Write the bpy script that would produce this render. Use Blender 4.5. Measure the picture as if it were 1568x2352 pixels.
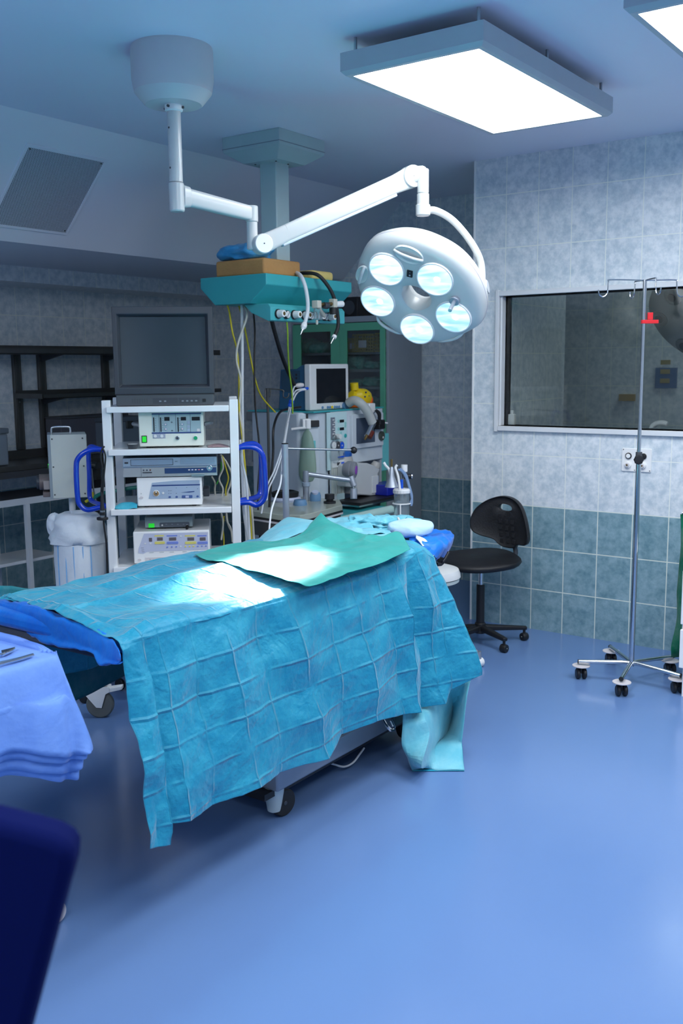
import bpy, math, random
from mathutils import Vector, Matrix, noise
random.seed(7)
for o in list(bpy.data.objects): bpy.data.objects.remove(o)
SC = bpy.context.scene
COL = SC.collection
PI = math.pi
# ------------------------------------------------------------------ camera
F_PX, PITCH, ROLL, YAW, CH = 2238.37, -0.1488, -0.0098, 0.6214, 1.5777
FW = Vector((-math.sin(YAW)*math.cos(PITCH), math.cos(YAW)*math.cos(PITCH), math.sin(PITCH)))
_rt = Vector((math.cos(YAW), math.sin(YAW), 0)); _up = _rt.cross(FW)
RT = math.cos(ROLL)*_rt + math.sin(ROLL)*_up
UP = -math.sin(ROLL)*_rt + math.cos(ROLL)*_up
CAM = Vector((0, 0, CH))
cd = bpy.data.cameras.new('camera'); cam = bpy.data.objects.new('camera', cd); COL.objects.link(cam)
cam.matrix_world = Matrix(((RT.x, UP.x, -FW.x, 0), (RT.y, UP.y, -FW.y, 0), (RT.z, UP.z, -FW.z, CH), (0, 0, 0, 1)))
cd.sensor_fit = 'VERTICAL'; cd.sensor_height = 36; cd.sensor_width = 24; cd.lens = 36*F_PX/2352
cd.clip_start = 0.05
cd.dof.use_dof = True; cd.dof.focus_distance = 3.7; cd.dof.aperture_fstop = 5.0
SC.camera = cam
# ------------------------------------------------------------------ world, exposure, light levels
SC.view_settings.view_transform = 'Standard'; SC.view_settings.look = 'None'
SC.view_settings.exposure = 0.0; SC.view_settings.gamma = 1.0; SC.view_settings.use_curve_mapping = False
w = bpy.data.worlds.new('world'); SC.world = w; w.use_nodes = True
w.node_tree.nodes['Background'].inputs[0].default_value = (0.02, 0.03, 0.05, 1)
w.node_tree.nodes['Background'].inputs[1].default_value = 0.3
CEIL_EMIT = 14.5          # ceiling fixtures
LAMP_SPOT = 900.0          # each bulb of the surgical lamp
# fixtures (x0, x1, y0, y1): two in view, four continue the rows unseen, the last two are added fill light
FIXTURES = [(-2.17, -1.59, 3.05, 4.24), (-1.12, -0.54, 3.05, 4.24), (-1.12, -0.54, 0.9, 2.09), (0.0, 0.58, 0.9, 2.09), (0.0, 0.58, 3.05, 4.24), (-1.12, -0.54, -1.3, -0.11), (-2.17, -1.59, -1.3, -0.11), (-3.3, -2.72, -1.0, 0.19)]
# ------------------------------------------------------------------ picture geometry -> places in the room
def ray(px, py): return FW + RT*((px-784)/F_PX) - UP*((py-1176)/F_PX)
def PX(px, py, v): d = ray(px, py); return CAM + d*((v-CAM.x)/d.x)
def PY(px, py, v): d = ray(px, py); return CAM + d*((v-CAM.y)/d.y)
def PZ(px, py, v): d = ray(px, py); return CAM + d*((v-CAM.z)/d.z)
def PD(px, py, v): return CAM + ray(px, py)*v
def PP(px, py, O, n): d = ray(px, py); return CAM + d*((O-CAM).dot(n)/d.dot(n))
# ------------------------------------------------------------------ materials
MATS = {}
def nodes(m): return m.node_tree.nodes, m.node_tree.links
def mat(name, c, r=0.5, metal=0.0, **k):
    if name in MATS: return MATS[name]
    m = bpy.data.materials.new(name); m.use_nodes = True; N, L = nodes(m); b = N['Principled BSDF']
    b.inputs['Base Color'].default_value = (*c, 1); b.inputs['Roughness'].default_value = r; b.inputs['Metallic'].default_value = metal
    if 'emit' in k:
        b.inputs['Emission Color'].default_value = (*k.get('ecol', c), 1); b.inputs['Emission Strength'].default_value = k['emit']
    if 'trans' in k: b.inputs['Transmission Weight'].default_value = k['trans']; b.inputs['IOR'].default_value = k.get('ior', 1.45)
    if 'alpha' in k: b.inputs['Alpha'].default_value = k['alpha']
    if 'spec' in k: b.inputs['Specular IOR Level'].default_value = k['spec']
    if 'coat' in k: b.inputs['Coat Weight'].default_value = k['coat']; b.inputs['Coat Roughness'].default_value = 0.1
    if 'sub' in k: pass
    # every surface gets a faint procedural variation
    tc = N.new('ShaderNodeTexCoord'); no = N.new('ShaderNodeTexNoise'); no.inputs['Scale'].default_value = k.get('ns', 9.0); no.inputs['Detail'].default_value = 4
    L.new(tc.outputs['Object'], no.inputs['Vector'])
    mx = N.new('ShaderNodeMix'); mx.data_type = 'RGBA'; mx.inputs['Factor'].default_value = 0
    v = k.get('nv', 0.06)
    mx.inputs['A'].default_value = (*[min(1, x*(1-v)) for x in c], 1); mx.inputs['B'].default_value = (*[min(1, x*(1+v)) for x in c], 1)
    L.new(no.outputs['Fac'], mx.inputs['Factor']); L.new(mx.outputs['Result'], b.inputs['Base Color'])
    if k.get('bump'):
        n2 = N.new('ShaderNodeTexNoise'); n2.inputs['Scale'].default_value = k.get('bs', 40.0); n2.inputs['Detail'].default_value = 5
        L.new(tc.outputs['Object'], n2.inputs['Vector'])
        bp = N.new('ShaderNodeBump'); bp.inputs['Strength'].default_value = k['bump']; bp.inputs['Distance'].default_value = k.get('bd', 0.01)
        L.new(n2.outputs['Fac'], bp.inputs['Height']); L.new(bp.outputs['Normal'], b.inputs['Normal'])
    MATS[name] = m; return m

def tile_mat(name, axis, off, dark_split=0.746):
    m = bpy.data.materials.new(name); m.use_nodes = True; N, L = nodes(m); b = N['Principled BSDF']
    g = N.new('ShaderNodeNewGeometry'); sp = N.new('ShaderNodeSeparateXYZ'); L.new(g.outputs['Position'], sp.inputs[0])
    def math_(op, a, bv=None):
        n = N.new('ShaderNodeMath'); n.operation = op
        if isinstance(a, (int, float)): n.inputs[0].default_value = a
        else: L.new(a, n.inputs[0])
        if bv is not None:
            if isinstance(bv, (int, float)): n.inputs[1].default_value = bv
            else: L.new(bv, n.inputs[1])
        return n.outputs[0]
    u = math_('ADD', sp.outputs[axis], 20.0-off); z = math_('SUBTRACT', sp.outputs['Z'], dark_split)
    zl = math_('ADD', z, 3.0); zd = math_('ADD', z, 2.5)
    def brick(zz, h, ms):
        cv = N.new('ShaderNodeCombineXYZ'); L.new(u, cv.inputs[0]); L.new(zz, cv.inputs[1])
        t = N.new('ShaderNodeTexBrick'); t.offset = 0; t.squash = 1; L.new(cv.outputs[0], t.inputs['Vector'])
        t.inputs['Scale'].default_value = 1; t.inputs['Brick Width'].default_value = 0.2; t.inputs['Row Height'].default_value = h
        t.inputs['Mortar Size'].default_value = ms; t.inputs['Mortar Smooth'].default_value = 0.1
        t.inputs['Color1'].default_value = (0.42, 0.42, 0.42, 1); t.inputs['Color2'].default_value = (0.58, 0.58, 0.58, 1)
        return t
    tl = brick(zl, 0.3, 0.0028); td = brick(zd, 0.25, 0.003)
    n1 = N.new('ShaderNodeTexNoise'); n1.inputs['Scale'].default_value = 22; n1.inputs['Detail'].default_value = 6; n1.inputs['Roughness'].default_value = 0.65
    L.new(g.outputs['Position'], n1.inputs['Vector'])
    def ramp(c0, c1, p0=0.35, p1=0.62):
        r = N.new('ShaderNodeValToRGB'); r.color_ramp.elements[0].position = p0; r.color_ramp.elements[1].position = p1
        r.color_ramp.elements[0].color = (*c0, 1); r.color_ramp.elements[1].color = (*c1, 1); L.new(n1.outputs['Fac'], r.inputs[0]); return r.outputs[0]
    cl = ramp((0.53, 0.62, 0.68), (0.80, 0.84, 0.87)); cdk = ramp((0.13, 0.26, 0.31), (0.31, 0.46, 0.52), 0.3, 0.7)
    def mix(f, a, bb, bt='MIX'):
        x = N.new('ShaderNodeMix'); x.data_type = 'RGBA'; x.blend_type = bt
        for s, v in (('Factor', f), ('A', a), ('B', bb)):
            if isinstance(v, (int, float)): x.inputs[s].default_value = v
            elif isinstance(v, tuple): x.inputs[s].default_value = (*v, 1)
            else: L.new(v, x.inputs[s])
        return x.outputs['Result']
    cl = mix(tl.outputs['Fac'], cl, (0.86, 0.89, 0.84)); cdk = mix(td.outputs['Fac'], cdk, (0.72, 0.78, 0.70))
    sel = math_('LESS_THAN', z, 0.0)
    L.new(mix(sel, cl, cdk), b.inputs['Base Color'])
    fac = mix(sel, tl.outputs['Fac'], td.outputs['Fac'])
    bp = N.new('ShaderNodeBump'); bp.invert = True; bp.inputs['Strength'].default_value = 0.35; bp.inputs['Distance'].default_value = 0.003
    L.new(fac, bp.inputs['Height']); L.new(bp.outputs[0], b.inputs['Normal'])
    b.inputs['Roughness'].default_value = 0.32
    return m

def cloth_mat(name, c, fold=None, var=0.25, rough=0.75, sheen=0.2, spec=0.3, ns=6.0, light=None):
    m = bpy.data.materials.new(name); m.use_nodes = True; N, L = nodes(m); b = N['Principled BSDF']
    tc = N.new('ShaderNodeTexCoord')
    n1 = N.new('ShaderNodeTexNoise'); n1.inputs['Scale'].default_value = ns; n1.inputs['Detail'].default_value = 8; n1.inputs['Roughness'].default_value = 0.7
    L.new(tc.outputs['Object'], n1.inputs['Vector'])
    r = N.new('ShaderNodeValToRGB'); r.color_ramp.elements[0].position = 0.42; r.color_ramp.elements[1].position = 0.72
    r.color_ramp.elements[0].color = (*c, 1); r.color_ramp.elements[1].color = (*(light or [x+(1-x)*var*0.35 for x in c]), 1)
    L.new(n1.outputs['Fac'], r.inputs[0]); L.new(r.outputs[0], b.inputs['Base Color'])
    n2 = N.new('ShaderNodeTexNoise'); n2.inputs['Scale'].default_value = 55; n2.inputs['Detail'].default_value = 4; L.new(tc.outputs['Object'], n2.inputs['Vector'])
    n3 = N.new('ShaderNodeTexNoise'); n3.inputs['Scale'].default_value = 5; n3.inputs['Detail'].default_value = 3; n3.inputs['Distortion'].default_value = 1.2; L.new(tc.outputs['Object'], n3.inputs['Vector'])
    ad = N.new('ShaderNodeMath'); ad.operation = 'MULTIPLY_ADD'; ad.inputs[1].default_value = 6.0; L.new(n3.outputs['Fac'], ad.inputs[0]); L.new(n2.outputs['Fac'], ad.inputs[2])
    bp = N.new('ShaderNodeBump'); bp.inputs['Strength'].default_value = 0.35; bp.inputs['Distance'].default_value = 0.004
    L.new(ad.outputs[0], bp.inputs['Height']); L.new(bp.outputs[0], b.inputs['Normal'])
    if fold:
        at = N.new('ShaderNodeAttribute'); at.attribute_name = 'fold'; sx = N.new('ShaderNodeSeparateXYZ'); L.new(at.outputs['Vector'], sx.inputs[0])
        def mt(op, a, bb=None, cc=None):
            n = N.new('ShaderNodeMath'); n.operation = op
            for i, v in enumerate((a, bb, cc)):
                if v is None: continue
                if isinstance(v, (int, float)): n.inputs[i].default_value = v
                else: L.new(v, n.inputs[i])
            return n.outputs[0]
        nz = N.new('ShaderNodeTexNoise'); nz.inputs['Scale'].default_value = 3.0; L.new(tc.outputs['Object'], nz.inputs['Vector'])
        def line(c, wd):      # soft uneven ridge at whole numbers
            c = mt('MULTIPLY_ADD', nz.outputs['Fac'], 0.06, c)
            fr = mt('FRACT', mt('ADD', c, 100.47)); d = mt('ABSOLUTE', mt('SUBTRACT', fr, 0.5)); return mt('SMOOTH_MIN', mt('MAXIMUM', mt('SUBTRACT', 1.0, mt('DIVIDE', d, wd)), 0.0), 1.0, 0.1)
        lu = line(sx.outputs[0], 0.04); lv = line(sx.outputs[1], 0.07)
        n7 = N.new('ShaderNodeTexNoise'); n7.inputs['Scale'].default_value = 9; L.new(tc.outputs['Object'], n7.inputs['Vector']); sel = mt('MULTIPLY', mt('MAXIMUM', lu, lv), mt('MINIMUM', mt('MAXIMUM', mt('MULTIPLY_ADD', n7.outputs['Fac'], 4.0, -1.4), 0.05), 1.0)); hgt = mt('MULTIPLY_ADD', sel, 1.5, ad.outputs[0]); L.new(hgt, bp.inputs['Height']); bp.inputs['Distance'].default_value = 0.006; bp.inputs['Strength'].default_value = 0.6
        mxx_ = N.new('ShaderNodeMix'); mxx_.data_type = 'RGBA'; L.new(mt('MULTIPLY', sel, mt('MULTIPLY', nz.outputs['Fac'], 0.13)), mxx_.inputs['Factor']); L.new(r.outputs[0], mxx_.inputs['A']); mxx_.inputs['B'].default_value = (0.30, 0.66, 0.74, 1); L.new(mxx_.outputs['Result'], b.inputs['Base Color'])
    b.inputs['Roughness'].default_value = rough; b.inputs['Sheen Weight'].default_value = sheen; b.inputs['Sheen Roughness'].default_value = 0.35
    b.inputs['Specular IOR Level'].default_value = spec
    MATS[name] = m; return m

def floor_mat():
    m = bpy.data.materials.new('blue resin floor'); m.use_nodes = True; N, L = nodes(m); b = N['Principled BSDF']
    g = N.new('ShaderNodeNewGeometry'); n1 = N.new('ShaderNodeTexNoise'); n1.inputs['Scale'].default_value = 1.1; n1.inputs['Detail'].default_value = 3
    L.new(g.outputs['Position'], n1.inputs['Vector'])
    r = N.new('ShaderNodeValToRGB'); r.color_ramp.elements[0].color = (0.125, 0.225, 0.455, 1); r.color_ramp.elements[1].color = (0.15, 0.26, 0.505, 1)
    L.new(n1.outputs['Fac'], r.inputs[0]); L.new(r.outputs[0], b.inputs['Base Color'])
    n2 = N.new('ShaderNodeTexNoise'); n2.inputs['Scale'].default_value = 14; n2.inputs['Detail'].default_value = 3; L.new(g.outputs['Position'], n2.inputs['Vector'])
    mr = N.new('ShaderNodeMapRange'); mr.inputs['To Min'].default_value = 0.14; mr.inputs['To Max'].default_value = 0.24; L.new(n2.outputs['Fac'], mr.inputs[0]); L.new(mr.outputs[0], b.inputs['Roughness'])
    n3 = N.new('ShaderNodeTexNoise'); n3.inputs['Scale'].default_value = 3; L.new(g.outputs['Position'], n3.inputs['Vector'])
    bp = N.new('ShaderNodeBump'); bp.inputs['Strength'].default_value = 0.12; bp.inputs['Distance'].default_value = 0.01; L.new(n3.outputs['Fac'], bp.inputs['Height']); L.new(bp.outputs[0], b.inputs['Normal'])
    b.inputs['Specular IOR Level'].default_value = 0.45
    return m

def dots_mat(name, c, hole, pitch, axu, axv):
    """perforated sheet metal: round holes on a grid, in room coordinates"""
    m = bpy.data.materials.new(name); m.use_nodes = True; N, L = nodes(m); b = N['Principled BSDF']
    g = N.new('ShaderNodeNewGeometry'); sp = N.new('ShaderNodeSeparateXYZ'); L.new(g.outputs['Position'], sp.inputs[0])
    def M_(op, a, *bs):
        n = N.new('ShaderNodeMath'); n.operation = op
        for i, v in enumerate((a,)+bs):
            if isinstance(v, (int, float)): n.inputs[i].default_value = v
            else: L.new(v, n.inputs[i])
        return n.outputs[0]
    u = M_('MULTIPLY', sp.outputs[axu], 2*PI/pitch); v = M_('MULTIPLY', sp.outputs[axv], 2*PI/pitch)
    a = M_('SINE', M_('MULTIPLY', M_('ADD', u, v), 0.5)); c2 = M_('SINE', M_('MULTIPLY', M_('SUBTRACT', u, v), 0.5))
    p = M_('ABSOLUTE', M_('MULTIPLY', a, c2)); s = M_('GREATER_THAN', p, 0.5)
    x = N.new('ShaderNodeMix'); x.data_type = 'RGBA'; x.inputs['A'].default_value = (*c, 1); x.inputs['B'].default_value = (*hole, 1)
    L.new(s, x.inputs['Factor']); L.new(x.outputs['Result'], b.inputs['Base Color']); b.inputs['Roughness'].default_value = 0.5
    return m

white = mat('white enamel', (0.86, 0.88, 0.89), 0.3, coat=0.3)
white2 = mat('white plastic', (0.88, 0.88, 0.87), 0.35)
cream = mat('cream enamel', (0.76, 0.79, 0.71), 0.4)
lampw = mat('white lamp housing', (0.58, 0.60, 0.595), 0.34, coat=0.2)
greyp = mat('grey plastic', (0.048, 0.055, 0.068), 0.45)
lgrey = mat('light grey enamel', (0.42, 0.46, 0.50), 0.4)
mgrey = mat('mid grey enamel', (0.22, 0.25, 0.29), 0.45)
machg = mat('machine grey blue', (0.60, 0.66, 0.72), 0.35)
dgrey = mat('dark grey metal', (0.06, 0.065, 0.075), 0.45)
black = mat('black plastic', (0.010, 0.010, 0.012), 0.45)
blackpu = mat('black moulded foam', (0.008, 0.008, 0.010), 0.55, bump=0.15, bs=120)
rubber = mat('black rubber', (0.015, 0.015, 0.017), 0.6)
grubber = mat('grey rubber', (0.14, 0.15, 0.14), 0.7)
chrome = mat('polished steel', (0.62, 0.64, 0.66), 0.16, 1.0, nv=0.02)
steel = mat('brushed steel', (0.42, 0.44, 0.45), 0.35, 1.0, nv=0.08)
alum = mat('grey anodised metal', (0.42, 0.46, 0.52), 0.35, 0.6)
dsteel = mat('dull steel', (0.13, 0.13, 0.125), 0.42, 0.75, nv=0.2)
bluep = mat('glossy blue tube', (0.004, 0.045, 0.52), 0.18, coat=0.6)
blueb = mat('bright blue plastic', (0.01, 0.10, 0.68), 0.35)
sblue = mat('slate blue plastic', (0.13, 0.27, 0.46), 0.4)
dblue = mat('petrol blue plastic', (0.02, 0.10, 0.20), 0.45)
navy = mat('navy vinyl', (0.0004, 0.004, 0.06), 0.9, spec=0.1)
teal = mat('turquoise enamel', (0.04, 0.40, 0.43), 0.38)
tealL = mat('pale turquoise panel', (0.55, 0.74, 0.76), 0.4)
tealr = mat('turquoise plastic rail', (0.16, 0.58, 0.60), 0.4)
greenf = mat('green painted door frame', (0.13, 0.48, 0.30), 0.45)
capg = mat('grey green enamel', (0.42, 0.53, 0.54), 0.4)
capc = mat('pale grey canopy', (0.66, 0.62, 0.63), 0.45)
brass = mat('brass', (0.30, 0.20, 0.08), 0.35, 1.0)
yellow = mat('yellow cable', (0.62, 0.52, 0.02), 0.45)
ygreen = mat('yellow green wire', (0.30, 0.50, 0.03), 0.45)
greenw = mat('green wire', (0.06, 0.40, 0.05), 0.45)
ivory = mat('ivory cable', (0.60, 0.58, 0.50), 0.5)
wcable = mat('white cable', (0.70, 0.73, 0.76), 0.45)
bcable = mat('black cable', (0.008, 0.008, 0.010), 0.4)
gtube = mat('green rubber tube', (0.02, 0.28, 0.22), 0.45)
red = mat('red plastic', (0.65, 0.012, 0.02), 0.35)
orange = mat('orange rubber', (0.85, 0.15, 0.01), 0.45)
ylw = mat('yellow rubber', (0.85, 0.62, 0.01), 0.4)
basketY = mat('yellow basket plastic', (0.55, 0.47, 0.09), 0.5)
foamB = mat('tan foam cushion', (0.50, 0.26, 0.09), 0.75, nv=0.2, bump=0.2, bs=60)
foamY = mat('yellow sponge foam', (0.80, 0.62, 0.22), 0.9, nv=0.15, bump=0.5, bs=90)
screen = mat('dark monitor glass', (0.012, 0.014, 0.018), 0.08, spec=0.35)
crt = mat('grey tube glass', (0.035, 0.050, 0.060), 0.06, coat=0.5)
lcd = mat('black display', (0.01, 0.01, 0.014), 0.2)
ledg = mat('green lit switch', (0.02, 0.45, 0.03), 0.4, emit=0.5, ecol=(0.02, 0.8, 0.04))
panelb = mat('pale blue panel', (0.36, 0.45, 0.58), 0.4)
panelc = mat('lilac panel', (0.50, 0.55, 0.72), 0.4)
navyt = mat('dark blue print', (0.02, 0.05, 0.20), 0.4)
ink = mat('dark print', (0.03, 0.035, 0.05), 0.6)
paper = mat('white paper', (0.72, 0.74, 0.74), 0.7)
maroon = mat('maroon plastic', (0.12, 0.02, 0.01), 0.3)
purple = mat('purple glass', (0.35, 0.06, 0.55), 0.2)
clearm = mat('clear plastic', (0.85, 0.92, 0.95), 0.08, trans=0.9, ior=1.2, nv=0.02)
acryl = mat('cloudy acrylic', (0.55, 0.60, 0.52), 0.15, trans=0.35, ior=1.3)
bagm = mat('pale green rubber bag', (0.40, 0.55, 0.45), 0.35, trans=0.35, ior=1.2)
glass = mat('thin clear glass', (0.9, 0.95, 0.95), 0.02, trans=1.0, ior=1.45, nv=0.0)
ceilm = mat('white ceiling paint', (0.84, 0.86, 0.98), 0.42, ns=2.0, nv=0.02, spec=0.4)
soffm = mat('white soffit paint', (0.82, 0.84, 0.90), 0.5, ns=2.0, nv=0.02)
doorw = mat('white window frame', (0.74, 0.76, 0.78), 0.35)
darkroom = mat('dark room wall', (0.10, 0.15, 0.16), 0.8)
MATS['floor'] = floor_mat()
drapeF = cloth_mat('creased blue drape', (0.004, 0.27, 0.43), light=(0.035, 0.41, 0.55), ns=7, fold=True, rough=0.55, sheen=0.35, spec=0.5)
drapeB = cloth_mat('blue nonwoven drape', (0.012, 0.34, 0.50), light=(0.10, 0.50, 0.62), ns=7)
drapeP = cloth_mat('pale blue drape', (0.14, 0.50, 0.62), light=(0.28, 0.62, 0.70), ns=5)
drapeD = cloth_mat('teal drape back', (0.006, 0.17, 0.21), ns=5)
drapeG = cloth_mat('green surgical sheet', (0.02, 0.31, 0.28), light=(0.045, 0.38, 0.34), ns=6)
sheetB = cloth_mat('bright blue cover', (0.004, 0.14, 0.62), rough=0.4, light=(0.01, 0.22, 0.72), ns=4)
sheetL = cloth_mat('lavender blue cloth', (0.15, 0.30, 0.74), ns=8, light=(0.19, 0.35, 0.78))
capblue = cloth_mat('crinkled sky blue cover', (0.03, 0.26, 0.55), rough=0.5, light=(0.10, 0.38, 0.66), ns=12)
pillowm = cloth_mat('pale pillow cloth', (0.45, 0.66, 0.85), ns=6)
sackm = cloth_mat('white woven sack', (0.74, 0.80, 0.86), ns=10, light=(0.80, 0.85, 0.89))
greencl = cloth_mat('dark green cloth', (0.0, 0.13, 0.07), ns=8)
packm = cloth_mat('green wrapped pack', (0.05, 0.26, 0.20), ns=18, light=(0.20, 0.42, 0.38))
towelm = cloth_mat('white perforated strap', (0.6, 0.66, 0.66), ns=30)
TILE_X = tile_mat('wall tiles along x', 'X', -2.603)
TILE_YC = tile_mat('wall tiles return', 'Y', 5.3)
TILE_B = tile_mat('wall tiles back', 'X', -3.5956)
TILE_L = tile_mat('wall tiles left', 'Y', 4.2916)
# ------------------------------------------------------------------ mesh building
WM = {}   # world matrices of built objects
def wm(o): return WM.get(o.name, Matrix())
class MB:
    def __init__(s, M=None): s.v = []; s.f = []; s.mi = []; s.m = 0; s.M = M; s.at = None
    def add(s, vs, fs, M=None):
        k = len(s.v)
        for p in vs:
            p = Vector(p)
            if M is not None: p = M @ p
            if s.M is not None: p = s.M @ p
            s.v.append(p)
        for f in fs: s.f.append([i+k for i in f]); s.mi.append(s.m)
        return s
    def box(s, x0, x1, y0, y1, z0, z1, M=None):
        vs = [(x, y, z) for x in (x0, x1) for y in (y0, y1) for z in (z0, z1)]
        return s.add(vs, [(0, 1, 3, 2), (4, 6, 7, 5), (0, 4, 5, 1), (2, 3, 7, 6), (0, 2, 6, 4), (1, 5, 7, 3)], M)
    def frustum(s, a, z0, b, z1, M=None):   # a, b = (x0,x1,y0,y1)
        vs = [(a[0], a[2], z0), (a[1], a[2], z0), (a[1], a[3], z0), (a[0], a[3], z0), (b[0], b[2], z1), (b[1], b[2], z1), (b[1], b[3], z1), (b[0], b[3], z1)]
        return s.add(vs, [(3, 2, 1, 0), (4, 5, 6, 7), (0, 1, 5, 4), (1, 2, 6, 5), (2, 3, 7, 6), (3, 0, 4, 7)], M)
    def cyl(s, p0, p1, r0, r1=None, n=24, cap=True, M=None):
        p0 = Vector(p0); p1 = Vector(p1); r1 = r0 if r1 is None else r1
        d = (p1-p0).normalized(); a = d.orthogonal().normalized(); b = d.cross(a)
        vs = []; fs = []
        for p, r in ((p0, r0), (p1, r1)):
            for i in range(n):
                t = 2*PI*i/n; vs.append(p + a*(r*math.cos(t)) + b*(r*math.sin(t)))
        for i in range(n): j = (i+1) % n; fs.append((i, j, n+j, n+i))
        if cap: fs.append(tuple(range(n))[::-1]); fs.append(tuple(range(n, 2*n)))
        return s.add(vs, fs, M)
    def tube(s, pts, r, n=10, sub=6, closed=False, cap=True, M=None):
        P = [Vector(p) for p in pts]
        if sub > 1 and len(P) > 2: P = spline(P, sub, closed)
        if closed and (P[0]-P[-1]).length < 1e-6: P.pop()
        R = r if callable(r) else (lambda t: r)
        vs = []; fs = []; m = len(P); a = None
        for i, p in enumerate(P):
            if closed: d = P[(i+1) % m]-P[i-1]
            else: d = P[min(i+1, m-1)]-P[max(i-1, 0)]
            d = d.normalized() if d.length > 1e-9 else Vector((0, 0, 1))
            a = d.orthogonal().normalized() if a is None else (a-d*a.dot(d)).normalized()
            b = d.cross(a); rr = R(i/(m-1))
            for k in range(n): t = 2*PI*k/n; vs.append(p+a*(rr*math.cos(t))+b*(rr*math.sin(t)))
        for i in range(m if closed else m-1):
            for k in range(n):
                l = (k+1) % n; j = (i+1) % m; fs.append((i*n+k, i*n+l, j*n+l, j*n+k))
        if cap and not closed: fs.append(tuple(range(n))[::-1]); fs.append(tuple(range((m-1)*n, m*n)))
        return s.add(vs, fs, M)
    def lathe(s, prof, c=(0, 0, 0), ax=(0, 0, 1), n=32, M=None, sq=1.0, wob=None):
        c = Vector(c); d = Vector(ax).normalized(); a = Vector((1, 0, 0)) if abs(d.z) > 0.99 else d.orthogonal().normalized(); b = d.cross(a)
        vs = []; fs = []; m = len(prof)
        for i, (r, z) in enumerate(prof):
            for k in range(n):
                t = 2*PI*k/n; rr = r*(wob(t, i) if wob else 1); vs.append(c+d*z+a*(rr*math.cos(t))+b*(rr*sq*math.sin(t)))
        for i in range(m-1):
            for k in range(n): l = (k+1) % n; fs.append((i*n+k, i*n+l, (i+1)*n+l, (i+1)*n+k))
        if prof[0][0] > 1e-6: fs.append(tuple(range(n))[::-1])
        if prof[-1][0] > 1e-6: fs.append(tuple(range((m-1)*n, m*n)))
        return s.add(vs, fs, M)
    def prism(s, pts, O, ex, ey, ez):       # polygon (u,v) in plane O,ex,ey pushed along vector ez
        O = Vector(O); ex = Vector(ex); ey = Vector(ey); ez = Vector(ez); n = len(pts)
        a = [O+ex*u+ey*v for u, v in pts]; vs = a+[p+ez for p in a]
        fs = [tuple(range(n)), tuple(range(n, 2*n))[::-1]]+[(i, n+i, n+(i+1) % n, (i+1) % n) for i in range(n)]
        return s.add(vs, fs)
    def sphere(s, c, r, n=20, m=12, M=None):
        r = (r, r, r) if isinstance(r, (int, float)) else r
        vs = []; fs = []
        for i in range(m+1):
            t = PI*i/m
            for k in range(n): u = 2*PI*k/n; vs.append((c[0]+r[0]*math.sin(t)*math.cos(u), c[1]+r[1]*math.sin(t)*math.sin(u), c[2]+r[2]*math.cos(t)))
        for i in range(m):
            for k in range(n): l = (k+1) % n; fs.append((i*n+k, (i+1)*n+k, (i+1)*n+l, i*n+l))
        return s.add(vs, fs, M)
    def grid(s, rows, M=None):
        R = len(rows); Cn = len(rows[0]); vs = [p for r in rows for p in r]
        fs = [(i*Cn+j, i*Cn+j+1, (i+1)*Cn+j+1, (i+1)*Cn+j) for i in range(R-1) for j in range(Cn-1)]
        return s.add(vs, fs, M)
    def build(s, name, mats, parent=None, bevel=0, smooth=True, solid=0, sub=0, local=False, seg=2, ang=35):
        me = bpy.data.meshes.new(name); mats = mats if isinstance(mats, (list, tuple)) else [mats]
        if parent is not None:
            W = wm(parent); vs = s.v if local else [W.inverted() @ p for p in s.v]; off = None
        else:
            xs = [p.x for p in s.v]; ys = [p.y for p in s.v]; zs = [p.z for p in s.v]
            off = Vector(((min(xs)+max(xs))/2, (min(ys)+max(ys))/2, min(zs))); vs = [p-off for p in s.v]; W = Matrix.Translation(off)
        me.from_pydata([tuple(p) for p in vs], [], s.f)
        for m in mats: me.materials.append(m)
        if s.at:
            la = me.attributes.new('fold', 'FLOAT_VECTOR', 'POINT')
            for i, a_ in enumerate(s.at): la.data[i].vector = a_
        if len(mats) > 1:
            for p, i in zip(me.polygons, s.mi): p.material_index = i
        me.validate(); 
        bm_fix(me)
        if smooth:
            for p in me.polygons: p.use_smooth = True
            try: me.set_sharp_from_angle(angle=math.radians(ang))
            except Exception: pass
        o = bpy.data.objects.new(name, me); COL.objects.link(o)
        if parent is not None: o.parent = parent; WM[o.name] = W.copy()
        else: o.location = off; WM[o.name] = W
        if solid: md = o.modifiers.new('thickness', 'SOLIDIFY'); md.thickness = solid; md.offset = 0
        if sub: md = o.modifiers.new('subdivision', 'SUBSURF'); md.levels = sub; md.render_levels = sub
        if bevel:
            md = o.modifiers.new('bevel', 'BEVEL'); md.width = bevel; md.segments = seg; md.limit_method = 'ANGLE'; md.angle_limit = math.radians(40)
        return o
import bmesh
def bm_fix(me):
    b = bmesh.new(); b.from_mesh(me); bmesh.ops.remove_doubles(b, verts=b.verts, dist=1e-6); bmesh.ops.recalc_face_normals(b, faces=b.faces); b.to_mesh(me); b.free()
def spline(P, sub, closed=False):
    out = []; n = len(P)
    for i in range(n if closed else n-1):
        if closed: a, b, c, d = P[i-1], P[i], P[(i+1) % n], P[(i+2) % n]
        else: a, b, c, d = P[max(i-1, 0)], P[i], P[i+1], P[min(i+2, n-1)]
        for k in range(sub):
            t = k/sub; out.append(0.5*((2*b)+(c-a)*t+(2*a-5*b+4*c-d)*t*t+(3*b-a-3*c+d)*t**3))
    if not closed: out.append(P[-1])
    return out
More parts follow.
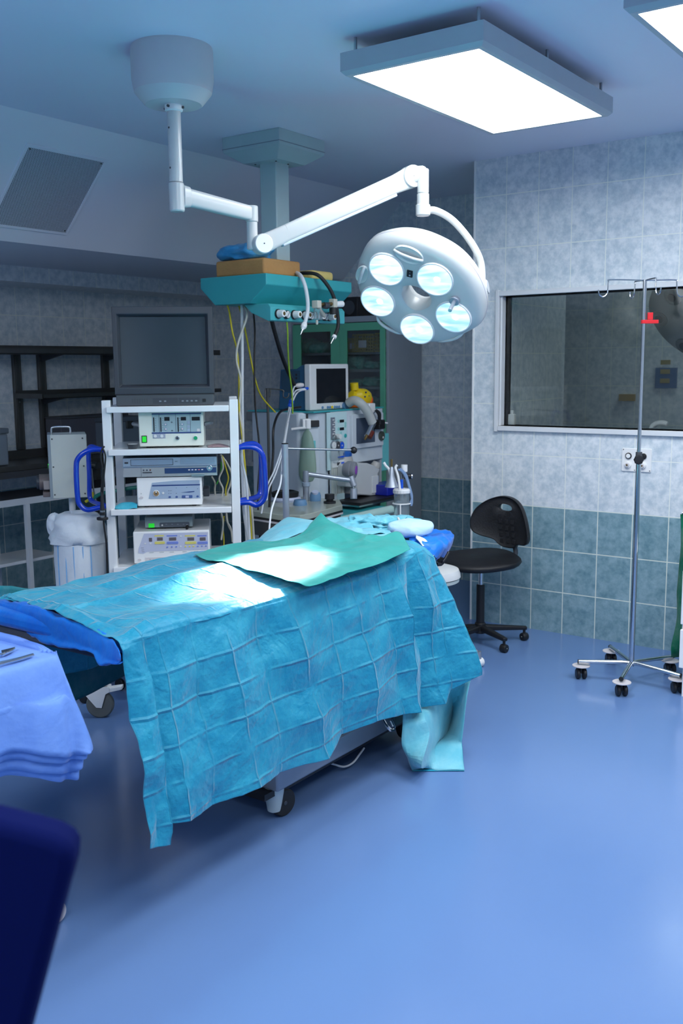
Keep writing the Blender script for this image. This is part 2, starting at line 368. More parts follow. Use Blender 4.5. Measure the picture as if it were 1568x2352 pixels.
def patch(rows, su=8, sv=8, amp=0.0, fu=3.0, lin=False, seed=0, fn=None):
    """control rows of points -> dense rows, smooth (or piecewise flat) with small wrinkles"""
    dr = []
    for r in rows:
        r = [Vector(p) for p in r]
        dr.append(lerp_row(r, su) if lin else spline(r, su))
    cols = list(zip(*dr)); dc = [spline(list(c), sv) for c in cols]
    out = [list(r) for r in zip(*dc)]
    if amp or fn:
        rnd = random.Random(seed); ph = [(rnd.uniform(3, 30)*fu/3, rnd.uniform(3, 30)*fu/3, rnd.uniform(0, 6), rnd.random()) for _ in range(7)]
        for i, r in enumerate(out):
            for j, p in enumerate(r):
                q_ = p*(1.6*fu)+Vector((seed*3.1, seed, 0)); e = 1.1-2.6*abs(noise.noise(q_))-1.3*abs(noise.noise(q_*2.3))
                out[i][j] = p+Vector((0.25, 0.1, 1))*(amp*e) if not fn else fn(p, i/(len(out)-1), j/(len(r)-1), e)
    return out
def lerp_row(r, su):
    out = []
    for a, b in zip(r[:-1], r[1:]):
        for k in range(su): out.append(a.lerp(b, k/su))
    out.append(r[-1]); return out
def tag(o, label, cat, group=None, kind=None):
    if label: o['label'] = label
    if cat: o['category'] = cat
    if group: o['group'] = group
    if kind: o['kind'] = kind
    return o
def thing(name, label, cat, loc=(0, 0, 0), rz=0.0, group=None):
    o = bpy.data.objects.new(name, None); COL.objects.link(o); o.location = loc; o.rotation_euler = (0, 0, rz); o.empty_display_size = 0.05
    WM[o.name] = Matrix.Translation(Vector(loc)) @ Matrix.Rotation(rz, 4, 'Z'); return tag(o, label, cat, group)
def struct(name, mb, m, **k):
    o = mb.build(name, m, smooth=False, **k); o['kind'] = 'structure'; return o
def copy_tree(o, parent=None):
    c = o.copy(); COL.objects.link(c); WM[c.name] = wm(o).copy()
    if parent: c.parent = parent
    for ch in list(o.children): copy_tree(ch, c)
    return c
def rrect(u0, v0, u1, v1, r, n=5):
    out = []
    for cx, cy, a0 in ((u1-r, v1-r, 0), (u0+r, v1-r, 90), (u0+r, v0+r, 180), (u1-r, v0+r, 270)):
        for k in range(n+1): a = math.radians(a0+90*k/n); out.append((cx+r*math.cos(a), cy+r*math.sin(a)))
    return out
def circ(u, v, r, n=20, ry=None): return [(u+r*math.cos(2*PI*k/n), v+(ry or r)*math.sin(2*PI*k/n)) for k in range(n)]
def text(name, body, size, O, ex, ey, m, parent, depth=0.0004):
    cu = bpy.data.curves.new(name, 'FONT'); cu.body = body; cu.size = size; cu.extrude = depth; cu.align_x = 'CENTER'; cu.align_y = 'CENTER'
    t = bpy.data.objects.new(name+'_tmp', cu); COL.objects.link(t)
    me = bpy.data.meshes.new_from_object(t); bpy.data.objects.remove(t)
    ex = Vector(ex).normalized(); ey = Vector(ey).normalized(); ez = ex.cross(ey); O = Vector(O)
    W = wm(parent); T = W.inverted() @ Matrix(((ex.x, ey.x, ez.x, O.x), (ex.y, ey.y, ez.y, O.y), (ex.z, ey.z, ez.z, O.z), (0, 0, 0, 1)))
    me.transform(T); me.materials.clear(); me.materials.append(m); me.name = name
    o = bpy.data.objects.new(name, me); COL.objects.link(o); o.parent = parent; WM[o.name] = W.copy(); return o
class Face:
    """a flat device face: u to the right, v up, d outwards"""
    def __init__(s, O, ex, ey, parent): s.O = Vector(O); s.ex = Vector(ex).normalized(); s.ey = Vector(ey).normalized(); s.ez = s.ex.cross(s.ey); s.p = parent
    def pt(s, u, v, d=0): return s.O+s.ex*u+s.ey*v+s.ez*d
    def poly(s, name, pts, m, d=0.002, base=-0.001, parent=None, bevel=0):
        mb = MB(); mb.prism(pts, s.pt(0, 0, base), s.ex, s.ey, s.ez*(d-base)); return mb.build(name, m, parent or s.p, bevel=bevel)
    def rect(s, name, u0, v0, u1, v1, m, d=0.002, r=0, parent=None, base=-0.001, bevel=0):
        return s.poly(name, rrect(u0, v0, u1, v1, r) if r else [(u0, v0), (u1, v0), (u1, v1), (u0, v1)], m, d, base, parent, bevel)
    def knob(s, name, u, v, r, h, m, parent=None, n=24, r1=None):
        mb = MB(); mb.cyl(s.pt(u, v, -0.001), s.pt(u, v, h), r, r1, n); return mb.build(name, m, parent or s.p, bevel=min(r*0.15, 0.002))
    def text(s, u, v, body, size, m, d=0.0025, name='lettering'): return text(name, body, size, s.pt(u, v, d), s.ex, s.ey, m, s.p)
# ================================================================== THE ROOM
H = 2.756; YW = 5.299; YB = 6.27; XC = -2.803; XL = -5.83; XS = -3.925; ZS = 2.158
XR = 2.2; YF = -2.6
struct('floor', MB().box(XL-0.2, XR+0.2, YF-0.2, YB+0.2, -0.08, 0), MATS['floor'])
struct('ceiling', MB().box(XL-0.2, XR+0.2, YF-0.2, YB+0.2, H, H+0.1), ceilm)
# window wall with an opening
WX0, WX1, WZ0, WZ1 = -2.632, -0.55, 1.215, 1.972
mb = MB(); mb.box(XC, WX0, YW, YW+0.18, 0, H); mb.box(WX1, XR+0.2, YW, YW+0.18, 0, H); mb.box(WX0, WX1, YW, YW+0.18, 0, WZ0); mb.box(WX0, WX1, YW, YW+0.18, WZ1, H)
struct('wall_window', mb, TILE_X)
struct('wall_return', MB().box(XC, XC+0.12, YW+0.18, YB, 0, H), TILE_YC)
struct('wall_back', MB().box(XL-0.1, XC+0.12, YB, YB+0.12, 0, H), TILE_B)
struct('wall_left', MB().box(XL-0.12, XL, YF, YB, 0, 2.6), TILE_L)
struct('wall_right', MB().box(XR, XR+0.12, YF, YW, 0, H), TILE_YC)
struct('wall_front', MB().box(XL, XR, YF-0.12, YF, 0, H), TILE_X)
struct('trim_1', MB().box(XC-0.008, XC+0.001, YW-0.006, YW+0.006, 0.0, H), white2)
# soffit above the left side, its underside rising slightly to the wall, and the shallow beam under it
mb = MB(); mb.prism([(-4.45, 2.236), (XS, H), (XL, H), (XL, 2.236)], (0, YF, 0), (1, 0, 0), (0, 0, 1), (0, YB-YF, 0))
struct('wall_soffit', mb, soffm)
struct('trim_2', MB().box(XL, -5.45, YF, YB, 2.137, 2.24), TILE_L)
# window: frame and pane
win = MB()
fo = 0.035
win.box(WX0-fo+0.012, WX0, YW-0.022, YW+0.16, WZ0-fo, WZ1+fo); win.box(WX1, WX1+fo, YW-0.022, YW+0.16, WZ0-fo, WZ1+fo)
win.box(WX0, WX1, YW-0.022, YW+0.16, WZ0-fo+0.006, WZ0); win.box(WX0, WX1, YW-0.022, YW+0.16, WZ1, WZ1+fo-0.008)
win.box(WX0, WX0+0.012, YW+0.0, YW+0.05, WZ0, WZ1)
wo = win.build('window_1', doorw, bevel=0.003); wo['kind'] = 'structure'
MB().box(WX0+0.001, WX1-0.001, YW+0.055, YW+0.061, WZ0+0.001, WZ1-0.001).build('pane', glass, wo, smooth=False)
# the unlit room beyond the window
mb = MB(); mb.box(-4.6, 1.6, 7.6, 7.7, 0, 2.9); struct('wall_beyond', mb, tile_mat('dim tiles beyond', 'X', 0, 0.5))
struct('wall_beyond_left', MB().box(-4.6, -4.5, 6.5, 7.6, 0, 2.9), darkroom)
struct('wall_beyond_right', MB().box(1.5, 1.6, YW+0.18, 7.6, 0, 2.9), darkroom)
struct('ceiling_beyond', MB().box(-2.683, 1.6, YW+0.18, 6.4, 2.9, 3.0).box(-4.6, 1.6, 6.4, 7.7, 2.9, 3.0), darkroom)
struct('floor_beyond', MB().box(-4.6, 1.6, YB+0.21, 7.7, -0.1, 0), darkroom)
# ventilation grille in the sloping soffit face (45 degrees)
sd = Vector((-0.525, 0, -0.52)).normalized(); so = Vector((XS, 0, H))
t = thing('ventilation_grille', 'white perforated metal air grille set in the sloping soffit above the wall shelves', 'ventilation grille', (-4.2, 3.34, 2.45))
gf = Face(so, (0, 1, 0), -sd, t)       # u = y, v = -(distance down the slope)
u0, u1, v0, v1 = 3.105, 3.568, -0.635, -0.172
mb = MB(); fr = 0.016
for a in ((u0-fr, v0-fr, u1+fr, v0), (u0-fr, v1, u1+fr, v1+fr), (u0-fr, v0, u0, v1), (u1, v0, u1+fr, v1)):
    mb.prism([(a[0], a[1]), (a[2], a[1]), (a[2], a[3]), (a[0], a[3])], gf.pt(0, 0, -0.002), gf.ex, gf.ey, gf.ez*0.009)
mb.build('frame', soffm, t, bevel=0.002)
gf.rect('perforated_panel', u0, v0, u1, v1, dots_mat('perforated panel', (0.60, 0.64, 0.70), (0.05, 0.055, 0.06), 0.0098, 'Y', 'Z'), 0.004)
for u, v in ((u0+0.012, v1-0.012), (u1-0.012, v1-0.012), (u1-0.012, v0+0.012), (u0+0.012, v0+0.012)): gf.knob('screw', u, v, 0.004, 0.007, dsteel)
# ceiling light fixtures
def ceiling_light(x0, x1, y0, y1, label):
    t = thing('ceiling_light', label, 'ceiling light', ((x0+x1)/2, (y0+y1)/2, 2.61), group=None)
    mb = MB(); zt = 2.70; zb = 2.622
    def ring(i, z): return [(x0+i, y0+i, z), (x1-i, y0+i, z), (x1-i, y1-i, z), (x0+i, y1-i, z)]
    rs = [ring(0.0, zt), ring(0, zb+0.014), ring(0.014, zb), ring(0.034, zb), ring(0.034, zb+0.006)]
    vs = [p for r in rs for p in r]; fs = [(3, 2, 1, 0)]
    for k in range(4):
        for i in range(4): j = (i+1) % 4; fs.append((k*4+i, k*4+j, k*4+4+j, k*4+4+i))
    mb.add(vs, fs); mb.build('housing', mat('grey light housing', (0.50, 0.53, 0.56), 0.45), t, smooth=False)
    mb = MB(); mb.add(ring(0.034, zb+0.004), [(0, 1, 2, 3)]); d = mb.build('diffuser', MATS['diffuser'], t, smooth=False)
    mb = MB()
    for xx in (x0+0.04, x1-0.04):
        for yy in (y0+0.04, (y0+y1)/2, y1-0.04): mb.cyl((xx, yy, zt-0.001), (xx, yy, H), 0.006, n=10)
    mb.box(x0+0.12, x1-0.12, y0+0.15, y1-0.15, zt-0.001, H-0.001)
    mb.build('ceiling_mount', steel, t)
    return t
m = bpy.data.materials.new('lit diffuser'); m.use_nodes = True; N, L = nodes(m); N.remove(N['Principled BSDF']); e = N.new('ShaderNodeEmission')
e.inputs[0].default_value = (0.93, 0.97, 1.0, 1); e.inputs[1].default_value = CEIL_EMIT; L.new(e.outputs[0], N['Material Output'].inputs[0]); MATS['diffuser'] = m
LL = ['large lit rectangular ceiling light nearest the surgical lamp', 'lit rectangular ceiling light cut by the top right corner of the photo', 'lit rectangular ceiling light above the camera', 'lit rectangular ceiling light behind and right of the camera', 'lit rectangular ceiling light at the right by the window wall', 'lit rectangular ceiling light directly behind the camera', 'added unseen ceiling light for frontal fill, behind and left of the camera', 'added unseen ceiling light at the left, brightening the trolley front']
for fx, lb in zip(FIXTURES, LL): ceiling_light(*fx, lb)
# twin gas outlet plate under the window
t = thing('wall_outlet_plate', 'white square wall plate with black buttons and gas sockets under the window', 'wall outlet', (-1.79, YW, 1.05))
fa = Face((-1.872, YW, 0.985), (1, 0, 0), (0, 0, 1), t); fa.ez = Vector((0, -1, 0))
for du in (0.0, 0.083):
    fa.rect('cover_plate', du, 0.0, du+0.081, 0.128, white2, 0.008, r=0.006, bevel=0.0015)
    fa.knob('button_ring', du+0.038, 0.086, 0.0175, 0.017, black); fa.knob('button', du+0.038, 0.086, 0.0125, 0.02, white2 if du == 0 else black)
    fa.knob('gas_socket', du+0.036, 0.036, 0.0185, 0.02, white2); fa.knob('socket_collar', du+0.036, 0.036, 0.012, 0.028, capc); fa.knob('socket_bore', du+0.036, 0.036, 0.006, 0.0285, brass)
    for q in ((0.008, 0.12), (0.074, 0.008)): fa.knob('screw', du+q[0], q[1], 0.003, 0.0095, dsteel, n=10)
# sill bottle and things seen in the unlit room
t = thing('sanitiser_bottle', 'small white bottle standing on the window sill at its left corner', 'bottle', (-2.60, YW+0.11, WZ0))
mb = MB(); mb.box(-2.617, -2.573, YW+0.09, YW+0.12, WZ0+0.0, WZ0+0.066); mb.build('body', white2, t, bevel=0.006)
mb = MB(); mb.cyl((-2.596, YW+0.105, WZ0+0.065), (-2.596, YW+0.105, WZ0+0.088), 0.011); mb.build('cap', white2, t, bevel=0.002)
t = thing('desk_lamp', 'white curved desk lamp behind the window glass near the sill', 'lamp', (-1.45, 6.1, 0.98))
mb = MB(); p = [PY(x, y, 6.0) for x, y in ((1495, 1010), (1496, 985), (1505, 974), (1520, 971), (1532, 974))]
mb.tube(p, 0.016, n=10); mb.build('hood', white2, t)
mb = MB(); mb.cyl(p[0]+Vector((0, 0, -0.10)), p[0], 0.02); mb.build('stem', white2, t)
tb = thing('work_desk', 'dark desk in the unlit room behind the window', 'desk', (-1.0, 6.2, 0))
mb = MB(); mb.box(-2.6, 0.6, 5.75, 6.4, 0.95, 0.99); mb.build('desk_top', dgrey, tb, bevel=0.003)
for x in (-2.5, 0.5): MB().box(x-0.03, x+0.03, 5.8, 6.35, 0, 0.95).build('leg', dgrey, tb)
# a second, unlit operating lamp hanging in the room beyond
lc = PY(1578, 742, 6.75); nl = Vector((-0.35, -0.72, -0.6)).normalized()
t = thing('unlit_surgical_lamp', 'unlit round surgical lamp hanging in the dark room behind the window', 'surgical lamp', lc)
a_ = nl.orthogonal().normalized(); b_ = nl.cross(a_)
mb = MB(); mb.lathe([(0.10, 0.0), (0.24, 0.01), (0.315, -0.02), (0.335, -0.07), (0.30, -0.13), (0.18, -0.16), (0.10, -0.15), (0.10, 0.0)], lc, nl, 40); mb.build('lamp_head', mat('pale unlit housing', (0.55, 0.56, 0.53), 0.5), t)
for k in range(5):
    an = 2*PI*k/5+0.3; c = lc+(a_*math.cos(an)+b_*math.sin(an))*0.215
    mb = MB(); mb.cyl(c+nl*0.0, c+nl*0.012, 0.062); mb.build('lens', mat('unlit lens', (0.25, 0.27, 0.26), 0.15), t)
    mb = MB(); mb.cyl(c+nl*0.010, c+nl*0.018, 0.03); mb.build('bulb_cap', dgrey, t)
mb = MB(); mb.tube([lc-nl*0.1+Vector((0, 0, 0.05)), lc+Vector((0.1, 0.2, 0.5)), lc+Vector((0.1, 0.25, 2.9-lc.z))], 0.025); mb.build('arm', lampw, t)
t = thing('wall_poster', 'small blue and yellow poster on the far wall behind the window', 'poster', (-2.3, 7.59, 1.5))
p0, p1 = PY(1506, 845, 7.59), PY(1553, 892, 7.59)
MB().box(p0.x, p1.x, 7.58, 7.599, p1.z, p0.z).build('sheet', mat('blue poster', (0.05, 0.13, 0.28), 0.6), t)
for k in range(3): MB().box(p0.x+0.04, p1.x-0.05, 7.574, 7.581, p1.z+0.04+k*0.07, p1.z+0.075+k*0.07).build('yellow_mark', mat('ochre print', (0.35, 0.27, 0.07), 0.6), t)
p0, p1 = PY(1424, 908, 7.59), PY(1458, 918, 7.59)
t = tag(MB().box(p0.x, p1.x, 7.56, 7.6, p1.z-0.01, p0.z+0.01).build('socket_strip', mat('ochre socket', (0.40, 0.26, 0.04), 0.5)), 'small ochre socket strip on the far wall behind the window', 'socket strip')

t = thing('added_room_light', 'dim ceiling lamp of the unlit room behind the window', 'ceiling lamp', (-1.7, 7.1, 2.8))  # unseen glowing panel, added only to lift the darkness behind the glass
MB().box(-2.1, -1.3, 6.95, 7.25, 2.84, 2.899).build('housing', white2, t); MB().box(-2.08, -1.32, 6.97, 7.23, 2.835, 2.841).build('diffuser', mat('added fill diffuser', (0.7, 0.75, 0.75), 0.5, emit=9.0, ecol=(0.8, 0.95, 0.95)), t)
# ================================================================== SURGICAL LAMP
t = thing('surgical_lamp', 'white ceiling mounted surgical lamp with five lit lenses over the operating table', 'surgical lamp', (-2.74, 2.77, H))
cx, cy = -2.745, 2.775
mb = MB(); mb.lathe([(0.150, 0), (0.153, -0.012), (0.153, -0.115), (0.144, -0.16), (0.112, -0.198), (0.105, -0.203), (0.0, -0.203)], (cx, cy, H), n=48); mb.build('ceiling_canopy', capc, t, ang=25)
mb = MB(); mb.lathe([(0.034, -0.2), (0.034, -0.222), (0.028, -0.226)], (cx, cy, H), n=32); mb.build('canopy_collar', white2, t)
for an in (0.4, 1.6, 3.4, 4.9): mb = MB(); mb.cyl((cx+0.03*math.cos(an), cy+0.03*math.sin(an), H-0.212), (cx+0.040*math.cos(an), cy+0.040*math.sin(an), H-0.212), 0.005, n=8); mb.build('screw', dgrey, t)
PB = PD(404, 480, 3.68); pz = PB.z
mb = MB(); mb.cyl((cx, cy, H-0.22), (cx, cy, pz+0.105), 0.0255, n=32); mb.build('pole', lampw, t)
for z in (0.30, 0.155):
    d = (CAM-Vector((cx, cy, CH))).normalized(); d = Vector((d.x-0.5, d.y-0.7, 0)).normalized(); q = Vector((cx, cy, pz+z))
    q = PD(0, 0, 1); q = Vector((cx, cy, pz+z)); s_ = -RT*0.0175-Vector((FW.x, FW.y, 0))*0.0185
    MB().cyl(q+s_*0.95, q+s_*1.05, 0.004, n=8).build('screw', dgrey, t)
AE = PD(578, 500, 3.98)
A0 = Vector((cx, cy, pz+0.055)); hd = Vector((AE.x-cx, AE.y-cy, 0)).normalized(); A1 = Vector((AE.x, AE.y, AE.z+0.015))
mb = MB(); mb.cyl((cx, cy, pz+0.104), (cx, cy, pz-0.004), 0.029, n=32); mb.build('pole_joint', lampw, t, bevel=0.006)
def beam(mb, p0, p1, h0, w0, h1, w1, up=Vector((0, 0, 1))):
    d = (p1-p0).normalized(); sd = d.cross(up).normalized(); u = sd.cross(d).normalized(); vs = []; n = 20
    for p, h, w_ in ((p0, h0, w0), (p1, h1, w1)):
        for k in range(n):
            c_, s_ = math.cos(2*PI*k/n), math.sin(2*PI*k/n); e_ = 0.45
            vs.append(p+u*(h/2*math.copysign(abs(s_)**e_, s_))+sd*(w_/2*math.copysign(abs(c_)**e_, c_)))
    fs = [tuple(range(n))[::-1], tuple(range(n, 2*n))]+[(i, (i+1) % n, n+(i+1) % n, n+i) for i in range(n)]
    mb.add(vs, fs)
mb = MB(); beam(mb, A0+hd*0.02, A0+hd*0.055, 0.085, 0.05, 0.075, 0.046); beam(mb, A0+hd*0.05, A1, 0.066, 0.042, 0.058, 0.042); mb.build('horizontal_arm', lampw, t, bevel=0.003)
EL = PD(601, 561, 3.98)
mb = MB(); mb.cyl((A1.x, A1.y, A1.z+0.032), (A1.x, A1.y, A1.z-0.034), 0.026, n=28); mb.cyl((A1.x, A1.y, A1.z-0.03), (A1.x, A1.y, EL.z-0.02), 0.0225, n=28); mb.build('elbow_post', lampw, t, bevel=0.005)
JT = PD(943, 407, 4.2); vw = (CAM-EL).normalized(); dA = (JT-EL).normalized(); sn = dA.cross(Vector((0, 0, 1))).normalized()
if sn.dot(vw) < 0: sn = -sn
mb = MB(); mb.cyl(EL-sn*0.028, EL+sn*0.030, 0.040, n=36); mb.build('elbow_joint', lampw, t, bevel=0.003)
MB().cyl(EL+sn*0.030, EL+sn*0.0325, 0.037, n=36).build('joint_cap', white2, t, bevel=0.001)
MB().cyl(EL+sn*0.032, EL+sn*0.0335, 0.003, n=8).build('cap_screw', dgrey, t)
upv = sn.cross(dA) if sn.cross(dA).z > 0 else -sn.cross(dA)
mb = MB(); beam(mb, EL+dA*0.02-upv*0.002, EL+dA*0.12, 0.076, 0.046, 0.070, 0.046); beam(mb, EL+dA*0.12, JT-dA*0.085, 0.070, 0.046, 0.078, 0.048); beam(mb, JT-dA*0.085, JT-dA*0.005, 0.078, 0.048, 0.092, 0.05)
mb.build('spring_arm', lampw, t, bevel=0.004)
mb = MB(); beam(mb, EL+dA*0.08-upv*0.034, JT-dA*0.10-upv*0.039, 0.02, 0.036, 0.02, 0.036); mb.build('arm_underside', mat('arm underside', (0.62, 0.68, 0.72), 0.3), t, bevel=0.002)
mb = MB(); mb.cyl(JT-sn*0.030, JT+sn*0.030, 0.047, n=40); mb.build('upper_joint', lampw, t, bevel=0.003)
MB().cyl(JT+sn*0.030, JT+sn*0.033, 0.045, n=40).build('joint_cap', white2, t, bevel=0.001)
MB().cyl(JT+sn*0.032, JT+sn*0.0345, 0.003, n=8).build('cap_screw', dgrey, t)
YK = PD(971, 487, 4.2); yx, yy = YK.x, YK.y
mb = MB(); top = Vector((yx, yy, JT.z+0.01)); beam(mb, JT+Vector((0, 0, 0.004)), top+(top-JT).normalized()*0.012, 0.080, 0.05, 0.058, 0.046)
mb.cyl((yx, yy, JT.z+0.03), (yx, yy, YK.z+0.075), 0.0245, n=32); mb.build('yoke_post', lampw, t, bevel=0.006)
mb = MB(); mb.cyl((yx, yy, YK.z+0.075), (yx, yy, YK.z+0.02), 0.026, n=32); mb.cyl((yx, yy, YK.z+0.030), (yx, yy, YK.z-0.014), 0.031, n=32); mb.build('yoke_collar', lampw, t, bevel=0.002)
MB().cyl((yx, yy, YK.z-0.013), (yx, yy, YK.z-0.017), 0.026, n=32).build('collar_cap', capc, t)
# head
LC = PD(966, 668, 4.3); TG = Vector((-2.13, 2.52, 0.88)); n_ = (TG-LC).normalized()
PV = PD(1108, 661, 4.3)
mb = MB(); cp = [PD(x, y, z) for x, y, z in ((978, 484, 4.2), (1000, 484, 4.215), (1035, 503, 4.24), (1068, 538, 4.26), (1094, 578, 4.28), (1105, 610, 4.3), (1107, 655, 4.3))]
mb.tube(cp, 0.0155, n=16, sub=8); mb.build('curved_suspension_tube', lampw, t)
ax = (PV-LC); ax = (ax-n_*ax.dot(n_)*0.3).normalized()
pdir = (RT*1.0+UP*0.12-FW*0.35).normalized()
mb = MB(); mb.cyl(PV-pdir*0.040, PV+pdir*0.022, 0.032, n=36); mb.build('pivot_hub', lampw, t, bevel=0.003)
MB().cyl(PV+pdir*0.022, PV+pdir*0.025, 0.028, n=36).build('pivot_cap', mat('grey cap', (0.5, 0.53, 0.55), 0.35), t)
eu = (RT-n_*RT.dot(n_)).normalized(); ev = n_.cross(eu)
if ev.dot(UP) < 0: ev = -ev
def onhead(px, py, d=0.0):
    p = PP(px, py, LC+n_*d, n_)-LC; return p.dot(eu), p.dot(ev)
def hp(u, v, d): return LC+eu*u+ev*v+n_*d
# outline of the front face from its visible rim, then the rounded dome behind
OUT = [(817, 640), (826, 590), (850, 555), (890, 541), (940, 541), (1000, 560), (1050, 590), (1085, 628), (1106, 668), (1114, 712), (1104, 745), (1068, 768), (1030, 784), (985, 787), (935, 775), (880, 742), (838, 698)]
o2 = [onhead(x, y, -0.02) for x, y in OUT]
cu_ = sum(p[0] for p in o2)/len(o2); cv_ = sum(p[1] for p in o2)/len(o2)
ang = sorted([(math.atan2(v-cv_, u-cu_), math.hypot(u-cu_, v-cv_)) for u, v in o2])
def rad(a):
    a = math.atan2(math.sin(a), math.cos(a)); A = ang; n = len(A)
    for i in range(n):
        a0, r0 = A[i]; a1, r1 = A[(i+1) % n]; 
        if i == n-1: a1 += 2*PI
        aa = a if a >= A[0][0] else a+2*PI
        if a0 <= aa <= a1:
            pm = A[i-1][1]; pn = A[(i+2) % n][1]; t_ = (aa-a0)/(a1-a0)
            return 0.5*((2*r0)+(r1-pm)*t_+(2*pm-5*r0+4*r1-pn)*t_*t_+(3*r0-pm-3*r1+pn)*t_**3)
    return A[0][1]
HN = 72
hole = [onhead(x, y, 0) for x, y in ((921, 668), (924, 658), (936, 655), (952, 658), (972, 666), (984, 676), (992, 690), (988, 704), (974, 713), (955, 716), (938, 708), (927, 694), (921, 682))]
hc = (sum(p[0] for p in hole)/len(hole), sum(p[1] for p in hole)/len(hole))
hang = sorted([(math.atan2(v-hc[1], u-hc[0]), math.hypot(u-hc[0], v-hc[1])) for u, v in hole])
def hrad(a):
    a = math.atan2(math.sin(a), math.cos(a)); A = hang; n = len(A); aa = a if a >= A[0][0] else a+2*PI
    for i in range(n):
        a0, r0 = A[i]; a1, r1 = A[(i+1) % n]
        if i == n-1: a1 += 2*PI
        if a0 <= aa <= a1: return r0+(r1-r0)*(aa-a0)/(a1-a0)
    return A[0][1]
def headring(kind, s, d):
    out = []
    for k in range(HN):
        a = 2*PI*k/HN
        if kind == 'o': r = rad(a)*s; out.append(hp(cu_+r*math.cos(a), cv_+r*math.sin(a), d))
        else: r = hrad(a)*s; out.append(hp(hc[0]+r*math.cos(a), hc[1]+r*math.sin(a), d))
    return out
rings = [headring('h', 0.80, -0.075), headring('h', 0.82, -0.03), headring('h', 0.95, -0.004), headring('h', 1.12, 0.004)]
h2 = headring('h', 1.12, 0.004); o3 = headring('o', 0.80, 0.006)
for f_ in (0.25, 0.5, 0.75): rings.append([a.lerp(b, f_)+n_*0.004*math.sin(f_*PI) for a, b in zip(h2, o3)])
rings += [o3, headring('o', 0.90, 0.0), headring('o', 0.965, -0.014), headring('o', 0.995, -0.034), headring('o', 1.0, -0.048)]
mb = MB(); Rn = len(rings); mb.add([p for r in rings for p in r], [(i*HN+k, i*HN+(k+1) % HN, (i+1)*HN+(k+1) % HN, (i+1)*HN+k) for i in range(Rn-1) for k in range(HN)])
mb.build('front_shell', lampw, t)
rings = [headring('o', 0.985, -0.0485), headring('o', 0.985, -0.053), headring('o', 0.998, -0.0535), headring('o', 0.99, -0.075), headring('o', 0.95, -0.10), headring('o', 0.85, -0.125)]
h3 = headring('h', 1.3, -0.13); rings += [[a.lerp(b, 0.5)-n_*0.004 for a, b in zip(rings[-1], h3)], h3, headring('h', 1.05, -0.12), headring('h', 0.80, -0.075)]
mb = MB(); Rn = len(rings); mb.add([p for r in rings for p in r], [(i*HN+k, i*HN+(k+1) % HN, (i+1)*HN+(k+1) % HN, (i+1)*HN+k) for i in range(Rn-1) for k in range(HN)])
mb.build('rear_shell', lampw, t)
mb = MB(); mb.tube(headring('o', 0.992, -0.0505), 0.003, n=8, sub=1, closed=True); mb.build('rim_seal', mat('lilac grey seal', (0.35, 0.36, 0.48), 0.5), t)
# lenses
lensm = bpy.data.materials.new('lit ribbed lens'); lensm.use_nodes = True; N, L = nodes(lensm); b = N['Principled BSDF']
tc = N.new('ShaderNodeTexCoord'); wv = N.new('ShaderNodeTexNoise'); wv.inputs['Scale'].default_value = 5; wv.inputs['Detail'].default_value = 3; wv.inputs['Distortion'].default_value = 0.6
mp = N.new('ShaderNodeMapping'); mp.inputs['Scale'].default_value = (1.2, 1.2, 7); L.new(tc.outputs['Object'], mp.inputs[0]); L.new(mp.outputs[0], wv.inputs['Vector'])
cr = N.new('ShaderNodeValToRGB'); cr.color_ramp.elements[0].position = 0.36; cr.color_ramp.elements[1].position = 0.60; cr.color_ramp.elements[0].color = (0.28, 0.55, 0.74, 1); cr.color_ramp.elements[1].color = (1.0, 1.1, 1.15, 1)
L.new(wv.outputs['Fac'], cr.inputs[0]); 
L.new(cr.outputs[0], b.inputs['Emission Color']); b.inputs['Emission Strength'].default_value = 1.0
b.inputs['Base Color'].default_value = (0.6, 0.75, 0.85, 1); b.inputs['Roughness'].default_value = 0.15
bulbm = mat('glowing bulb', (1, 1, 1), 0.5, emit=14.0, ecol=(0.95, 0.98, 1.0))
LENS = [((888, 618), (920, 640)), ((999, 641), (1036, 655)), ((868, 691), (900, 706)), ((958, 755), (990, 770)), ((1041, 727), (1075, 742))]
lr = 0.081
for (lx, ly), _ in LENS:
    u, v = onhead(lx, ly, 0.006); c = hp(u, v, 0.004)
    mb = MB(); mb.lathe([(lr-0.003, 0.0), (lr-0.003, 0.009), (lr+0.001, 0.010), (lr+0.003, 0.006), (lr+0.004, 0.0)], c, n_, 40); mb.build('lens_ring', white2, t)
    mb = MB(); mb.lathe([(lr-0.002, 0.008), (lr*0.85, 0.004), (lr*0.5, 0.000), (0.02, -0.001), (0, -0.001)], c, n_, 40); ln = mb.build('lens', lensm, t)
    bc = c+ev*0.004+eu*0.010
    mb = MB(); mb.lathe([(0, 0.012), (0.012, 0.010), (0.020, 0.004), (0.022, 0)], bc, n_, 20); mb.build('bulb', bulbm, ln)
    ld = bpy.data.lights.new('bulb_light', 'SPOT'); ld.energy = LAMP_SPOT; ld.spot_size = math.radians(15); ld.spot_blend = 0.9; ld.shadow_soft_size = 0.05; ld.color = (0.95, 0.98, 1.0)
    lo = bpy.data.objects.new('bulb_light', ld); COL.objects.link(lo); p = hp(u, v, 0.03)
    dr = (TG-p).normalized(); R_ = dr.to_track_quat('-Z', 'Y').to_matrix().to_4x4(); lo.parent = ln; lo.matrix_local = wm(ln).inverted() @ (Matrix.Translation(p) @ R_)
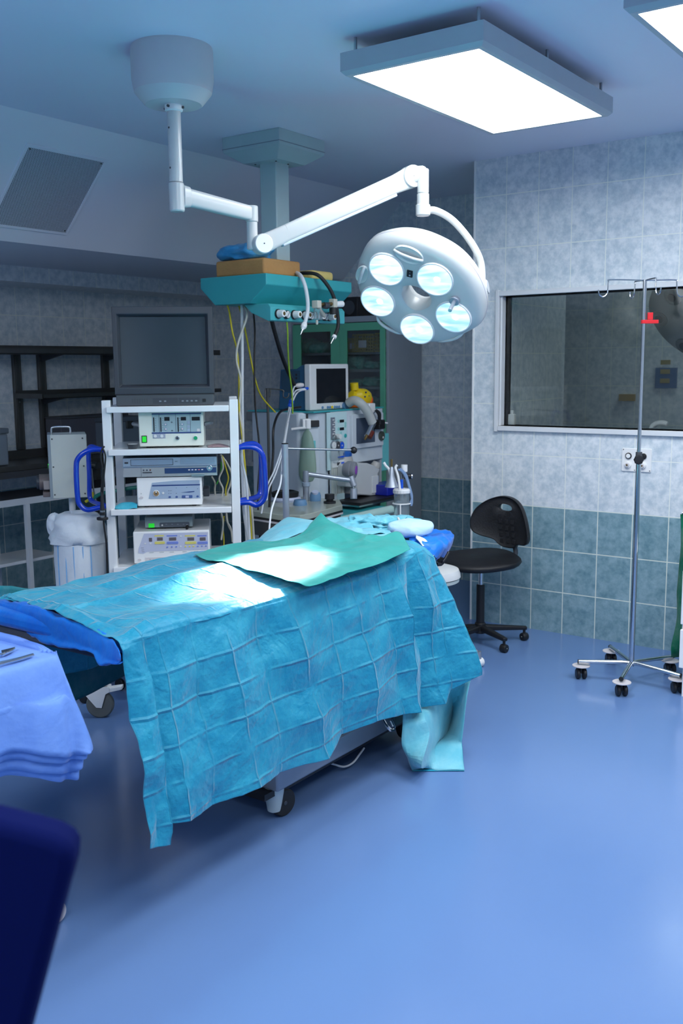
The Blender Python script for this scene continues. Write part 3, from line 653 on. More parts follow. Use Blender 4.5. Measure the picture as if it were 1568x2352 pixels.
# recessed grips round the rim
def grip(c, w_, h_, rot):
    u, v = onhead(*c, 0.0); e1 = eu*math.cos(rot)+ev*math.sin(rot); e2 = -eu*math.sin(rot)+ev*math.cos(rot); cc = hp(u, v, 0.0)
    mb = MB(); vs = []; fs = []; n = 32; prof = [(1.0, 0.004), (0.93, 0.0125), (0.82, 0.009), (0.55, 0.0065), (0.0, 0.006)]
    for s, d in prof:
        for k in range(n): a = 2*PI*k/n; vs.append(cc+e1*(w_*s*math.cos(a))+e2*(h_*s*math.sin(a))+n_*d)
    for i in range(len(prof)-1):
        for k in range(n): l = (k+1) % n; fs.append((i*n+k, i*n+l, (i+1)*n+l, (i+1)*n+k))
    mb.add(vs, fs); g = mb.build('grip_recess', mat('grip recess', (0.62, 0.68, 0.68), 0.4), t)
    mb = MB(); mb.tube([cc+e1*(w_*s)+e2*h_*0.02*(1-s*s)+n_*(0.024-0.014*abs(s)**3) for s in (-0.95, -0.8, -0.4, 0, 0.4, 0.8, 0.95)], 0.0075, n=12); mb.build('grip_bar', lampw, g)
grip((940, 583), 0.070, 0.042, math.radians(-8))
grip((833, 628), 0.050, 0.03, math.radians(75))
def rimbar(l):
    out = []
    for x, y, d in l: u, v = onhead(x, y, d); out.append(hp(u, v, d))
    return out
mb = MB(); mb.tube(rimbar(((868, 722, -0.03), (868, 734, -0.02), (878, 746, -0.012), (896, 757, -0.012), (914, 764, -0.02), (926, 764, -0.035))), 0.008, n=12); mb.build('grip_bar', lampw, t)
mb = MB(); mb.tube(rimbar(((1004, 777, -0.035), (1008, 783, -0.018), (1027, 782, -0.01), (1046, 777, -0.01), (1060, 767, -0.018), (1062, 760, -0.035))), 0.007, n=12); mb.build('grip_bar', lampw, t)
u, v = onhead(942, 627, 0.006); hf = Face(hp(u, v, 0.007), eu, ev, t); hf.ez = n_.copy()
hf.rect('rocker_switch', -0.014, -0.018, 0.012, 0.016, black, 0.006, r=0.002)
hf.poly('switch_mark', circ(0, -0.008, 0.004, 12), lgrey, 0.0066, 0.005); hf.rect('switch_mark', -0.0008, 0.004, 0.0008, 0.010, lgrey, 0.0066, base=0.005)
u, v = onhead(1045, 688, 0.006); kc = hp(u, v, 0.006)
mb = MB(); mb.cyl(kc, kc+n_*0.018, 0.023, n=28); mb.build('knob_base', alum, t, bevel=0.003)
kd = (PD(1033, 713, 4.18)-kc-n_*0.02).normalized(); mb = MB(); mb.cyl(kc+n_*0.012, kc+n_*0.02+kd*0.085, 0.0085, n=20); mb.build('control_rod', alum, t, bevel=0.001)
# ================================================================== GAS SUPPLY COLUMN
t = thing('gas_supply_column', 'pale column hanging from the ceiling with a turquoise gas console at its foot', 'gas column', (-3.38, 4.15, H))
gx, gy = -3.385, 4.15
mb = MB(); a = 0.19; mb.add([(gx+sx*r, gy+sy*r, z) for r, z in ((a, H), (a, H-0.075), (a-0.075, H-0.128)) for sx, sy in ((-1, -1), (1, -1), (1, 1), (-1, 1))],
 [(0, 1, 2, 3), (11, 10, 9, 8)]+[(k*4+i, k*4+(i+1) % 4, k*4+4+(i+1) % 4, k*4+4+i) for k in range(2) for i in range(4)]); mb.build('ceiling_cap', capg, t, smooth=False, bevel=0.003)
MB().box(gx-a-0.001, gx+a+0.001, gy-a-0.001, gy+a+0.001, H-0.062, H-0.058).build('cap_seam', mgrey, t)
MB().box(gx-0.055, gx+0.055, gy-0.055, gy+0.055, 2.03, H-0.12).build('column', capg, t, bevel=0.006)
for dx, dy in ((-0.07, -0.07), (0.07, -0.07), (0.07, 0.03)): MB().cyl((gx+dx, gy+dy, H-0.131), (gx+dx, gy+dy, H-0.127), 0.005, n=8).build('screw', black, t)
zt = 2.045; X0, X1, Y0, Y1 = -3.69, -3.235, 3.885, 4.64
mb = MB(); vs = [(X0, Y0, zt), (X1, Y0, zt), (X1, Y1, zt), (X0, Y1, zt), (X0, Y0, zt-0.055), (X1, Y0, zt-0.055), (X1, Y1, zt-0.055), (X0, Y1, zt-0.055),
 (X0+0.10, Y0+0.0, zt-0.145), (X1-0.11, Y0+0.0, zt-0.145), (X1-0.11, Y1-0.0, zt-0.145), (X0+0.10, Y1-0.0, zt-0.145)]
mb.add(vs, [(0, 1, 2, 3), (11, 10, 9, 8)]+[(k*4+i, k*4+(i+1) % 4, k*4+4+(i+1) % 4, k*4+4+i) for k in range(2) for i in range(4)])
mb.build('console_shelf', teal, t, bevel=0.004, smooth=False)
ub = X1-0.005
mb = MB(); mb.prism([(X0+0.26, zt-0.145), (X1-0.12, zt-0.145), (X1-0.028, zt-0.147), (X1-0.012, zt-0.165), (X1-0.012, zt-0.232), (X1-0.03, zt-0.236), (X0+0.31, zt-0.19)], (0, Y0+0.045, 0), (1, 0, 0), (0, 0, 1), (0, Y1-Y0-0.10, 0))
gb = mb.build('gas_rail', mat('light turquoise enamel', (0.08, 0.47, 0.50), 0.35), t, bevel=0.004, smooth=False)
gp = Face((X1-0.012, Y0+0.045, zt-0.232), (0, 1, 0), (0, 0, 1), t)
for px in (625, 662, 681, 706): 
    p = PX(px, 696 if px < 700 else 699, X1-0.012); u = p.y-(Y0+0.045); v = p.z-(zt-0.232)
for i, u in enumerate((0.055, 0.188, 0.275, 0.40, 0.50)):
    gp.knob('outlet_collar', u, 0.034, 0.0245, 0.010, black); gp.knob('gas_outlet', u, 0.034, 0.0215, 0.045, white2, r1=0.018); gp.knob('outlet_bore', u, 0.034, 0.010, 0.0465, brass)
for i, u in enumerate((0.118, 0.325, 0.455)):
    g = gp.knob('pressure_gauge', u, 0.032, 0.0215, 0.020, black); gp.knob('gauge_dial', u, 0.032, 0.0185, 0.0212, paper, parent=g)
    gp.poly('needle', [(u-0.010, 0.020), (u-0.008, 0.018), (u+0.012, 0.044), (u+0.010, 0.046)], ink, 0.022, 0.0212, parent=g)
rg = thing('oxygen_regulator', 'brass flow regulator with clear bowl and white nozzle plugged into the gas console', 'regulator', gp.pt(0.46, 0.03, 0.06))
q = lambda px, py, dx: PX(px, py, X1+dx)
mb = MB(); c = q(727, 700, 0.08); mb.box(c.x-0.02, c.x+0.02, c.y-0.018, c.y+0.018, c.z-0.018, c.z+0.022); mb.cyl(gp.pt(0.40, 0.034, 0.04), c, 0.012); mb.build('valve_body', ivory, rg, bevel=0.003)
MB().lathe([(0.017, 0), (0.018, -0.03), (0.016, -0.055), (0.006, -0.062), (0.006, -0.072), (0, -0.072)], (c.x, c.y, c.z-0.018), n=20).build('clear_bowl', clearm, rg)
MB().lathe([(0.006, -0.06), (0.007, -0.08), (0.004, -0.085), (0, -0.085)], (c.x, c.y, c.z-0.018), n=12).build('drain_cap', ivory, rg)
c2 = q(748, 702, 0.085); c3 = q(765, 698, 0.085); c4 = q(783, 698, 0.09)
mb = MB(); mb.cyl(c, c3, 0.010); mb.build('connector', brass, rg)
MB().cyl(c2-Vector((0, 0.018, 0)), c2+Vector((0, 0.016, 0)), 0.018, n=20).build('grip_sleeve', greyp, rg, bevel=0.003)
mb = MB(); mb.box(c3.x-0.018, c3.x+0.018, c3.y-0.016, c3.y+0.016, c3.z-0.02, c3.z+0.026); mb.build('tee_block', ivory, rg, bevel=0.003)
MB().cyl(c3+Vector((0, 0.015, -0.002)), c4+Vector((0, 0.012, 0.0)), 0.017, n=24).build('nozzle', white2, rg, bevel=0.002)
MB().cyl(c3+Vector((0, 0, -0.02)), c3+Vector((0, 0, -0.055)), 0.022, n=20).build('knob', black, rg, bevel=0.003)
def hose(name, lab, pts, r, m, extra=None, cat='hose', par=None):
    t = thing(name, lab, cat, pts[0]); MB().tube(pts, r, n=12, sub=8).build('tube', m, t)
    if extra: extra(t)
    return t
X1p = X1+0.03
P_ = [q(672, 628, -0.12)]+[q(x, y, d) for x, y, d in ((681, 627, -0.05), (692, 636, 0.02), (701, 660, 0.05), (706, 690, 0.06), (706, 715, 0.06), (700, 742, 0.06))]
def wt(t):
    a, b = P_[-1], q(695, 755, 0.06); d = (b-a).normalized()
    MB().lathe([(0.012, 0), (0.016, 0.010), (0.016, 0.026), (0.009, 0.034), (0.007, 0.042)], a, d, 20).build('hose_fitting', white2, t)
    MB().lathe([(0.007, 0.04), (0.006, 0.055), (0.002, 0.075), (0, 0.075)], a, d, 12).build('metal_tip', chrome, t)
hose('white_air_hose', 'white hose looping over the turquoise console edge with a metal tip', P_, 0.0105, wcable, wt)
P2 = [q(676, 631, -0.14)]+[q(x, y, d) for x, y, d in ((700, 627, -0.05), (730, 632, 0.03), (755, 660, 0.07), (768, 688, 0.085), (775, 720, 0.085), (776, 750, 0.085), (768, 772, 0.085))]
def bt(t):
    a, b = P2[-1], q(758, 792, 0.085); d = (b-a).normalized()
    MB().lathe([(0.013, -0.002), (0.013, 0.012), (0.009, 0.014)], a, d, 20).build('white_collar', white2, t)
    MB().lathe([(0.008, 0.013), (0.006, 0.03), (0.002, 0.055), (0, 0.055)], a, d, 12).build('metal_tip', chrome, t)
hose('black_air_hose', 'black hose arching over the turquoise console beside the white hose', P2, 0.010, rubber, bt)
# things lying on the console
a, b, c, d = PZ(511, 632, zt), PZ(612, 628, zt), PZ(677, 633, zt), PZ(575, 640, zt)
mb = MB(); cz = zt
c0 = PX(618, 612, -3.30)
mb.box(-3.62, -3.285, 3.93, 4.235, zt+0.001, zt+0.085)
tag(mb.build('foam_cushion', foamB, bevel=0.012, seg=3), 'tan brown foam block lying on the turquoise gas console', 'cushion')
rnd = random.Random(3)
def lump(name, c, r, m, lab, cat, amp=0.22, seed=1, parent=None, flat=None, fr=3.0, sub=1, n=28):
    rr = random.Random(seed); ph = [(rr.uniform(-fr, fr), rr.uniform(-fr, fr), rr.uniform(-fr, fr), rr.uniform(0, 6)) for _ in range(8)]
    mb = MB(); vs = []; fs = []; m_ = n//2+2; fr = fr*0.9
    for i in range(m_+1):
        th = PI*i/m_
        for k in range(n):
            u = 2*PI*k/n; dx, dy, dz = math.sin(th)*math.cos(u), math.sin(th)*math.sin(u), math.cos(th)
            w_ = 1+amp*(0.7-1.9*abs(noise.noise(Vector((dx*fr*0.45+seed, dy*fr*0.45, dz*fr*0.45))))-1.2*abs(noise.noise(Vector((dx*fr+seed, dy*fr, dz*fr))))-0.5*abs(noise.noise(Vector((dx*fr*2.2, dy*fr*2.2+seed, dz*fr*2.2)))))
            ee = 0.7; f = lambda v: math.copysign(abs(v)**ee, v)
            z = c[2]+r[2]*f(dz)*w_
            vs.append((c[0]+r[0]*f(dx)*w_, c[1]+r[1]*f(dy)*w_, max(z, flat) if flat is not None else z))
    for i in range(m_):
        for k in range(n): l = (k+1) % n; fs.append((i*n+k, (i+1)*n+k, (i+1)*n+l, i*n+l))
    mb.add(vs, fs); o = mb.build(name, m, parent, sub=sub, ang=180)
    return tag(o, lab, cat) if lab else o
lump('bundled_blue_cover', (-3.49, 4.045, zt+0.125), (0.15, 0.13, 0.05), capblue, 'crumpled sky blue cover lying on the tan foam block', 'cover', 0.30, 5, flat=zt+0.086, fr=5)
mb = MB(); mb.box(-3.55, -3.30, 4.36, 4.56, zt+0.001, zt+0.055); o = mb.build('sponge_block', foamY, bevel=0.02, seg=4); tag(o, 'yellow sponge foam block at the far end of the turquoise console', 'sponge')
# hanging cables below the console
def cable(name, lab, pts, r, m, cat='cable', group=None):
    o = MB().tube(pts, r, n=8, sub=8).build(name, m); return tag(o, lab, cat, group)
PDs = lambda l, D: [PD(x, y, D+(k*0.0)) for k, (x, y) in enumerate(l)]
def pdv(l): return [PD(x, y, d) for x, y, d in l]
cable('yellow_cable', 'yellow cable dropping from the left end of the console down behind the trolley', pdv([(516, 684, 5.15), (526, 715, 5.15), (533, 760, 5.12), (543, 800, 5.1), (548, 850, 5.05), (549, 920, 5.0), (551, 960, 5.0), (560, 1040, 5.0), (566, 1110, 5.0), (575, 1180, 5.0), (580, 1300, 5.0)]), 0.0045, yellow)
cable('yellow_cable', 'yellow cable slanting from the console to the top of the anaesthesia machine', pdv([(545, 690, 5.2), (560, 745, 5.2), (572, 805, 5.25), (585, 868, 5.3), (600, 910, 5.4), (632, 947, 5.5)]), 0.0045, yellow)
cable('ivory_cable', 'ivory cable winding around the grey conduit below the console', pdv([(540, 685, 5.15), (562, 705, 5.15), (567, 725, 5.1), (556, 760, 5.1), (545, 795, 5.05), (543, 830, 5.0), (553, 875, 5.0), (550, 930, 5.0), (552, 960, 5.0), (558, 1000, 5.0), (556, 1050, 5.0), (565, 1100, 5.0), (578, 1170, 5.0), (586, 1300, 5.0)]), 0.006, ivory)
cable('conduit_tube', 'straight pale grey tube hanging from the console behind the trolley', pdv([(555, 690, 5.15), (556, 800, 5.12), (556, 930, 5.1), (560, 1100, 5.1), (570, 1300, 5.1)]), 0.0085, wcable, 'tube')
cable('black_cable', 'thin black cable hanging straight from the console behind the monitor trolley', pdv([(580, 702, 5.2), (585, 760, 5.2), (584, 830, 5.2), (586, 930, 5.2), (596, 1040, 5.2), (592, 1150, 5.2), (600, 1280, 5.2)]), 0.005, bcable)
cable('black_power_hose', 'thick black hose slanting from the console down to the patient monitor', pdv([(617, 708, 5.1), (630, 760, 5.2), (648, 820, 5.35), (668, 868, 5.5), (685, 900, 5.6)]), 0.011, bcable, 'hose')
cable('earth_wire', 'yellow and green earth wire hanging beside the thick black hose', pdv([(655, 710, 5.1), (660, 757, 5.15), (661, 800, 5.2), (664, 850, 5.3), (670, 900, 5.4), (672, 950, 5.45)]), 0.0042, ygreen)
cable('machine_power_cable', 'black cable curving from the patient monitor down the side of the machine', pdv([(690, 935, 5.6), (660, 940, 5.5), (640, 950, 5.4), (628, 985, 5.3), (627, 1040, 5.3), (622, 1110, 5.3), (618, 1170, 5.3)]), 0.007, bcable)
# loop of wires with blue clamp hanging at the monitor
def leads(t):
    for l in ([(672, 922, 5.45), (672, 900, 5.5), (678, 886, 5.55), (688, 884, 5.57)], [(668, 922, 5.45), (674, 905, 5.5), (682, 896, 5.5), (700, 893, 5.55)], [(672, 922, 5.45), (680, 905, 5.5), (690, 897, 5.5), (702, 895, 5.55)],
              [(664, 935, 5.45), (656, 985, 5.2), (650, 1020, 5.0), (630, 1080, 4.9), (612, 1120, 4.85), (600, 1180, 4.8)], [(667, 935, 5.45), (659, 985, 5.2), (652, 1025, 5.0), (634, 1085, 4.9), (618, 1120, 4.85), (612, 1150, 4.8)], [(668, 935, 5.45), (655, 1000, 5.0), (648, 1060, 4.7), (644, 1110, 4.5), (630, 1150, 4.4), (622, 1180, 4.35), (616, 1240, 4.3)]):
        MB().tube(pdv(l), 0.0042, n=8, sub=8).build('lead', wcable, t)
    MB().lathe([(0.012, 0), (0.015, 0.004), (0.015, 0.018), (0.012, 0.020), (0.015, 0.022), (0.015, 0.038), (0.012, 0.04)], PD(666, 935, 5.45), (PD(670, 918, 5.45)-PD(666, 935, 5.45)), 16).build('blue_clip', blueb, t)
    MB().lathe([(0.0, 0), (0.010, 0.004), (0.014, 0.02), (0.014, 0.04), (0.006, 0.055), (0, 0.056)], PD(698, 884, 5.57), (PD(680, 886, 5.55)-PD(698, 884, 5.57)), 16).build('grey_plug', capc, t)
    MB().cyl(PD(706, 892, 5.6), PD(690, 896, 5.55), 0.009, n=14).build('blue_plug', blueb, t)
leads(thing('patient_leads', 'white patient leads bundled by a blue clip hanging from the patient monitor', 'cable bundle', PD(666, 935, 5.45)))

# ================================================================== EQUIPMENT TROLLEY
CO = Vector((-3.466, 3.006, 0)); CA = 0.736
CX = Vector((math.cos(CA), math.sin(CA), 0)); CY = Vector((-math.sin(CA), math.cos(CA), 0)); CZ = Vector((0, 0, 1))
CM = Matrix.Translation(CO) @ Matrix.Rotation(CA, 4, 'Z')
def cl(px, py, v):
    d = ray(px, py); s = ((CO-CAM).dot(CY)+v)/d.dot(CY); p = CAM+d*s-CO; return Vector((p.dot(CX), v, p.z))
def cw(x, y, z): return CO+CX*x+CY*y+CZ*z
t = thing('equipment_trolley', 'tall white metal trolley stacked with video and electrosurgery units', 'trolley', CO, CA)
for x0 in (-0.022, 0.558):
    for y0 in (0.018, 0.47): MB(CM).box(x0, x0+0.04, y0, y0+0.05, 0.17, 1.432 if x0 < 0 else 1.430).build('post', white, t, bevel=0.003)
SH = [1.403, 1.207, 0.929, 0.656, 0.25]
for z in SH:
    mb = MB(CM); mb.box(0.0, 0.556, 0.0, 0.50, z-0.028, z); mb.build('shelf', white, t, bevel=0.003)
MB(CM).box(-0.04, 0.62, 0.0, 0.52, 0.13, 0.17).build('base_frame', white, t, bevel=0.006)
def caster(parent, c, r, wd, body, tyre, hub, dirv, fork=True, name='caster'):
    """twin or fork caster: parts of a thing; c = ground contact, dirv = rolling direction"""
    d = Vector(dirv).normalized(); s = d.cross(Vector((0, 0, 1))).normalized(); c = Vector(c)
    wc = c+Vector((0, 0, r))
    mb = MB(); mb.lathe([(r*0.55, -wd/2), (r*0.9, -wd/2), (r, -wd*0.3), (r, wd*0.3), (r*0.9, wd/2), (r*0.55, wd/2)], wc, s, 36); mb.build(name+'_tyre', tyre, parent)
    k = MB(); k.cyl(wc-s*(wd*0.5-0.001), wc+s*(wd*0.5-0.001), r*0.6, n=28); k.cyl(wc-s*(wd*0.62), wc+s*(wd*0.62), r*0.16, n=12); k.build(name+'_hub', hub, parent, bevel=0.002)
    return wc, d, s
fw = Vector((FW.x, FW.y, 0)).normalized(); rt2 = Vector((RT.x, RT.y, 0)).normalized()
for i, (cp_, px0) in enumerate(((PZ(232, 1647, 0), 1), (cw(0.58, 0.04, 0), 0), (cw(0.58, 0.47, 0), 0), (cw(0.0, 0.47, 0), 0))):
    wc, d, s = caster(t, cp_, 0.0625, 0.030, None, grubber, white2, -rt2)
    w2 = 0.022; pv = wc+rt2*(-0.02)
    for sg in (-1, 1):
        O = wc+s*sg*w2; mb = MB(); mb.prism([(-0.010, -0.012), (0.012, -0.004), (0.045, 0.045), (0.062, 0.055), (0.062, 0.082), (-0.032, 0.082), (-0.052, 0.05), (-0.028, 0.025)][::-1] if 0 else [(-0.014, -0.010), (0.010, -0.012), (0.02, 0.02), (0.03, 0.052), (0.048, 0.062), (0.048, 0.086), (-0.04, 0.086), (-0.058, 0.045)], O, rt2, CZ, s*0.003)
        mb.build('caster_fork', white2, t)
    MB().cyl(wc+Vector((0, 0, 0.075)), wc+Vector((0, 0, 0.115)), 0.02, n=16).build('caster_swivel', steel, t)
    mb = MB(); mb.prism([(0.03, 0.056), (0.105, 0.072), (0.105, 0.088), (0.03, 0.078)], wc-s*0.018, rt2, CZ, s*0.036); mb.build('brake_pedal', white2, t, bevel=0.002)
# blue bent-tube handles
def loopL(px, D0, offs):
    for dv in offs: yield [cl(x, y, v+dv) for x, y, v in px]
hl = [(246, 1034, 0.05), (222, 1032, 0.045), (200, 1036, 0.04), (180, 1052, 0.04), (175, 1075, 0.04), (178, 1140, 0.04), (184, 1160, 0.04), (200, 1171, 0.04), (222, 1167, 0.045), (246, 1162, 0.05)]
MB(CM).tube([cl(*p) for p in hl], 0.0125, n=14).build('blue_handle', bluep, t)
hb = [(246, 1036, 0.07), (225, 1030, 0.12), (208, 1026, 0.16), (203, 1040, 0.18), (205, 1090, 0.18), (206, 1140, 0.18), (214, 1152, 0.16), (230, 1158, 0.1), (246, 1162, 0.07)]
MB(CM).tube([cl(*p) for p in hb], 0.0115, n=14).build('blue_handle', bluep, t)
hr = [(546, 1028, 0.05), (570, 1026, 0.05), (592, 1032, 0.05), (604, 1050, 0.05), (608, 1090, 0.05), (609, 1130, 0.05), (603, 1150, 0.05), (588, 1160, 0.05), (570, 1154, 0.05), (546, 1156, 0.05)]
MB(CM).tube([cl(*p) for p in hr], 0.0135, n=14).build('blue_handle', bluep, t)
hb = [(546, 1030, 0.07), (565, 1021, 0.12), (585, 1020, 0.16), (597, 1032, 0.18), (600, 1060, 0.18), (600, 1110, 0.18), (596, 1135, 0.17), (580, 1145, 0.13), (546, 1150, 0.08)]
MB(CM).tube([cl(*p) for p in hb], 0.0135, n=14).build('blue_handle', bluep, t)
def unit(name, lab, cat, tl, br, v, depth, body, bevel=0.006, dz=0.0, shelf=None, feet=True, ret=False):
    """a box-shaped device on the trolley located by its visible front corners"""
    a, b = cl(*tl, v), cl(*br, v); x0, x1, z1, z0 = a.x, b.x, a.z, b.z
    if shelf is not None: z0 = shelf+(0.008 if feet else 0.0005)
    t = thing(name, lab, cat, cw((x0+x1)/2, v+depth/2, z0), CA)
    MB(CM).box(x0, x1, v, v+depth, z0, z1).build('body', body, t, bevel=bevel, seg=3)
    if feet:
        for x in (x0+0.04, x1-0.04):
            for y in (v+0.04, v+depth-0.04): MB(CM).cyl((x, y, z0-0.008), (x, y, z0+0.001), 0.012, n=14).build('foot', rubber, t)
    f = Face(cw(0, v, 0), CX, CZ, t); f.v = v
    def pr(px, py): p = cl(px, py, v); return p.x, p.z
    return t, f, pr, (x0, x1, z0, z1)
# ---- CRT monitor on top
a, b = cl(255, 704, 0.02), cl(493, 929, 0.02); x0, x1, z1 = a.x, b.x, a.z; z0 = SH[0]+0.001
t = thing('crt_monitor', 'dark grey tube monitor standing on top of the white trolley', 'monitor', cw((x0+x1)/2, 0.25, z0), CA)
s0, s1 = cl(273, 728, 0.03), cl(475, 882, 0.03); zb = cl(300, 906, 0.02).z
mb = MB(CM); e = 0.012
def rr(x0, z0, x1, z1, y): return [(x0, y, z0), (x1, y, z0), (x1, y, z1), (x0, y, z1)]
R = [rr(x0, zb, x1, z1, 0.05), rr(x0, zb, x1, z1, 0.02), rr(s0.x-0.012, s1.z-0.012, s1.x+0.012, s0.z+0.012, 0.018), rr(s0.x, s1.z, s1.x, s0.z, 0.042)]
mb.add([p for r in R for p in r], [(k*4+i, k*4+(i+1) % 4, k*4+4+(i+1) % 4, k*4+4+i) for k in range(3) for i in range(4)])
mb.build('bezel', greyp, t, smooth=False, bevel=0.003)
mb = MB(CM); mb.box(x0, x1, 0.05, 0.16, zb, z1); mb.frustum((x0, x1, zb, z1), 0, (x0+0.05, x1-0.05, zb+0.03, z1-0.06), 1, Matrix(((1, 0, 0, 0), (0, 0, 0.30, 0.16), (0, 1, 0, 0), (0, 0, 0, 1)))); mb.build('rear_housing', greyp, t, smooth=False, bevel=0.004)
mb = MB(CM); rows = []
for i in range(13):
    rows.append([])
    for j in range(17):
        u, v = j/16, i/12; rows[-1].append((s0.x+(s1.x-s0.x)*u, 0.044-0.012*(1-(2*u-1)**2), s1.z+(s0.z-s1.z)*v))
mb.grid(rows); mb.build('screen', crt, t)
mb = MB(CM); mb.box(x0+0.004, x1-0.004, 0.022, 0.40, z0, zb); mb.build('control_base', mat('lower grey plastic', (0.07, 0.078, 0.09), 0.5), t, bevel=0.004)
mb = MB(CM); mb.box(x0+0.001, x1-0.001, 0.0205, 0.16, zb-0.003, zb+0.0005); mb.build('seam', black, t)
f = Face(cw(0, 0.022, 0), CX, CZ, t)
h_ = zb-z0
f.rect('control_window', x0+0.17, z0+0.010, x0+0.283, z0+0.036, mat('slate panel', (0.05, 0.055, 0.068), 0.4), 0.0015, r=0.002); f.rect('control_window', x0+0.287, z0+0.010, x0+0.383, z0+0.036, MATS['slate panel'], 0.0015, r=0.002)
for k in range(2): f.rect('button', x0+0.198+k*0.022, z0+0.018, x0+0.208+k*0.022, z0+0.024, mgrey, 0.0028, r=0.001)
for k in range(4): f.rect('button', x0+0.300+k*0.0205, z0+0.018, x0+0.310+k*0.0205, z0+0.024, mgrey, 0.0028, r=0.001)
f.rect('power_button', x0+0.395, z0+0.016, x0+0.411, z0+0.030, black, 0.003, r=0.001)
for r_ in range(4):
    mbv = MB(CM)
for k in range(7):
    f.rect('speaker_slot', x0+0.075+k*0.011, z0+0.012, x0+0.081+k*0.011, z0+0.034, dgrey, 0.0008)
ff = Face(cw(0, 0.02, 0), CX, CZ, t); ff.text(x0+0.043, z1-0.028, 'Trinitron', 0.010, lgrey, 0.0006)
# ---- insufflator
t, f, pr, (x0, x1, z0, z1) = unit('insufflator_unit', 'cream medical unit with bar gauges and green lit switch under the monitor', 'medical device', (317, 947), (469, 1021), 0.05, 0.30, cream, shelf=SH[1], bevel=0.005)
def R4(f, pr, name, px0, py0, px1, py1, m, d=0.002, **k):
    a, b = pr(px0, py0), pr(px1, py1); return f.rect(name, a[0], min(a[1], b[1]), b[0], max(a[1], b[1]), m, d, **k)
def zi(x, y): return 230+x/5.4069, 930+y/5.4069
def RZ(name, x0, y0, x1, y1, m, d=0.002, **k): a = zi(x0, y0); b = zi(x1, y1); return R4(f, pr, name, a[0], a[1], b[0], b[1], m, d, **k)
def CZc(name, x, y, r, m, d=0.006): a = pr(*zi(x, y)); return f.knob(name, a[0], a[1], r, d, m)
dp = RZ('display_panel', 640, 108, 1253, 345, mat('pale green blue panel', (0.34, 0.46, 0.50), 0.4), 0.0012)
RZ('button_panel', 650, 347, 810, 415, mat('lilac grey panel', (0.36, 0.40, 0.50), 0.4), 0.0012)
for x in (733, 938, 1120): RZ('panel_line', x-2, 112, x+2, 343, ink, 0.0018)
RZ('panel_border', 640, 105, 1253, 110, navyt, 0.0018); RZ('panel_border', 640, 343, 1253, 348, navyt, 0.0018)
for x in (667, 753, 967): RZ('bar_gauge', x-10, 155, x+10, 333, lcd, 0.0025)
for a_ in ((795, 150, 862, 197), (1000, 150, 1066, 192), (1135, 148, 1237, 192)): RZ('digital_display', *a_, lcd, 0.0025)
for x in (688, 778, 988):
    for k in range(6): RZ('scale_mark', x-4, 165+k*29, x+4, 170+k*29, ink, 0.0018)
for x, y in ((812, 243), (814, 300), (1018, 240), (1020, 297)): CZc('round_button', x, y, 0.0062, sblue, 0.004); CZc('button_face', x, y, 0.0045, capc, 0.005)
for y in (218, 268, 315): RZ('square_button', 1080, y-17, 1117, y+17, panelb, 0.004, r=0.001)
RZ('square_button', 1202, 296, 1237, 330, capc, 0.004, r=0.001)
for x, y in ((684, 388), (766, 388)): CZc('round_button', x, y, 0.0075, paper, 0.004)
for x, y in ((888, 215), (893, 320)): RZ('symbol_mark', x-12, y-3, x+12, y+3, ink, 0.0018); RZ('symbol_mark', x-2, y-15, x+2, y+15, ink, 0.0018)
sw = RZ('power_switch_frame', 514, 382, 583, 468, black, 0.004); RZ('power_switch', 523, 392, 575, 460, ledg, 0.007, parent=sw)
CZc('gas_outlet', 960, 412, 0.010, chrome, 0.008); CZc('outlet_bore', 958, 412, 0.004, black, 0.009)
CZc('outlet_ring', 1184, 410, 0.0115, paper, 0.005); CZc('green_button', 1184, 410, 0.009, mat('green button', (0.0, 0.35, 0.14), 0.4), 0.010)
for x in (x0-0.001, x1+0.001):
    s = -1 if x < (x0+x1)/2 else 1; MB(CM).tube([(x, 0.12, z0+0.095), (x+s*0.028, 0.13, z0+0.10), (x+s*0.032, 0.18, z0+0.10), (x, 0.20, z0+0.095)], 0.008, n=10).build('side_handle', mgrey, t)
# ---- small things on that shelf
a = cl(294, 1014, 0.02); b = cl(316, 1014, 0.02); m_ = (a.x+b.x)/2
t = tag(MB(CM).lathe([(0.0, 0.001), (0.020, 0.001), (0.026, 0.022), (0.0235, 0.022), (0.018, 0.004), (0, 0.004)], (m_-0.003, 0.035, SH[1]), n=24).build('small_dish', greyp), 'small dark dish with pale lining on the second trolley shelf', 'dish')
MB(CM).lathe([(0.0, 0.012), (0.021, 0.018), (0.0225, 0.0225), (0, 0.021)], (m_-0.003, 0.035, SH[1]), n=20).build('dish_lining', paper, t)
t = tag(MB(CM).grid(patch([[(0.455, 0.02, SH[1]+0.002), (0.50, 0.018, SH[1]+0.004), (0.55, 0.02, SH[1]+0.002)], [(0.45, 0.10, SH[1]+0.003), (0.50, 0.11, SH[1]+0.012), (0.55, 0.10, SH[1]+0.002)]], 5, 5)).build('picture_leaflet', mat('printed leaflet', (0.45, 0.30, 0.32), 0.5, nv=0.9, ns=60), solid=0.001), 'printed leaflets lying at the right end of the second trolley shelf', 'leaflet')
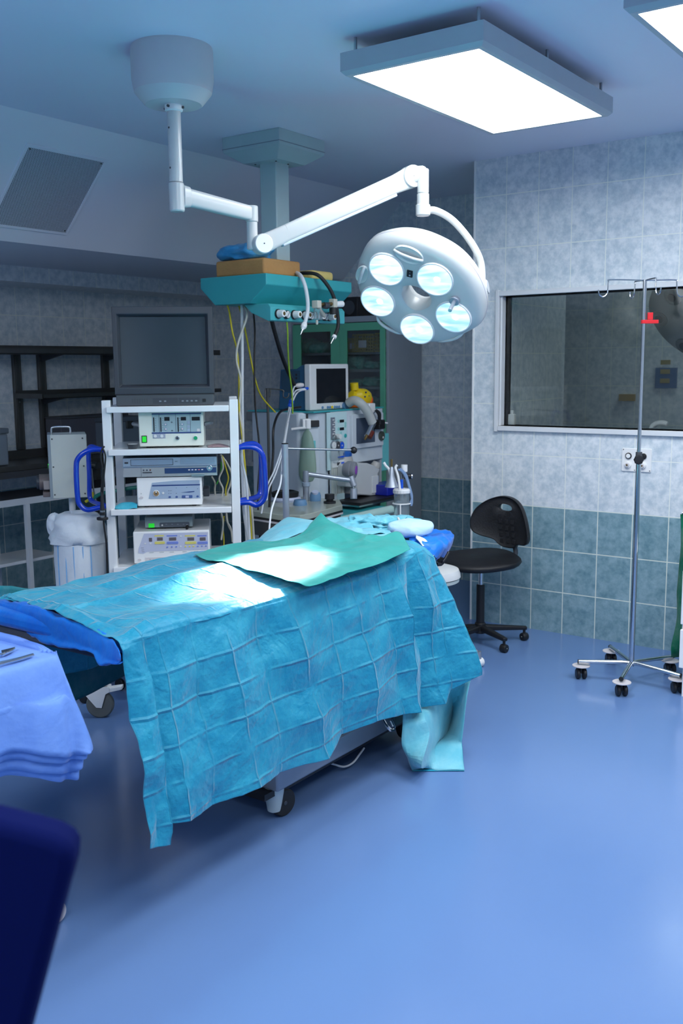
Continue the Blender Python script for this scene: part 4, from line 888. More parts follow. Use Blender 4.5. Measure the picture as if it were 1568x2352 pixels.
# ---- VHS/DVD recorder
a, b = cl(281, 1053, 0.03), cl(499, 1092, 0.03)
zl = cl(390, 1097, 0.04).z
t = thing('video_recorder', 'silver video recorder with cassette slot lying on the white light source', 'video recorder', cw(0.27, 0.2, b.z), CA)
x0, x1, z0, z1 = a.x, b.x, b.z, a.z
MB(CM).box(x0, x1, 0.035, 0.30, z0, z1+0.001).build('body', mat('blue grey metal case', (0.16, 0.21, 0.27), 0.35, 0.4), t, bevel=0.002)
f = Face(cw(0, 0.035, 0), CX, CZ, t)
def pr(px, py): p = cl(px, py, 0.03); return p.x, p.z
def RV(name, x0, y0, x1, y1, m, d=0.002, **k):   # zoom frame of the recorder (scale 5.4069), skew with the front's slope removed
    a = pr(*zi(x0, y0+(x0-275)*0.012)); b = pr(*zi(x1, y1+(x1-275)*0.012)); return f.rect(name, a[0], min(a[1], b[1]), b[0], max(a[1], b[1]), m, d, **k)
zmid = z0+(z1-z0)*0.5
f.rect('upper_front', x0+0.001, zmid, x1-0.001, z1-0.001, mat('silver blue front', (0.36, 0.44, 0.54), 0.3, 0.3), 0.003); f.rect('lower_front', x0+0.001, z0+0.001, x1-0.001, zmid, mat('silver champagne front', (0.50, 0.50, 0.49), 0.25, 0.5), 0.005)
cw_ = x1-x0; hh = z1-z0
f.rect('cassette_door', x0+cw_*0.085, zmid+hh*0.12, x0+cw_*0.53, zmid+hh*0.42, mat('blue silver flap', (0.30, 0.39, 0.50), 0.25, 0.3), 0.0045); f.rect('disc_tray', x0+cw_*0.61, zmid+hh*0.14, x0+cw_*0.975, zmid+hh*0.44, MATS['blue silver flap'], 0.0045)
for (u0, v0, u1, v1) in ((0.083, 0.105, 0.532, 0.125), (0.083, 0.41, 0.532, 0.43), (0.083, 0.12, 0.087, 0.42), (0.528, 0.12, 0.532, 0.42)): f.rect('door_gap', x0+cw_*u0, zmid+hh*v0, x0+cw_*u1, zmid+hh*v1, ink, 0.005)
f.rect('lower_window', x0+cw_*0.44, z0+hh*0.16, x1-0.004, z0+hh*0.44, mat('dark mirror front', (0.04, 0.08, 0.20), 0.12, 0.3), 0.0065)
f.rect('power_key', x0+cw_*0.02, zmid+hh*0.22, x0+cw_*0.058, zmid+hh*0.30, ink, 0.006, r=0.001)
f.rect('panel_gap', x0+cw_*0.19, z0+0.002, x0+cw_*0.193, zmid, ink, 0.0055); f.rect('strip', x0+0.003, zmid-0.001, x1-0.003, zmid+hh*0.06, mat('blue grey strip', (0.14, 0.20, 0.28), 0.4), 0.0055)
for k in range(3): f.knob('jack', x0+cw_*(0.218+k*0.035), z0+hh*0.36, 0.0035, 0.007, [ink, ink, maroon][k])
f.rect('label_strip', x0+cw_*0.205, z0+hh*0.20, x0+cw_*0.305, z0+hh*0.26, ink, 0.0058, r=0.001)
f.knob('jog_dial', x0+cw_*0.918, z0+hh*0.40, 0.0145, 0.008, chrome); f.knob('dial_centre', x0+cw_*0.918, z0+hh*0.40, 0.005, 0.010, capc)
f.rect('front_lip', x0+cw_*0.725, z0-0.002, x0+cw_*0.86, z0+hh*0.10, steel, 0.010, r=0.001)
for k in range(5): f.rect('small_key', x0+cw_*(0.69+k*0.035), z0+hh*0.30, x0+cw_*(0.71+k*0.035), z0+hh*0.36, [capc, panelc, capc, mat('pink key', (0.5, 0.2, 0.25), 0.4), capc][k], 0.008)
f.text(x0+cw_*0.565, zmid+hh*0.28, 'VHS', 0.007, ink, 0.0035)
# ---- light source
t, f, pr, (x0, x1, z0, z1) = unit('light_source_unit', 'white light source unit with round brown socket under the video recorder', 'medical device', (313, 1097), (465, 1159), 0.04, 0.32, white2, shelf=SH[2], bevel=0.006)
def z2(x, y): return 200+x/3.4087, 900+y/3.4087
def P2f(pts): return [pr(*z2(x, y)) for x, y in pts]
f.poly('control_panel', P2f([(482, 835), (508, 712), (690, 695), (880, 690), (886, 832), (486, 838)][::-1]), panelb, 0.0015)
f.poly('title_bar', P2f([(508, 740), (883, 731), (883, 722), (510, 730)]), navyt, 0.002)
c = pr(*z2(541, 795)); f.knob('socket_ring', c[0], c[1], 0.0155, 0.005, paper); f.knob('light_socket', c[0], c[1], 0.013, 0.006, mat('brown socket', (0.35, 0.22, 0.10), 0.35)); f.knob('socket_core', c[0], c[1]+0.0, 0.004, 0.0075, dsteel); f.rect('socket_slot', c[0]-0.003, c[1]+0.003, c[0]+0.003, c[1]+0.011, paper, 0.0068)
c = pr(*z2(595, 793)); f.knob('socket_lobe', c[0], c[1], 0.0055, 0.004, paper)
c = pr(*z2(425, 828)); f.poly('power_button', circ(c[0], c[1], 0.0085, 24, 0.006), capc, 0.003)
c = pr(*z2(423, 797)); f.knob('indicator', c[0], c[1], 0.0015, 0.002, ink, n=10)
for x, y in ((647, 823), (701, 822), (865, 818)): c = pr(*z2(x, y)); f.poly('blue_key', circ(c[0], c[1], 0.0058, 20, 0.0045), mat('key blue', (0.06, 0.11, 0.30), 0.4), 0.0035)
a = pr(*z2(742, 832)); b = pr(*z2(824, 808)); f.rect('blue_key', a[0], a[1], b[0], b[1], MATS['key blue'], 0.0035, r=0.003)
a = pr(*z2(770, 829)); b = pr(*z2(797, 812)); f.rect('key_display', a[0], a[1], b[0], b[1], panelc, 0.0042, r=0.001)
for x, y in ((640, 775), (656, 775), (640, 795), (656, 795), (698, 752), (698, 795), (780, 748), (865, 758)): c = pr(*z2(x, y)); f.rect('print_mark', c[0]-0.002, c[1]-0.0008, c[0]+0.002, c[1]+0.0008, ink, 0.002)
f.poly('level_mark', P2f([(735, 788), (800, 788), (840, 782), (840, 776), (800, 780)]), navyt, 0.0022)
for k in range(6): f.rect('vent_slot', 9, 9, 9.001, 9.001, ink) if 0 else None
for k in range(5): MB(CM).box(x1-0.0005, x1+0.0015, 0.08, 0.30, z0+0.02+k*0.020, z0+0.028+k*0.020).build('vent_slot', lgrey, t)
MB(CM).box(x1-0.001, x1+0.03, 0.18, 0.30, z0+0.02, z0+0.06).build('cable_plug', greyp, t, bevel=0.004)
# teal cloth scrap
pts = [cl(262, 1167, 0.0), cl(300, 1166, 0.0), cl(314, 1157, 0.0)]
rows = [[(0.02, 0.012, SH[2]+0.002), (0.06, 0.006, SH[2]+0.003), (0.12, 0.008, SH[2]+0.002)], [(0.005, 0.05, SH[2]+0.002), (0.055, 0.06, SH[2]+0.03), (0.12, 0.045, SH[2]+0.016)], [(0.02, 0.12, SH[2]+0.002), (0.06, 0.11, SH[2]+0.004), (0.13, 0.12, SH[2]+0.012)]]
tag(MB(CM).grid(patch(rows, 6, 6, 0.004, 6)).build('cloth_scrap', drapeB, solid=0.0012), 'crumpled teal cloth scrap on the third trolley shelf', 'cloth')
# ---- camera control unit and electrosurgical generator
t, f, pr, (x0, x1, z0, z1) = unit('electrosurgical_generator', 'white electrosurgical generator with yellow and blue keys on the lowest visible trolley shelf', 'medical device', (305, 1222), (483, 1296), 0.04, 0.36, white2, shelf=SH[3], bevel=0.006)
ztop = z1
f.poly('control_panel', P2f([(400, 1262), (402, 1230), (445, 1110), (945, 1098), (948, 1232), (470, 1252), (440, 1268)][::-1]), mat('lavender panel', (0.55, 0.58, 0.72), 0.4), 0.0015)
for x0_, x1_, m_ in ((528, 600, ylw), (622, 705, blueb), (765, 845, ylw), (862, 935, blueb)):
    mm = mat('pale yellow key', (0.75, 0.68, 0.18), 0.4) if m_ is ylw else mat('periwinkle key', (0.20, 0.27, 0.68), 0.4)
    f.rect('mode_bar', *pr(*z2(x0_, 1133)), *pr(*z2(x1_, 1120)), mm, 0.002)
    f.rect('mode_key', *pr(*z2(x0_+2, 1192)), *pr(*z2(x1_+8, 1170)), mm, 0.0035, r=0.003)
    f.rect('digital_display', *pr(*z2(x0_+20, 1164)), *pr(*z2(x1_-8, 1138)), mat('maroon grey display', (0.14, 0.12, 0.13), 0.3), 0.003)
f.rect('digital_display', *pr(*z2(485, 1172)), *pr(*z2(508, 1142)), MATS['maroon grey display'], 0.003)
for x, y, m_ in ((628, 1215, 0), (663, 1213, 0), (698, 1212, 0), (770, 1211, 1), (802, 1210, 1), (833, 1209, 1), (866, 1208, 0), (898, 1207, 0), (930, 1206, 0), (455, 1187, 2), (497, 1187, 2), (733, 1130, 2), (733, 1210, 2)):
    c = pr(*z2(x, y)); f.poly('round_key', circ(c[0], c[1], 0.0042, 18, 0.0035), [MATS['periwinkle key'], MATS['pale yellow key'], paper][m_], 0.0035)
f.rect('socket_strip', *pr(*z2(458, 1328)), *pr(*z2(940, 1282)), capc, 0.003)
for x in (493, 543, 574, 625, 658, 682, 720, 745, 775, 820, 860, 900): c = pr(*z2(x, 1310-(x-493)*0.03)); f.knob('socket', c[0], c[1], 0.0016, 0.0038, ink, n=10)
c = pr(*z2(410, 1315)); f.poly('power_button', circ(c[0], c[1], 0.0085, 24, 0.006), capc, 0.003)
for k in range(3): c = pr(*z2(430+k*3, 1222+k*15)); f.rect('print_mark', c[0]-0.005, c[1]-0.0006, c[0]+0.008, c[1]+0.0006, ink, 0.002)
for xx in (500, 580, 660, 760, 850): c = pr(*z2(xx, 1258-(xx-500)*0.03)); f.rect('print_mark', c[0]-0.008, c[1]-0.0008, c[0]+0.012, c[1]+0.0008, lgrey, 0.002)
t2, f, pr, (x0, x1, z0, z1) = unit('camera_control_unit', 'slim grey camera unit with a green lit switch lying on the electrosurgical generator', 'medical device', (332, 1189), (443, 1216), 0.10, 0.26, mat('grey teal case', (0.28, 0.35, 0.37), 0.4), shelf=ztop, bevel=0.004)
f.rect('power_switch', *pr(*z2(482, 1063)), *pr(*z2(526, 1030)), ledg, 0.004, r=0.001)
f.rect('dark_panel', *pr(*z2(567, 1062)), *pr(*z2(800, 1018)), mat('slate front', (0.10, 0.12, 0.15), 0.4), 0.002, r=0.006)
c = pr(*z2(588, 1044)); f.knob('camera_button', c[0], c[1], 0.0042, 0.004, paper)
c = pr(*z2(785, 1047)); f.knob('camera_socket', c[0], c[1], 0.0075, 0.012, steel)
for k in range(4): c_ = pr(*z2(620+k*45, 1036)); f.rect('print_mark', c_[0]-0.004, c_[1]-0.0006, c_[0]+0.004, c_[1]+0.0006, lgrey, 0.0026)
p0 = f.pt(c[0], c[1], 0.02)
o = cable('camera_cable', 'black camera cable hanging from the slim grey unit down to the drape', [f.pt(c[0], c[1], 0.012), f.pt(c[0]-0.003, c[1]-0.012, 0.03), f.pt(c[0]-0.010, c[1]-0.05, 0.045), f.pt(c[0]-0.014, c[1]-0.10, 0.05), f.pt(c[0]-0.02, c[1]-0.22, 0.05)], 0.004, bcable)
MB().lathe([(0.0075, 0), (0.006, 0.018), (0.004, 0.024)], f.pt(c[0], c[1], 0.012), (f.pt(c[0]-0.003, c[1]-0.02, 0.035)-f.pt(c[0], c[1], 0.012)), 14).build('cable_plug', black, o)
# ---- cable bundle behind the trolley's right side
bund = [('ivory_cable', ivory, 0.0045, [(508, 1048), (512, 1075), (503, 1100), (512, 1125), (505, 1160), (512, 1200), (508, 1240)]), ('yellow_signal_cable', yellow, 0.0035, [(510, 1046), (520, 1080), (524, 1100), (518, 1128), (522, 1165)]),
        ('ivory_cable', ivory, 0.0045, [(506, 1044), (520, 1062), (532, 1090), (528, 1115), (522, 1135), (520, 1190), (530, 1215), (534, 1245)]), ('green_wire', greenw, 0.0035, [(508, 1060), (506, 1090), (497, 1112)]),
        ('ivory_cable', ivory, 0.0045, [(486, 1094), (494, 1110), (493, 1125), (496, 1150), (498, 1175)]), ('yellow_signal_cable', yellow, 0.0035, [(514, 1185), (512, 1215), (514, 1240), (513, 1275)]), ('ivory_cable', ivory, 0.0045, [(520, 1180), (524, 1205), (533, 1225), (535, 1245)])]
wh = ['looping leftmost', 'bright thin', 'bulging rightmost', 'short', 'small hooked', 'lower vertical', 'lower bent']
for k, (nm, m_, r_, l) in enumerate(bund):
    cable(nm, wh[k]+' '+nm.replace('_', ' ')+' in the bundle behind the recorder on the trolley', [CM @ cl(x, y, 0.40+0.012*k) for x, y in l], r_, m_, group='cables behind the trolley shelves')
for i, (l, nm) in enumerate((([(553, 1020), (556, 1060), (566, 1110), (570, 1180), (576, 1280)], 'pale blue tube hanging down outside the right trolley post'), ([(551, 1010), (556, 1100), (560, 1180), (572, 1250), (580, 1300)], 'second pale tube hanging right beside the trolley post'))):
    cable('hanging_tube', nm, [CM @ cl(x, y, 0.10+0.05*i) for x, y in l], 0.006, wcable, 'tube')
# light guide hanging at the left post
o = thing('endoscope_camera_head', 'black camera head with cable hanging on the left post of the trolley', 'camera head', CM @ cl(232, 1190, -0.03))
MB().tube([CM @ cl(x, y, -0.02) for x, y in ((240, 1025), (233, 1035), (232, 1055), (236, 1080), (234, 1110), (232, 1135))], 0.004, n=8).build('cable', bcable, o)
MB().tube([CM @ cl(x, y, -0.02) for x, y in ((236, 1030), (242, 1050), (238, 1100), (236, 1140), (238, 1200), (244, 1250), (247, 1330))], 0.004, n=8).build('cable', bcable, o)
a = CM @ cl(233, 1130, -0.03); b = CM @ cl(235, 1172, -0.03); MB().cyl(a, b, 0.004, 0.011, n=16).build('strain_relief', black, o)
c_ = CM @ cl(235, 1188, -0.03); MB().cyl(b, c_, 0.011, n=20).build('metal_ring', steel, o); MB().cyl(b+(c_-b)*0.25, b+(c_-b)*0.7, 0.0125, n=20).build('rubber_ring', black, o)
MB().cyl(c_, c_+Vector((0, 0, -0.012)), 0.026, n=28).build('eyepiece_disc', black, o, bevel=0.003)
# ================================================================== OPERATING TABLE
t = thing('operating_table', 'long operating table with a steel base on castors hidden under blue drapes', 'operating table', (-2.35, 2.9, 0))
MB().box(-2.66, -2.06, 1.78, 3.52, 0.755, 0.80).build('table_top', dgrey, t, bevel=0.01)
mb = MB(); mb.box(-2.655, -1.985, 1.76, 3.42, 0.79, 0.846); mb.build('mattress', sheetB, t, bevel=0.02, seg=3)
MB().box(-2.45, -2.15, 2.80, 3.15, 0.2, 0.76).build('column', steel, t, bevel=0.01)
MB().box(-2.62, -2.045, 2.46, 3.22, 0.118, 0.20).build('base_cover', mat('grey painted steel base', (0.30, 0.34, 0.40), 0.35, 0.3), t, bevel=0.008)
MB().box(-2.60, -2.07, 2.42, 3.52, 0.095, 0.118).build('base_plate', black, t)
MB().box(-2.075, -2.035, 3.20, 3.42, 0.125, 0.20).build('base_end', mat('green grey steel', (0.10, 0.20, 0.19), 0.35, 0.4), t, bevel=0.004)
mb = MB(); mb.tube([PX(880, 1655, -2.02), PX(888, 1668, -2.0), PX(898, 1677, -1.985), PX(904, 1672, -1.985), PX(897, 1655, -2.0)], 0.007, n=8); mb.build('foot_pedal', chrome, t)
for i, (x, y) in enumerate(((-2.095, 2.50), (-2.56, 2.50))):
    mb = MB(); mb.lathe([(0.038, 0.165), (0.0385, 0.145), (0.037, 0.14), (0.036, 0.10), (0.024, 0.028), (0.014, 0.022), (0, 0.022)], (x, y, 0), n=28); mb.build('caster_shell', mat('pale caster shell', (0.50, 0.58, 0.60), 0.4), t)
    MB().cyl((x, y, 0.14), (x, y, 0.20), 0.034, n=24).build('caster_collar', steel, t)
    caster(t, (x+0.015, y+0.03, 0), 0.05, 0.028, None, rubber, greyp, (0.2, 1, 0))
for x, y in ((-2.10, 3.40), (-2.56, 3.40)):
    caster(t, (x, y, 0), 0.075, 0.035, None, rubber, dgrey, (0, 1, 0)); MB().box(x-0.02, x+0.02, y-0.02, y+0.02, 0.12, 0.17).build('caster_bracket', dgrey, t)
cable('floor_cable', 'thin grey cable looping on the floor under the operating table', [PX(750, 1750, -2.06), PZ(768, 1756, 0.04), PZ(790, 1761, 0.02), PZ(810, 1752, 0.03), PX(826, 1732, -2.1), PX(836, 1718, -2.1)], 0.004, wcable)
# ---- the big drape : stations from the foot end to the head end
NX, BX = -1.935, -1.90
ST = [((272, 1478), (340, 1948), 0), ((300, 1468), (366, 1946), 0.006), ((322, 1456), (393, 1941), 0.0), ((325, 1455), (394, 1894), -0.012), ((352, 1440), (427, 1882), 0.012), ((430, 1420), (498, 1852), -0.010), ((500, 1402), (588, 1805), 0.012), ((580, 1385), (655, 1778), -0.012),
      ((650, 1365), (745, 1740), 0.012), ((740, 1345), (797, 1690), -0.012), ((800, 1328), (860, 1655), 0.010), ((862, 1307), (925, 1640), 0.0), ((905, 1290), (948, 1632), 0.02), ((930, 1282), (972, 1627), -0.012), ((950, 1262), (1000, 1612), 0.03), ((972, 1262), (1030, 1583), 0.012), ((993, 1275), (1087, 1546), 0.02)]
rows = []
ns = len(ST)
for i, (np_, bp_, off) in enumerate(ST):
    f_ = i/(ns-1); N_ = PX(*np_, NX); bx = BX-0.0+(0.10 if i == ns-1 else 0.05 if i == ns-2 else 0.02 if i == ns-3 else 0); B_ = PX(*bp_, bx)
    if i == 0: y_shift = 0.17
    else: y_shift = 0.17*max(0, 1-f_*3)
    yy = N_.y; xf = -2.695 if yy < 2.1 else -2.66 if yy < 3.0 else -2.68
    def T_(x, z): return Vector((x, yy+y_shift*(NX-x)/0.76, z))
    zt_ = 0.862+0.006*math.sin(i*1.7)
    r = [T_(xf-0.07, 0.40 if i > 1 else 0.42), T_(xf-0.055, 0.62), T_(xf-0.02, 0.80), T_(xf+0.015, zt_-0.012), T_(-2.55, zt_+0.006), T_(-2.40, zt_+0.010), T_(-2.25, zt_+0.008+0.01*math.sin(i)), T_(-2.10, zt_+0.004), T_(-2.01, max(zt_-0.002, N_.z+0.008)), N_]
    for q_ in (0.08, 0.2, 0.35, 0.5, 0.65, 0.8, 0.92):
        p = N_.lerp(B_, q_); p.x += 0.018*math.sin(PI*q_)+1.6*off*min(1, q_*4)*(0.6+0.4*math.sin(i+q_*5)); r.append(p)
    B2 = B_.copy(); B2.x += 1.3*off; r.append(B2); rows.append(r)
# far-hanging hem visible through the foot end
for i in range(ns):
    y_ = rows[i][0].y; rows[i][0].z = 0.50; rows[i][1].z = 0.66
def dn(p, u, v, e):
    k = 0.006*e
    if v > 0.52:
        a_ = u*(ns-1); b_ = (0.86-p.z)/0.108+0.10*math.sin(p.y*2.0)+50; i0, j0 = int(a_), int(b_); fa_, fb_ = a_-i0, b_-j0
        hh_ = lambda i, j: (math.sin(i*12.9898+j*78.233)*43758.5453) % 1.0-0.5
        hq = (hh_(i0, j0)*(1-fa_)+hh_(i0+1, j0)*fa_)*(1-fb_)+(hh_(i0, j0+1)*(1-fa_)+hh_(i0+1, j0+1)*fa_)*fb_
        k2 = 0.030*hq*min(1, (v-0.52)*6)
    elif 0: q2 = (p.z*9.1+math.sin(p.y*2.3)*0.6) % 1.0; k2 = 0.006*max(0, 1-abs(q2-0.5)*7)*(0.4+0.6*abs(math.sin(p.y*7.0+round(p.z*9.1)*2.1)))
    else: k2 = 0.004*max(0, 1-abs((p.x*6+0.3) % 1-0.5)*8)
    pz = 0.0
    for (cx_, cy_, sx_, sy_, h_) in ((-2.30, 2.25, 0.05, 0.45, 0.012), (-2.08, 2.15, 0.03, 0.12, 0.012), (-2.55, 2.6, 0.12, 0.3, 0.015)):
        if v < 0.58: pz += h_*math.exp(-((p.x-cx_)/sx_)**2-((p.y-cy_)/sy_)**2)
    nrm = Vector((1, 0, 0)) if v > 0.55 else Vector((0, 0, 1))
    return p+nrm*(k+k2)+Vector((0, 0, pz))
rowsT = [list(c) for c in zip(*rows)]      # transpose : rows run from the far hem over the top to the near hem
P = patch(rowsT, 7, 9, fn=lambda p, u, v, e: dn(p, v, u, e), lin=True, seed=4, fu=4)
mbd = MB().grid(P); fi = [0, 0.5, 1, 1.02, 2, 3, 4, 5, 6, 7, 8, 9, 10, 10.5, 11, 12, 13]; mbd.at = []
for i, r in enumerate(P):
    for j, p in enumerate(r):
        s_ = j/7; k_ = min(int(s_), ns-2); fu_ = fi[k_]+(fi[k_+1]-fi[k_])*(s_-k_); hz = (0.86-p.z)/0.108 if i > 9*8.5 else -(p.x+1.93)/0.19+0.13
        mbd.at.append((fu_, hz+0.10*math.sin(p.y*2.0), 0))
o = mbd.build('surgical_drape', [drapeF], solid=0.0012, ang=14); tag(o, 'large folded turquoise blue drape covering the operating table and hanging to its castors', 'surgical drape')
drapeO = o
# teal back lining seen hanging on the far side at the foot end
fx = -2.78
rr_ = [[PX(x, y, fx) for x, y in ((-120, 1330), (0, 1345), (140, 1360), (300, 1400))], [PX(x, y, fx) for x, y in ((-120, 1520), (20, 1520), (160, 1500), (320, 1480))], [PX(x, y, fx) for x, y in ((-130, 1700), (60, 1655), (200, 1598), (345, 1522))]]
o = MB().grid(patch(rr_, 10, 10, 0.004, 4, seed=8)).build('under_drape', drapeD, solid=0.0012); tag(o, 'dark teal drape hanging at the far side of the table foot end', 'surgical drape')
# blue cover bulging out at the foot end
top = [(-70, 1366), (0, 1377), (70, 1387), (130, 1402), (200, 1426), (240, 1440), (262, 1462), (271, 1490)]
midp = [(-70, 1385), (0, 1398), (70, 1415), (130, 1434), (195, 1462), (232, 1480), (262, 1494), (277, 1512)]
bot = [(-80, 1400), (0, 1427), (55, 1450), (100, 1476), (160, 1491), (212, 1498), (232, 1528), (277, 1522)]
def foot(l, dy, dz=0): 
    out = []
    for k, (x, y) in enumerate(l):
        v = 1.845-0.165*k/7+dy; out.append(PY(x, y, v))
    return out
up_ = [Vector((p.x, p.y+0.09, min(p.z-0.022, 0.838))) for p in foot(top, 0.01)]; ur = [p+Vector((0, 0.12, 0.0)) for p in foot(bot, 0.01)]
tp_ = foot(top, 0.01)
for k_, p in enumerate(tp_): p.z -= 0.014 if k_ >= 3 else 0.004
rr_ = [up_, tp_, foot([(a[0]*0.5+b_[0]*0.5, a[1]*0.5+b_[1]*0.5) for a, b_ in zip(top, midp)], -0.018), foot(midp, -0.025), foot([(a[0]*0.4+b_[0]*0.6, a[1]*0.4+b_[1]*0.6) for a, b_ in zip(midp, bot)], -0.01), foot(bot, 0.0), ur]
o = MB().grid(patch(rr_, 8, 6, 0.006, 8, seed=3)).build('foot_end_cover', sheetB, solid=0.002, ang=180); tag(o, 'bright blue crumpled cover wrapped around the foot end of the operating table', 'cover')
# green sheet across the middle
def gz(x, y, z): return PZ(x, y, z)
G = [[gz(447, 1281, 0.884), gz(503, 1262, 0.885), gz(570, 1250, 0.888), gz(641, 1246, 0.892), gz(695, 1226, 0.915), gz(714, 1206, 0.935), gz(737, 1183, 0.965)],
     [gz(462, 1289, 0.884), gz(520, 1279, 0.885), gz(585, 1268, 0.888), gz(655, 1262, 0.892), gz(712, 1248, 0.905), gz(745, 1226, 0.925), gz(768, 1208, 0.935)],
     [gz(485, 1297, 0.883), gz(545, 1291, 0.885), gz(610, 1283, 0.886), gz(680, 1276, 0.888), gz(735, 1266, 0.890), gz(790, 1250, 0.895), gz(829, 1232, 0.908)],
     [gz(540, 1306, 0.883), gz(590, 1303, 0.884), gz(640, 1300, 0.885), gz(700, 1295, 0.886), gz(760, 1285, 0.887), gz(825, 1268, 0.892), gz(872, 1238, 0.905)],
     [gz(600, 1322, 0.882), gz(640, 1318, 0.883), gz(670, 1316, 0.884), gz(730, 1312, 0.884), gz(790, 1300, 0.884), gz(860, 1280, 0.890), gz(917, 1230, 0.905)],
     [gz(661, 1341, 0.878), gz(685, 1346, 0.878), gz(712, 1354, 0.874), gz(765, 1338, 0.874), gz(810, 1320, 0.874), gz(870, 1301, 0.876), gz(942, 1268, 0.884)]]
def gf_(p, u, v, e): return p+Vector((0, 0, 0.014*e*(0.85-0.5*abs(2*u-1)-0.2*abs(2*v-1))+0.010))
o = MB().grid(patch(G, 12, 12, fn=gf_, seed=12, fu=3)).build('green_sheet', drapeG, solid=0.0012, ang=16); tag(o, 'green surgical sheet spread across the middle of the blue drape with one peaked corner', 'surgical sheet')
# pale drapes bunched behind the green sheet
Pp = [[PD(x, y, d) for x, y, d in ((590, 1262, 4.05), (592, 1240, 4.1), (625, 1212, 4.2), (661, 1189, 4.3), (690, 1196, 4.35))],
      [PD(x, y, d) for x, y, d in ((570, 1270, 3.9), (610, 1244, 3.95), (650, 1220, 4.0), (700, 1205, 4.05), (735, 1200, 4.15))],
      [PD(x, y, d) for x, y, d in ((540, 1276, 3.8), (600, 1258, 3.85), (660, 1238, 3.9), (705, 1222, 3.92), (760, 1215, 3.95))]]
o = MB().grid(patch(Pp, 10, 10, 0.006, 4, seed=2)).build('pale_sheet', drapeP, solid=0.0012, ang=20); tag(o, 'pale blue sheet bunched on the far side of the table behind the green peak', 'surgical sheet')
Pp = [[PD(x, y, d) for x, y, d in ((740, 1196, 4.35), (770, 1190, 4.4), (800, 1192, 4.4), (826, 1200, 4.4))],
      [PD(x, y, d) for x, y, d in ((750, 1208, 4.15), (780, 1215, 4.15), (812, 1212, 4.15), (850, 1206, 4.2))],
      [PD(x, y, d) for x, y, d in ((760, 1222, 4.0), (800, 1232, 4.0), (840, 1232, 4.0), (890, 1228, 4.0))]]
o = MB().grid(patch(Pp, 10, 10, 0.012, 6, seed=6)).build('pale_sheet', drapeP, solid=0.0012, ang=20); tag(o, 'pale blue sheet lying between the green peak and the crumpled cloth pile', 'surgical sheet')
Pp = [[PD(x, y, d) for x, y, d in ((790, 1200, 4.45), (810, 1197, 4.5), (850, 1201, 4.5))], [PD(x, y, d) for x, y, d in ((780, 1210, 4.3), (810, 1206, 4.3), (850, 1212, 4.3))]]
o = MB().grid(patch(Pp, 8, 8, 0.004, 4, seed=6)).build('blue_underlay', sheetB, solid=0.002); tag(o, 'strip of bright blue underlay showing between the pale sheets', 'underlay')
# crumpled pale cloths, folded cloth panel
c = PD(870, 1213, 4.3); lump('crumpled_cloth', (c.x, c.y, c.z-0.005), (0.17, 0.13, 0.05), drapeP, 'crumpled pale turquoise cloth heap at the head end of the operating table', 'cloth', 0.55, 11, fr=7, n=64)
c = PD(905, 1198, 4.45); lump('crumpled_cloth', (c.x, c.y, c.z-0.01), (0.12, 0.10, 0.035), drapeP, 'small pale cloth fold heaped farthest back at the table head', 'cloth', 0.42, 21, fr=7, n=40)
Pp = [[PD(x, y, d) for x, y, d in ((800, 1222, 4.1), (850, 1214, 4.15), (893, 1207, 4.2))], [PD(x, y, d) for x, y, d in ((815, 1234, 3.95), (860, 1236, 3.95), (900, 1232, 3.95))]]
o = MB().grid(patch(Pp, 8, 8, 0.006, 4, seed=16)).build('folded_cloth', drapeP, solid=0.0015); tag(o, 'flat folded pale cloth lying in front of the crumpled cloth heap', 'cloth')
cable('cloth_tie', 'white cord lying over the crumpled cloth heap beside the pale pillow', [PD(x, y, d) for x, y, d in ((914, 1190, 4.3), (918, 1200, 4.2), (914, 1212, 4.12), (907, 1222, 4.08), (903, 1232, 4.0))], 0.005, paper, 'cord')
c = PD(942, 1213, 4.15); lump('pale_pillow', (c.x, c.y, c.z), (0.09, 0.10, 0.036), pillowm, 'pale blue plump pillow on the bright blue head rest', 'pillow', 0.10, 31, fr=2, n=32)
# blue covered head rest with black bracket
h = thing('head_rest', 'bright blue covered head rest at the far end of the operating table', 'head rest', PD(1000, 1262, 4.2))
B0 = [[PD(x, y, d) for x, y, d in ((945, 1225, 4.45), (990, 1220, 4.45), (1028, 1223, 4.45), (1040, 1232, 4.4), (1038, 1250, 4.38), (1030, 1268, 4.38))],
      [PD(x, y, d) for x, y, d in ((940, 1232, 4.25), (975, 1226, 4.25), (1015, 1228, 4.25), (1036, 1238, 4.25), (1034, 1254, 4.24), (1022, 1275, 4.22))],
      [PD(x, y, d) for x, y, d in ((940, 1240, 4.05), (968, 1240, 4.05), (1005, 1245, 4.05), (1025, 1252, 4.08), (1020, 1268, 4.1), (1008, 1283, 4.12))],
      [PD(x, y, d) for x, y, d in ((960, 1270, 3.98), (975, 1272, 3.96), (990, 1278, 3.96), (1000, 1284, 4.0), (1000, 1288, 4.03), (998, 1292, 4.05))]]
MB().grid(patch(B0, 8, 8, 0.012, 7, seed=9)).build('blue_cover', sheetB, h, solid=0.002, ang=60)
MB().box(-2.50, -2.24, 3.53, 3.84, 0.74, 0.77).build('rest_plate', dgrey, h, bevel=0.01)
MB().tube([PD(1030, 1268, 4.12), PD(1024, 1280, 4.11), PD(1016, 1292, 4.1)], 0.006, n=8, sub=2).build('black_lever', black, h)
MB().tube([PD(1002, 1296, 4.08), PD(1012, 1296, 4.1), PD(1018, 1289, 4.1)], 0.008, n=8, sub=2).build('black_lever', black, h)
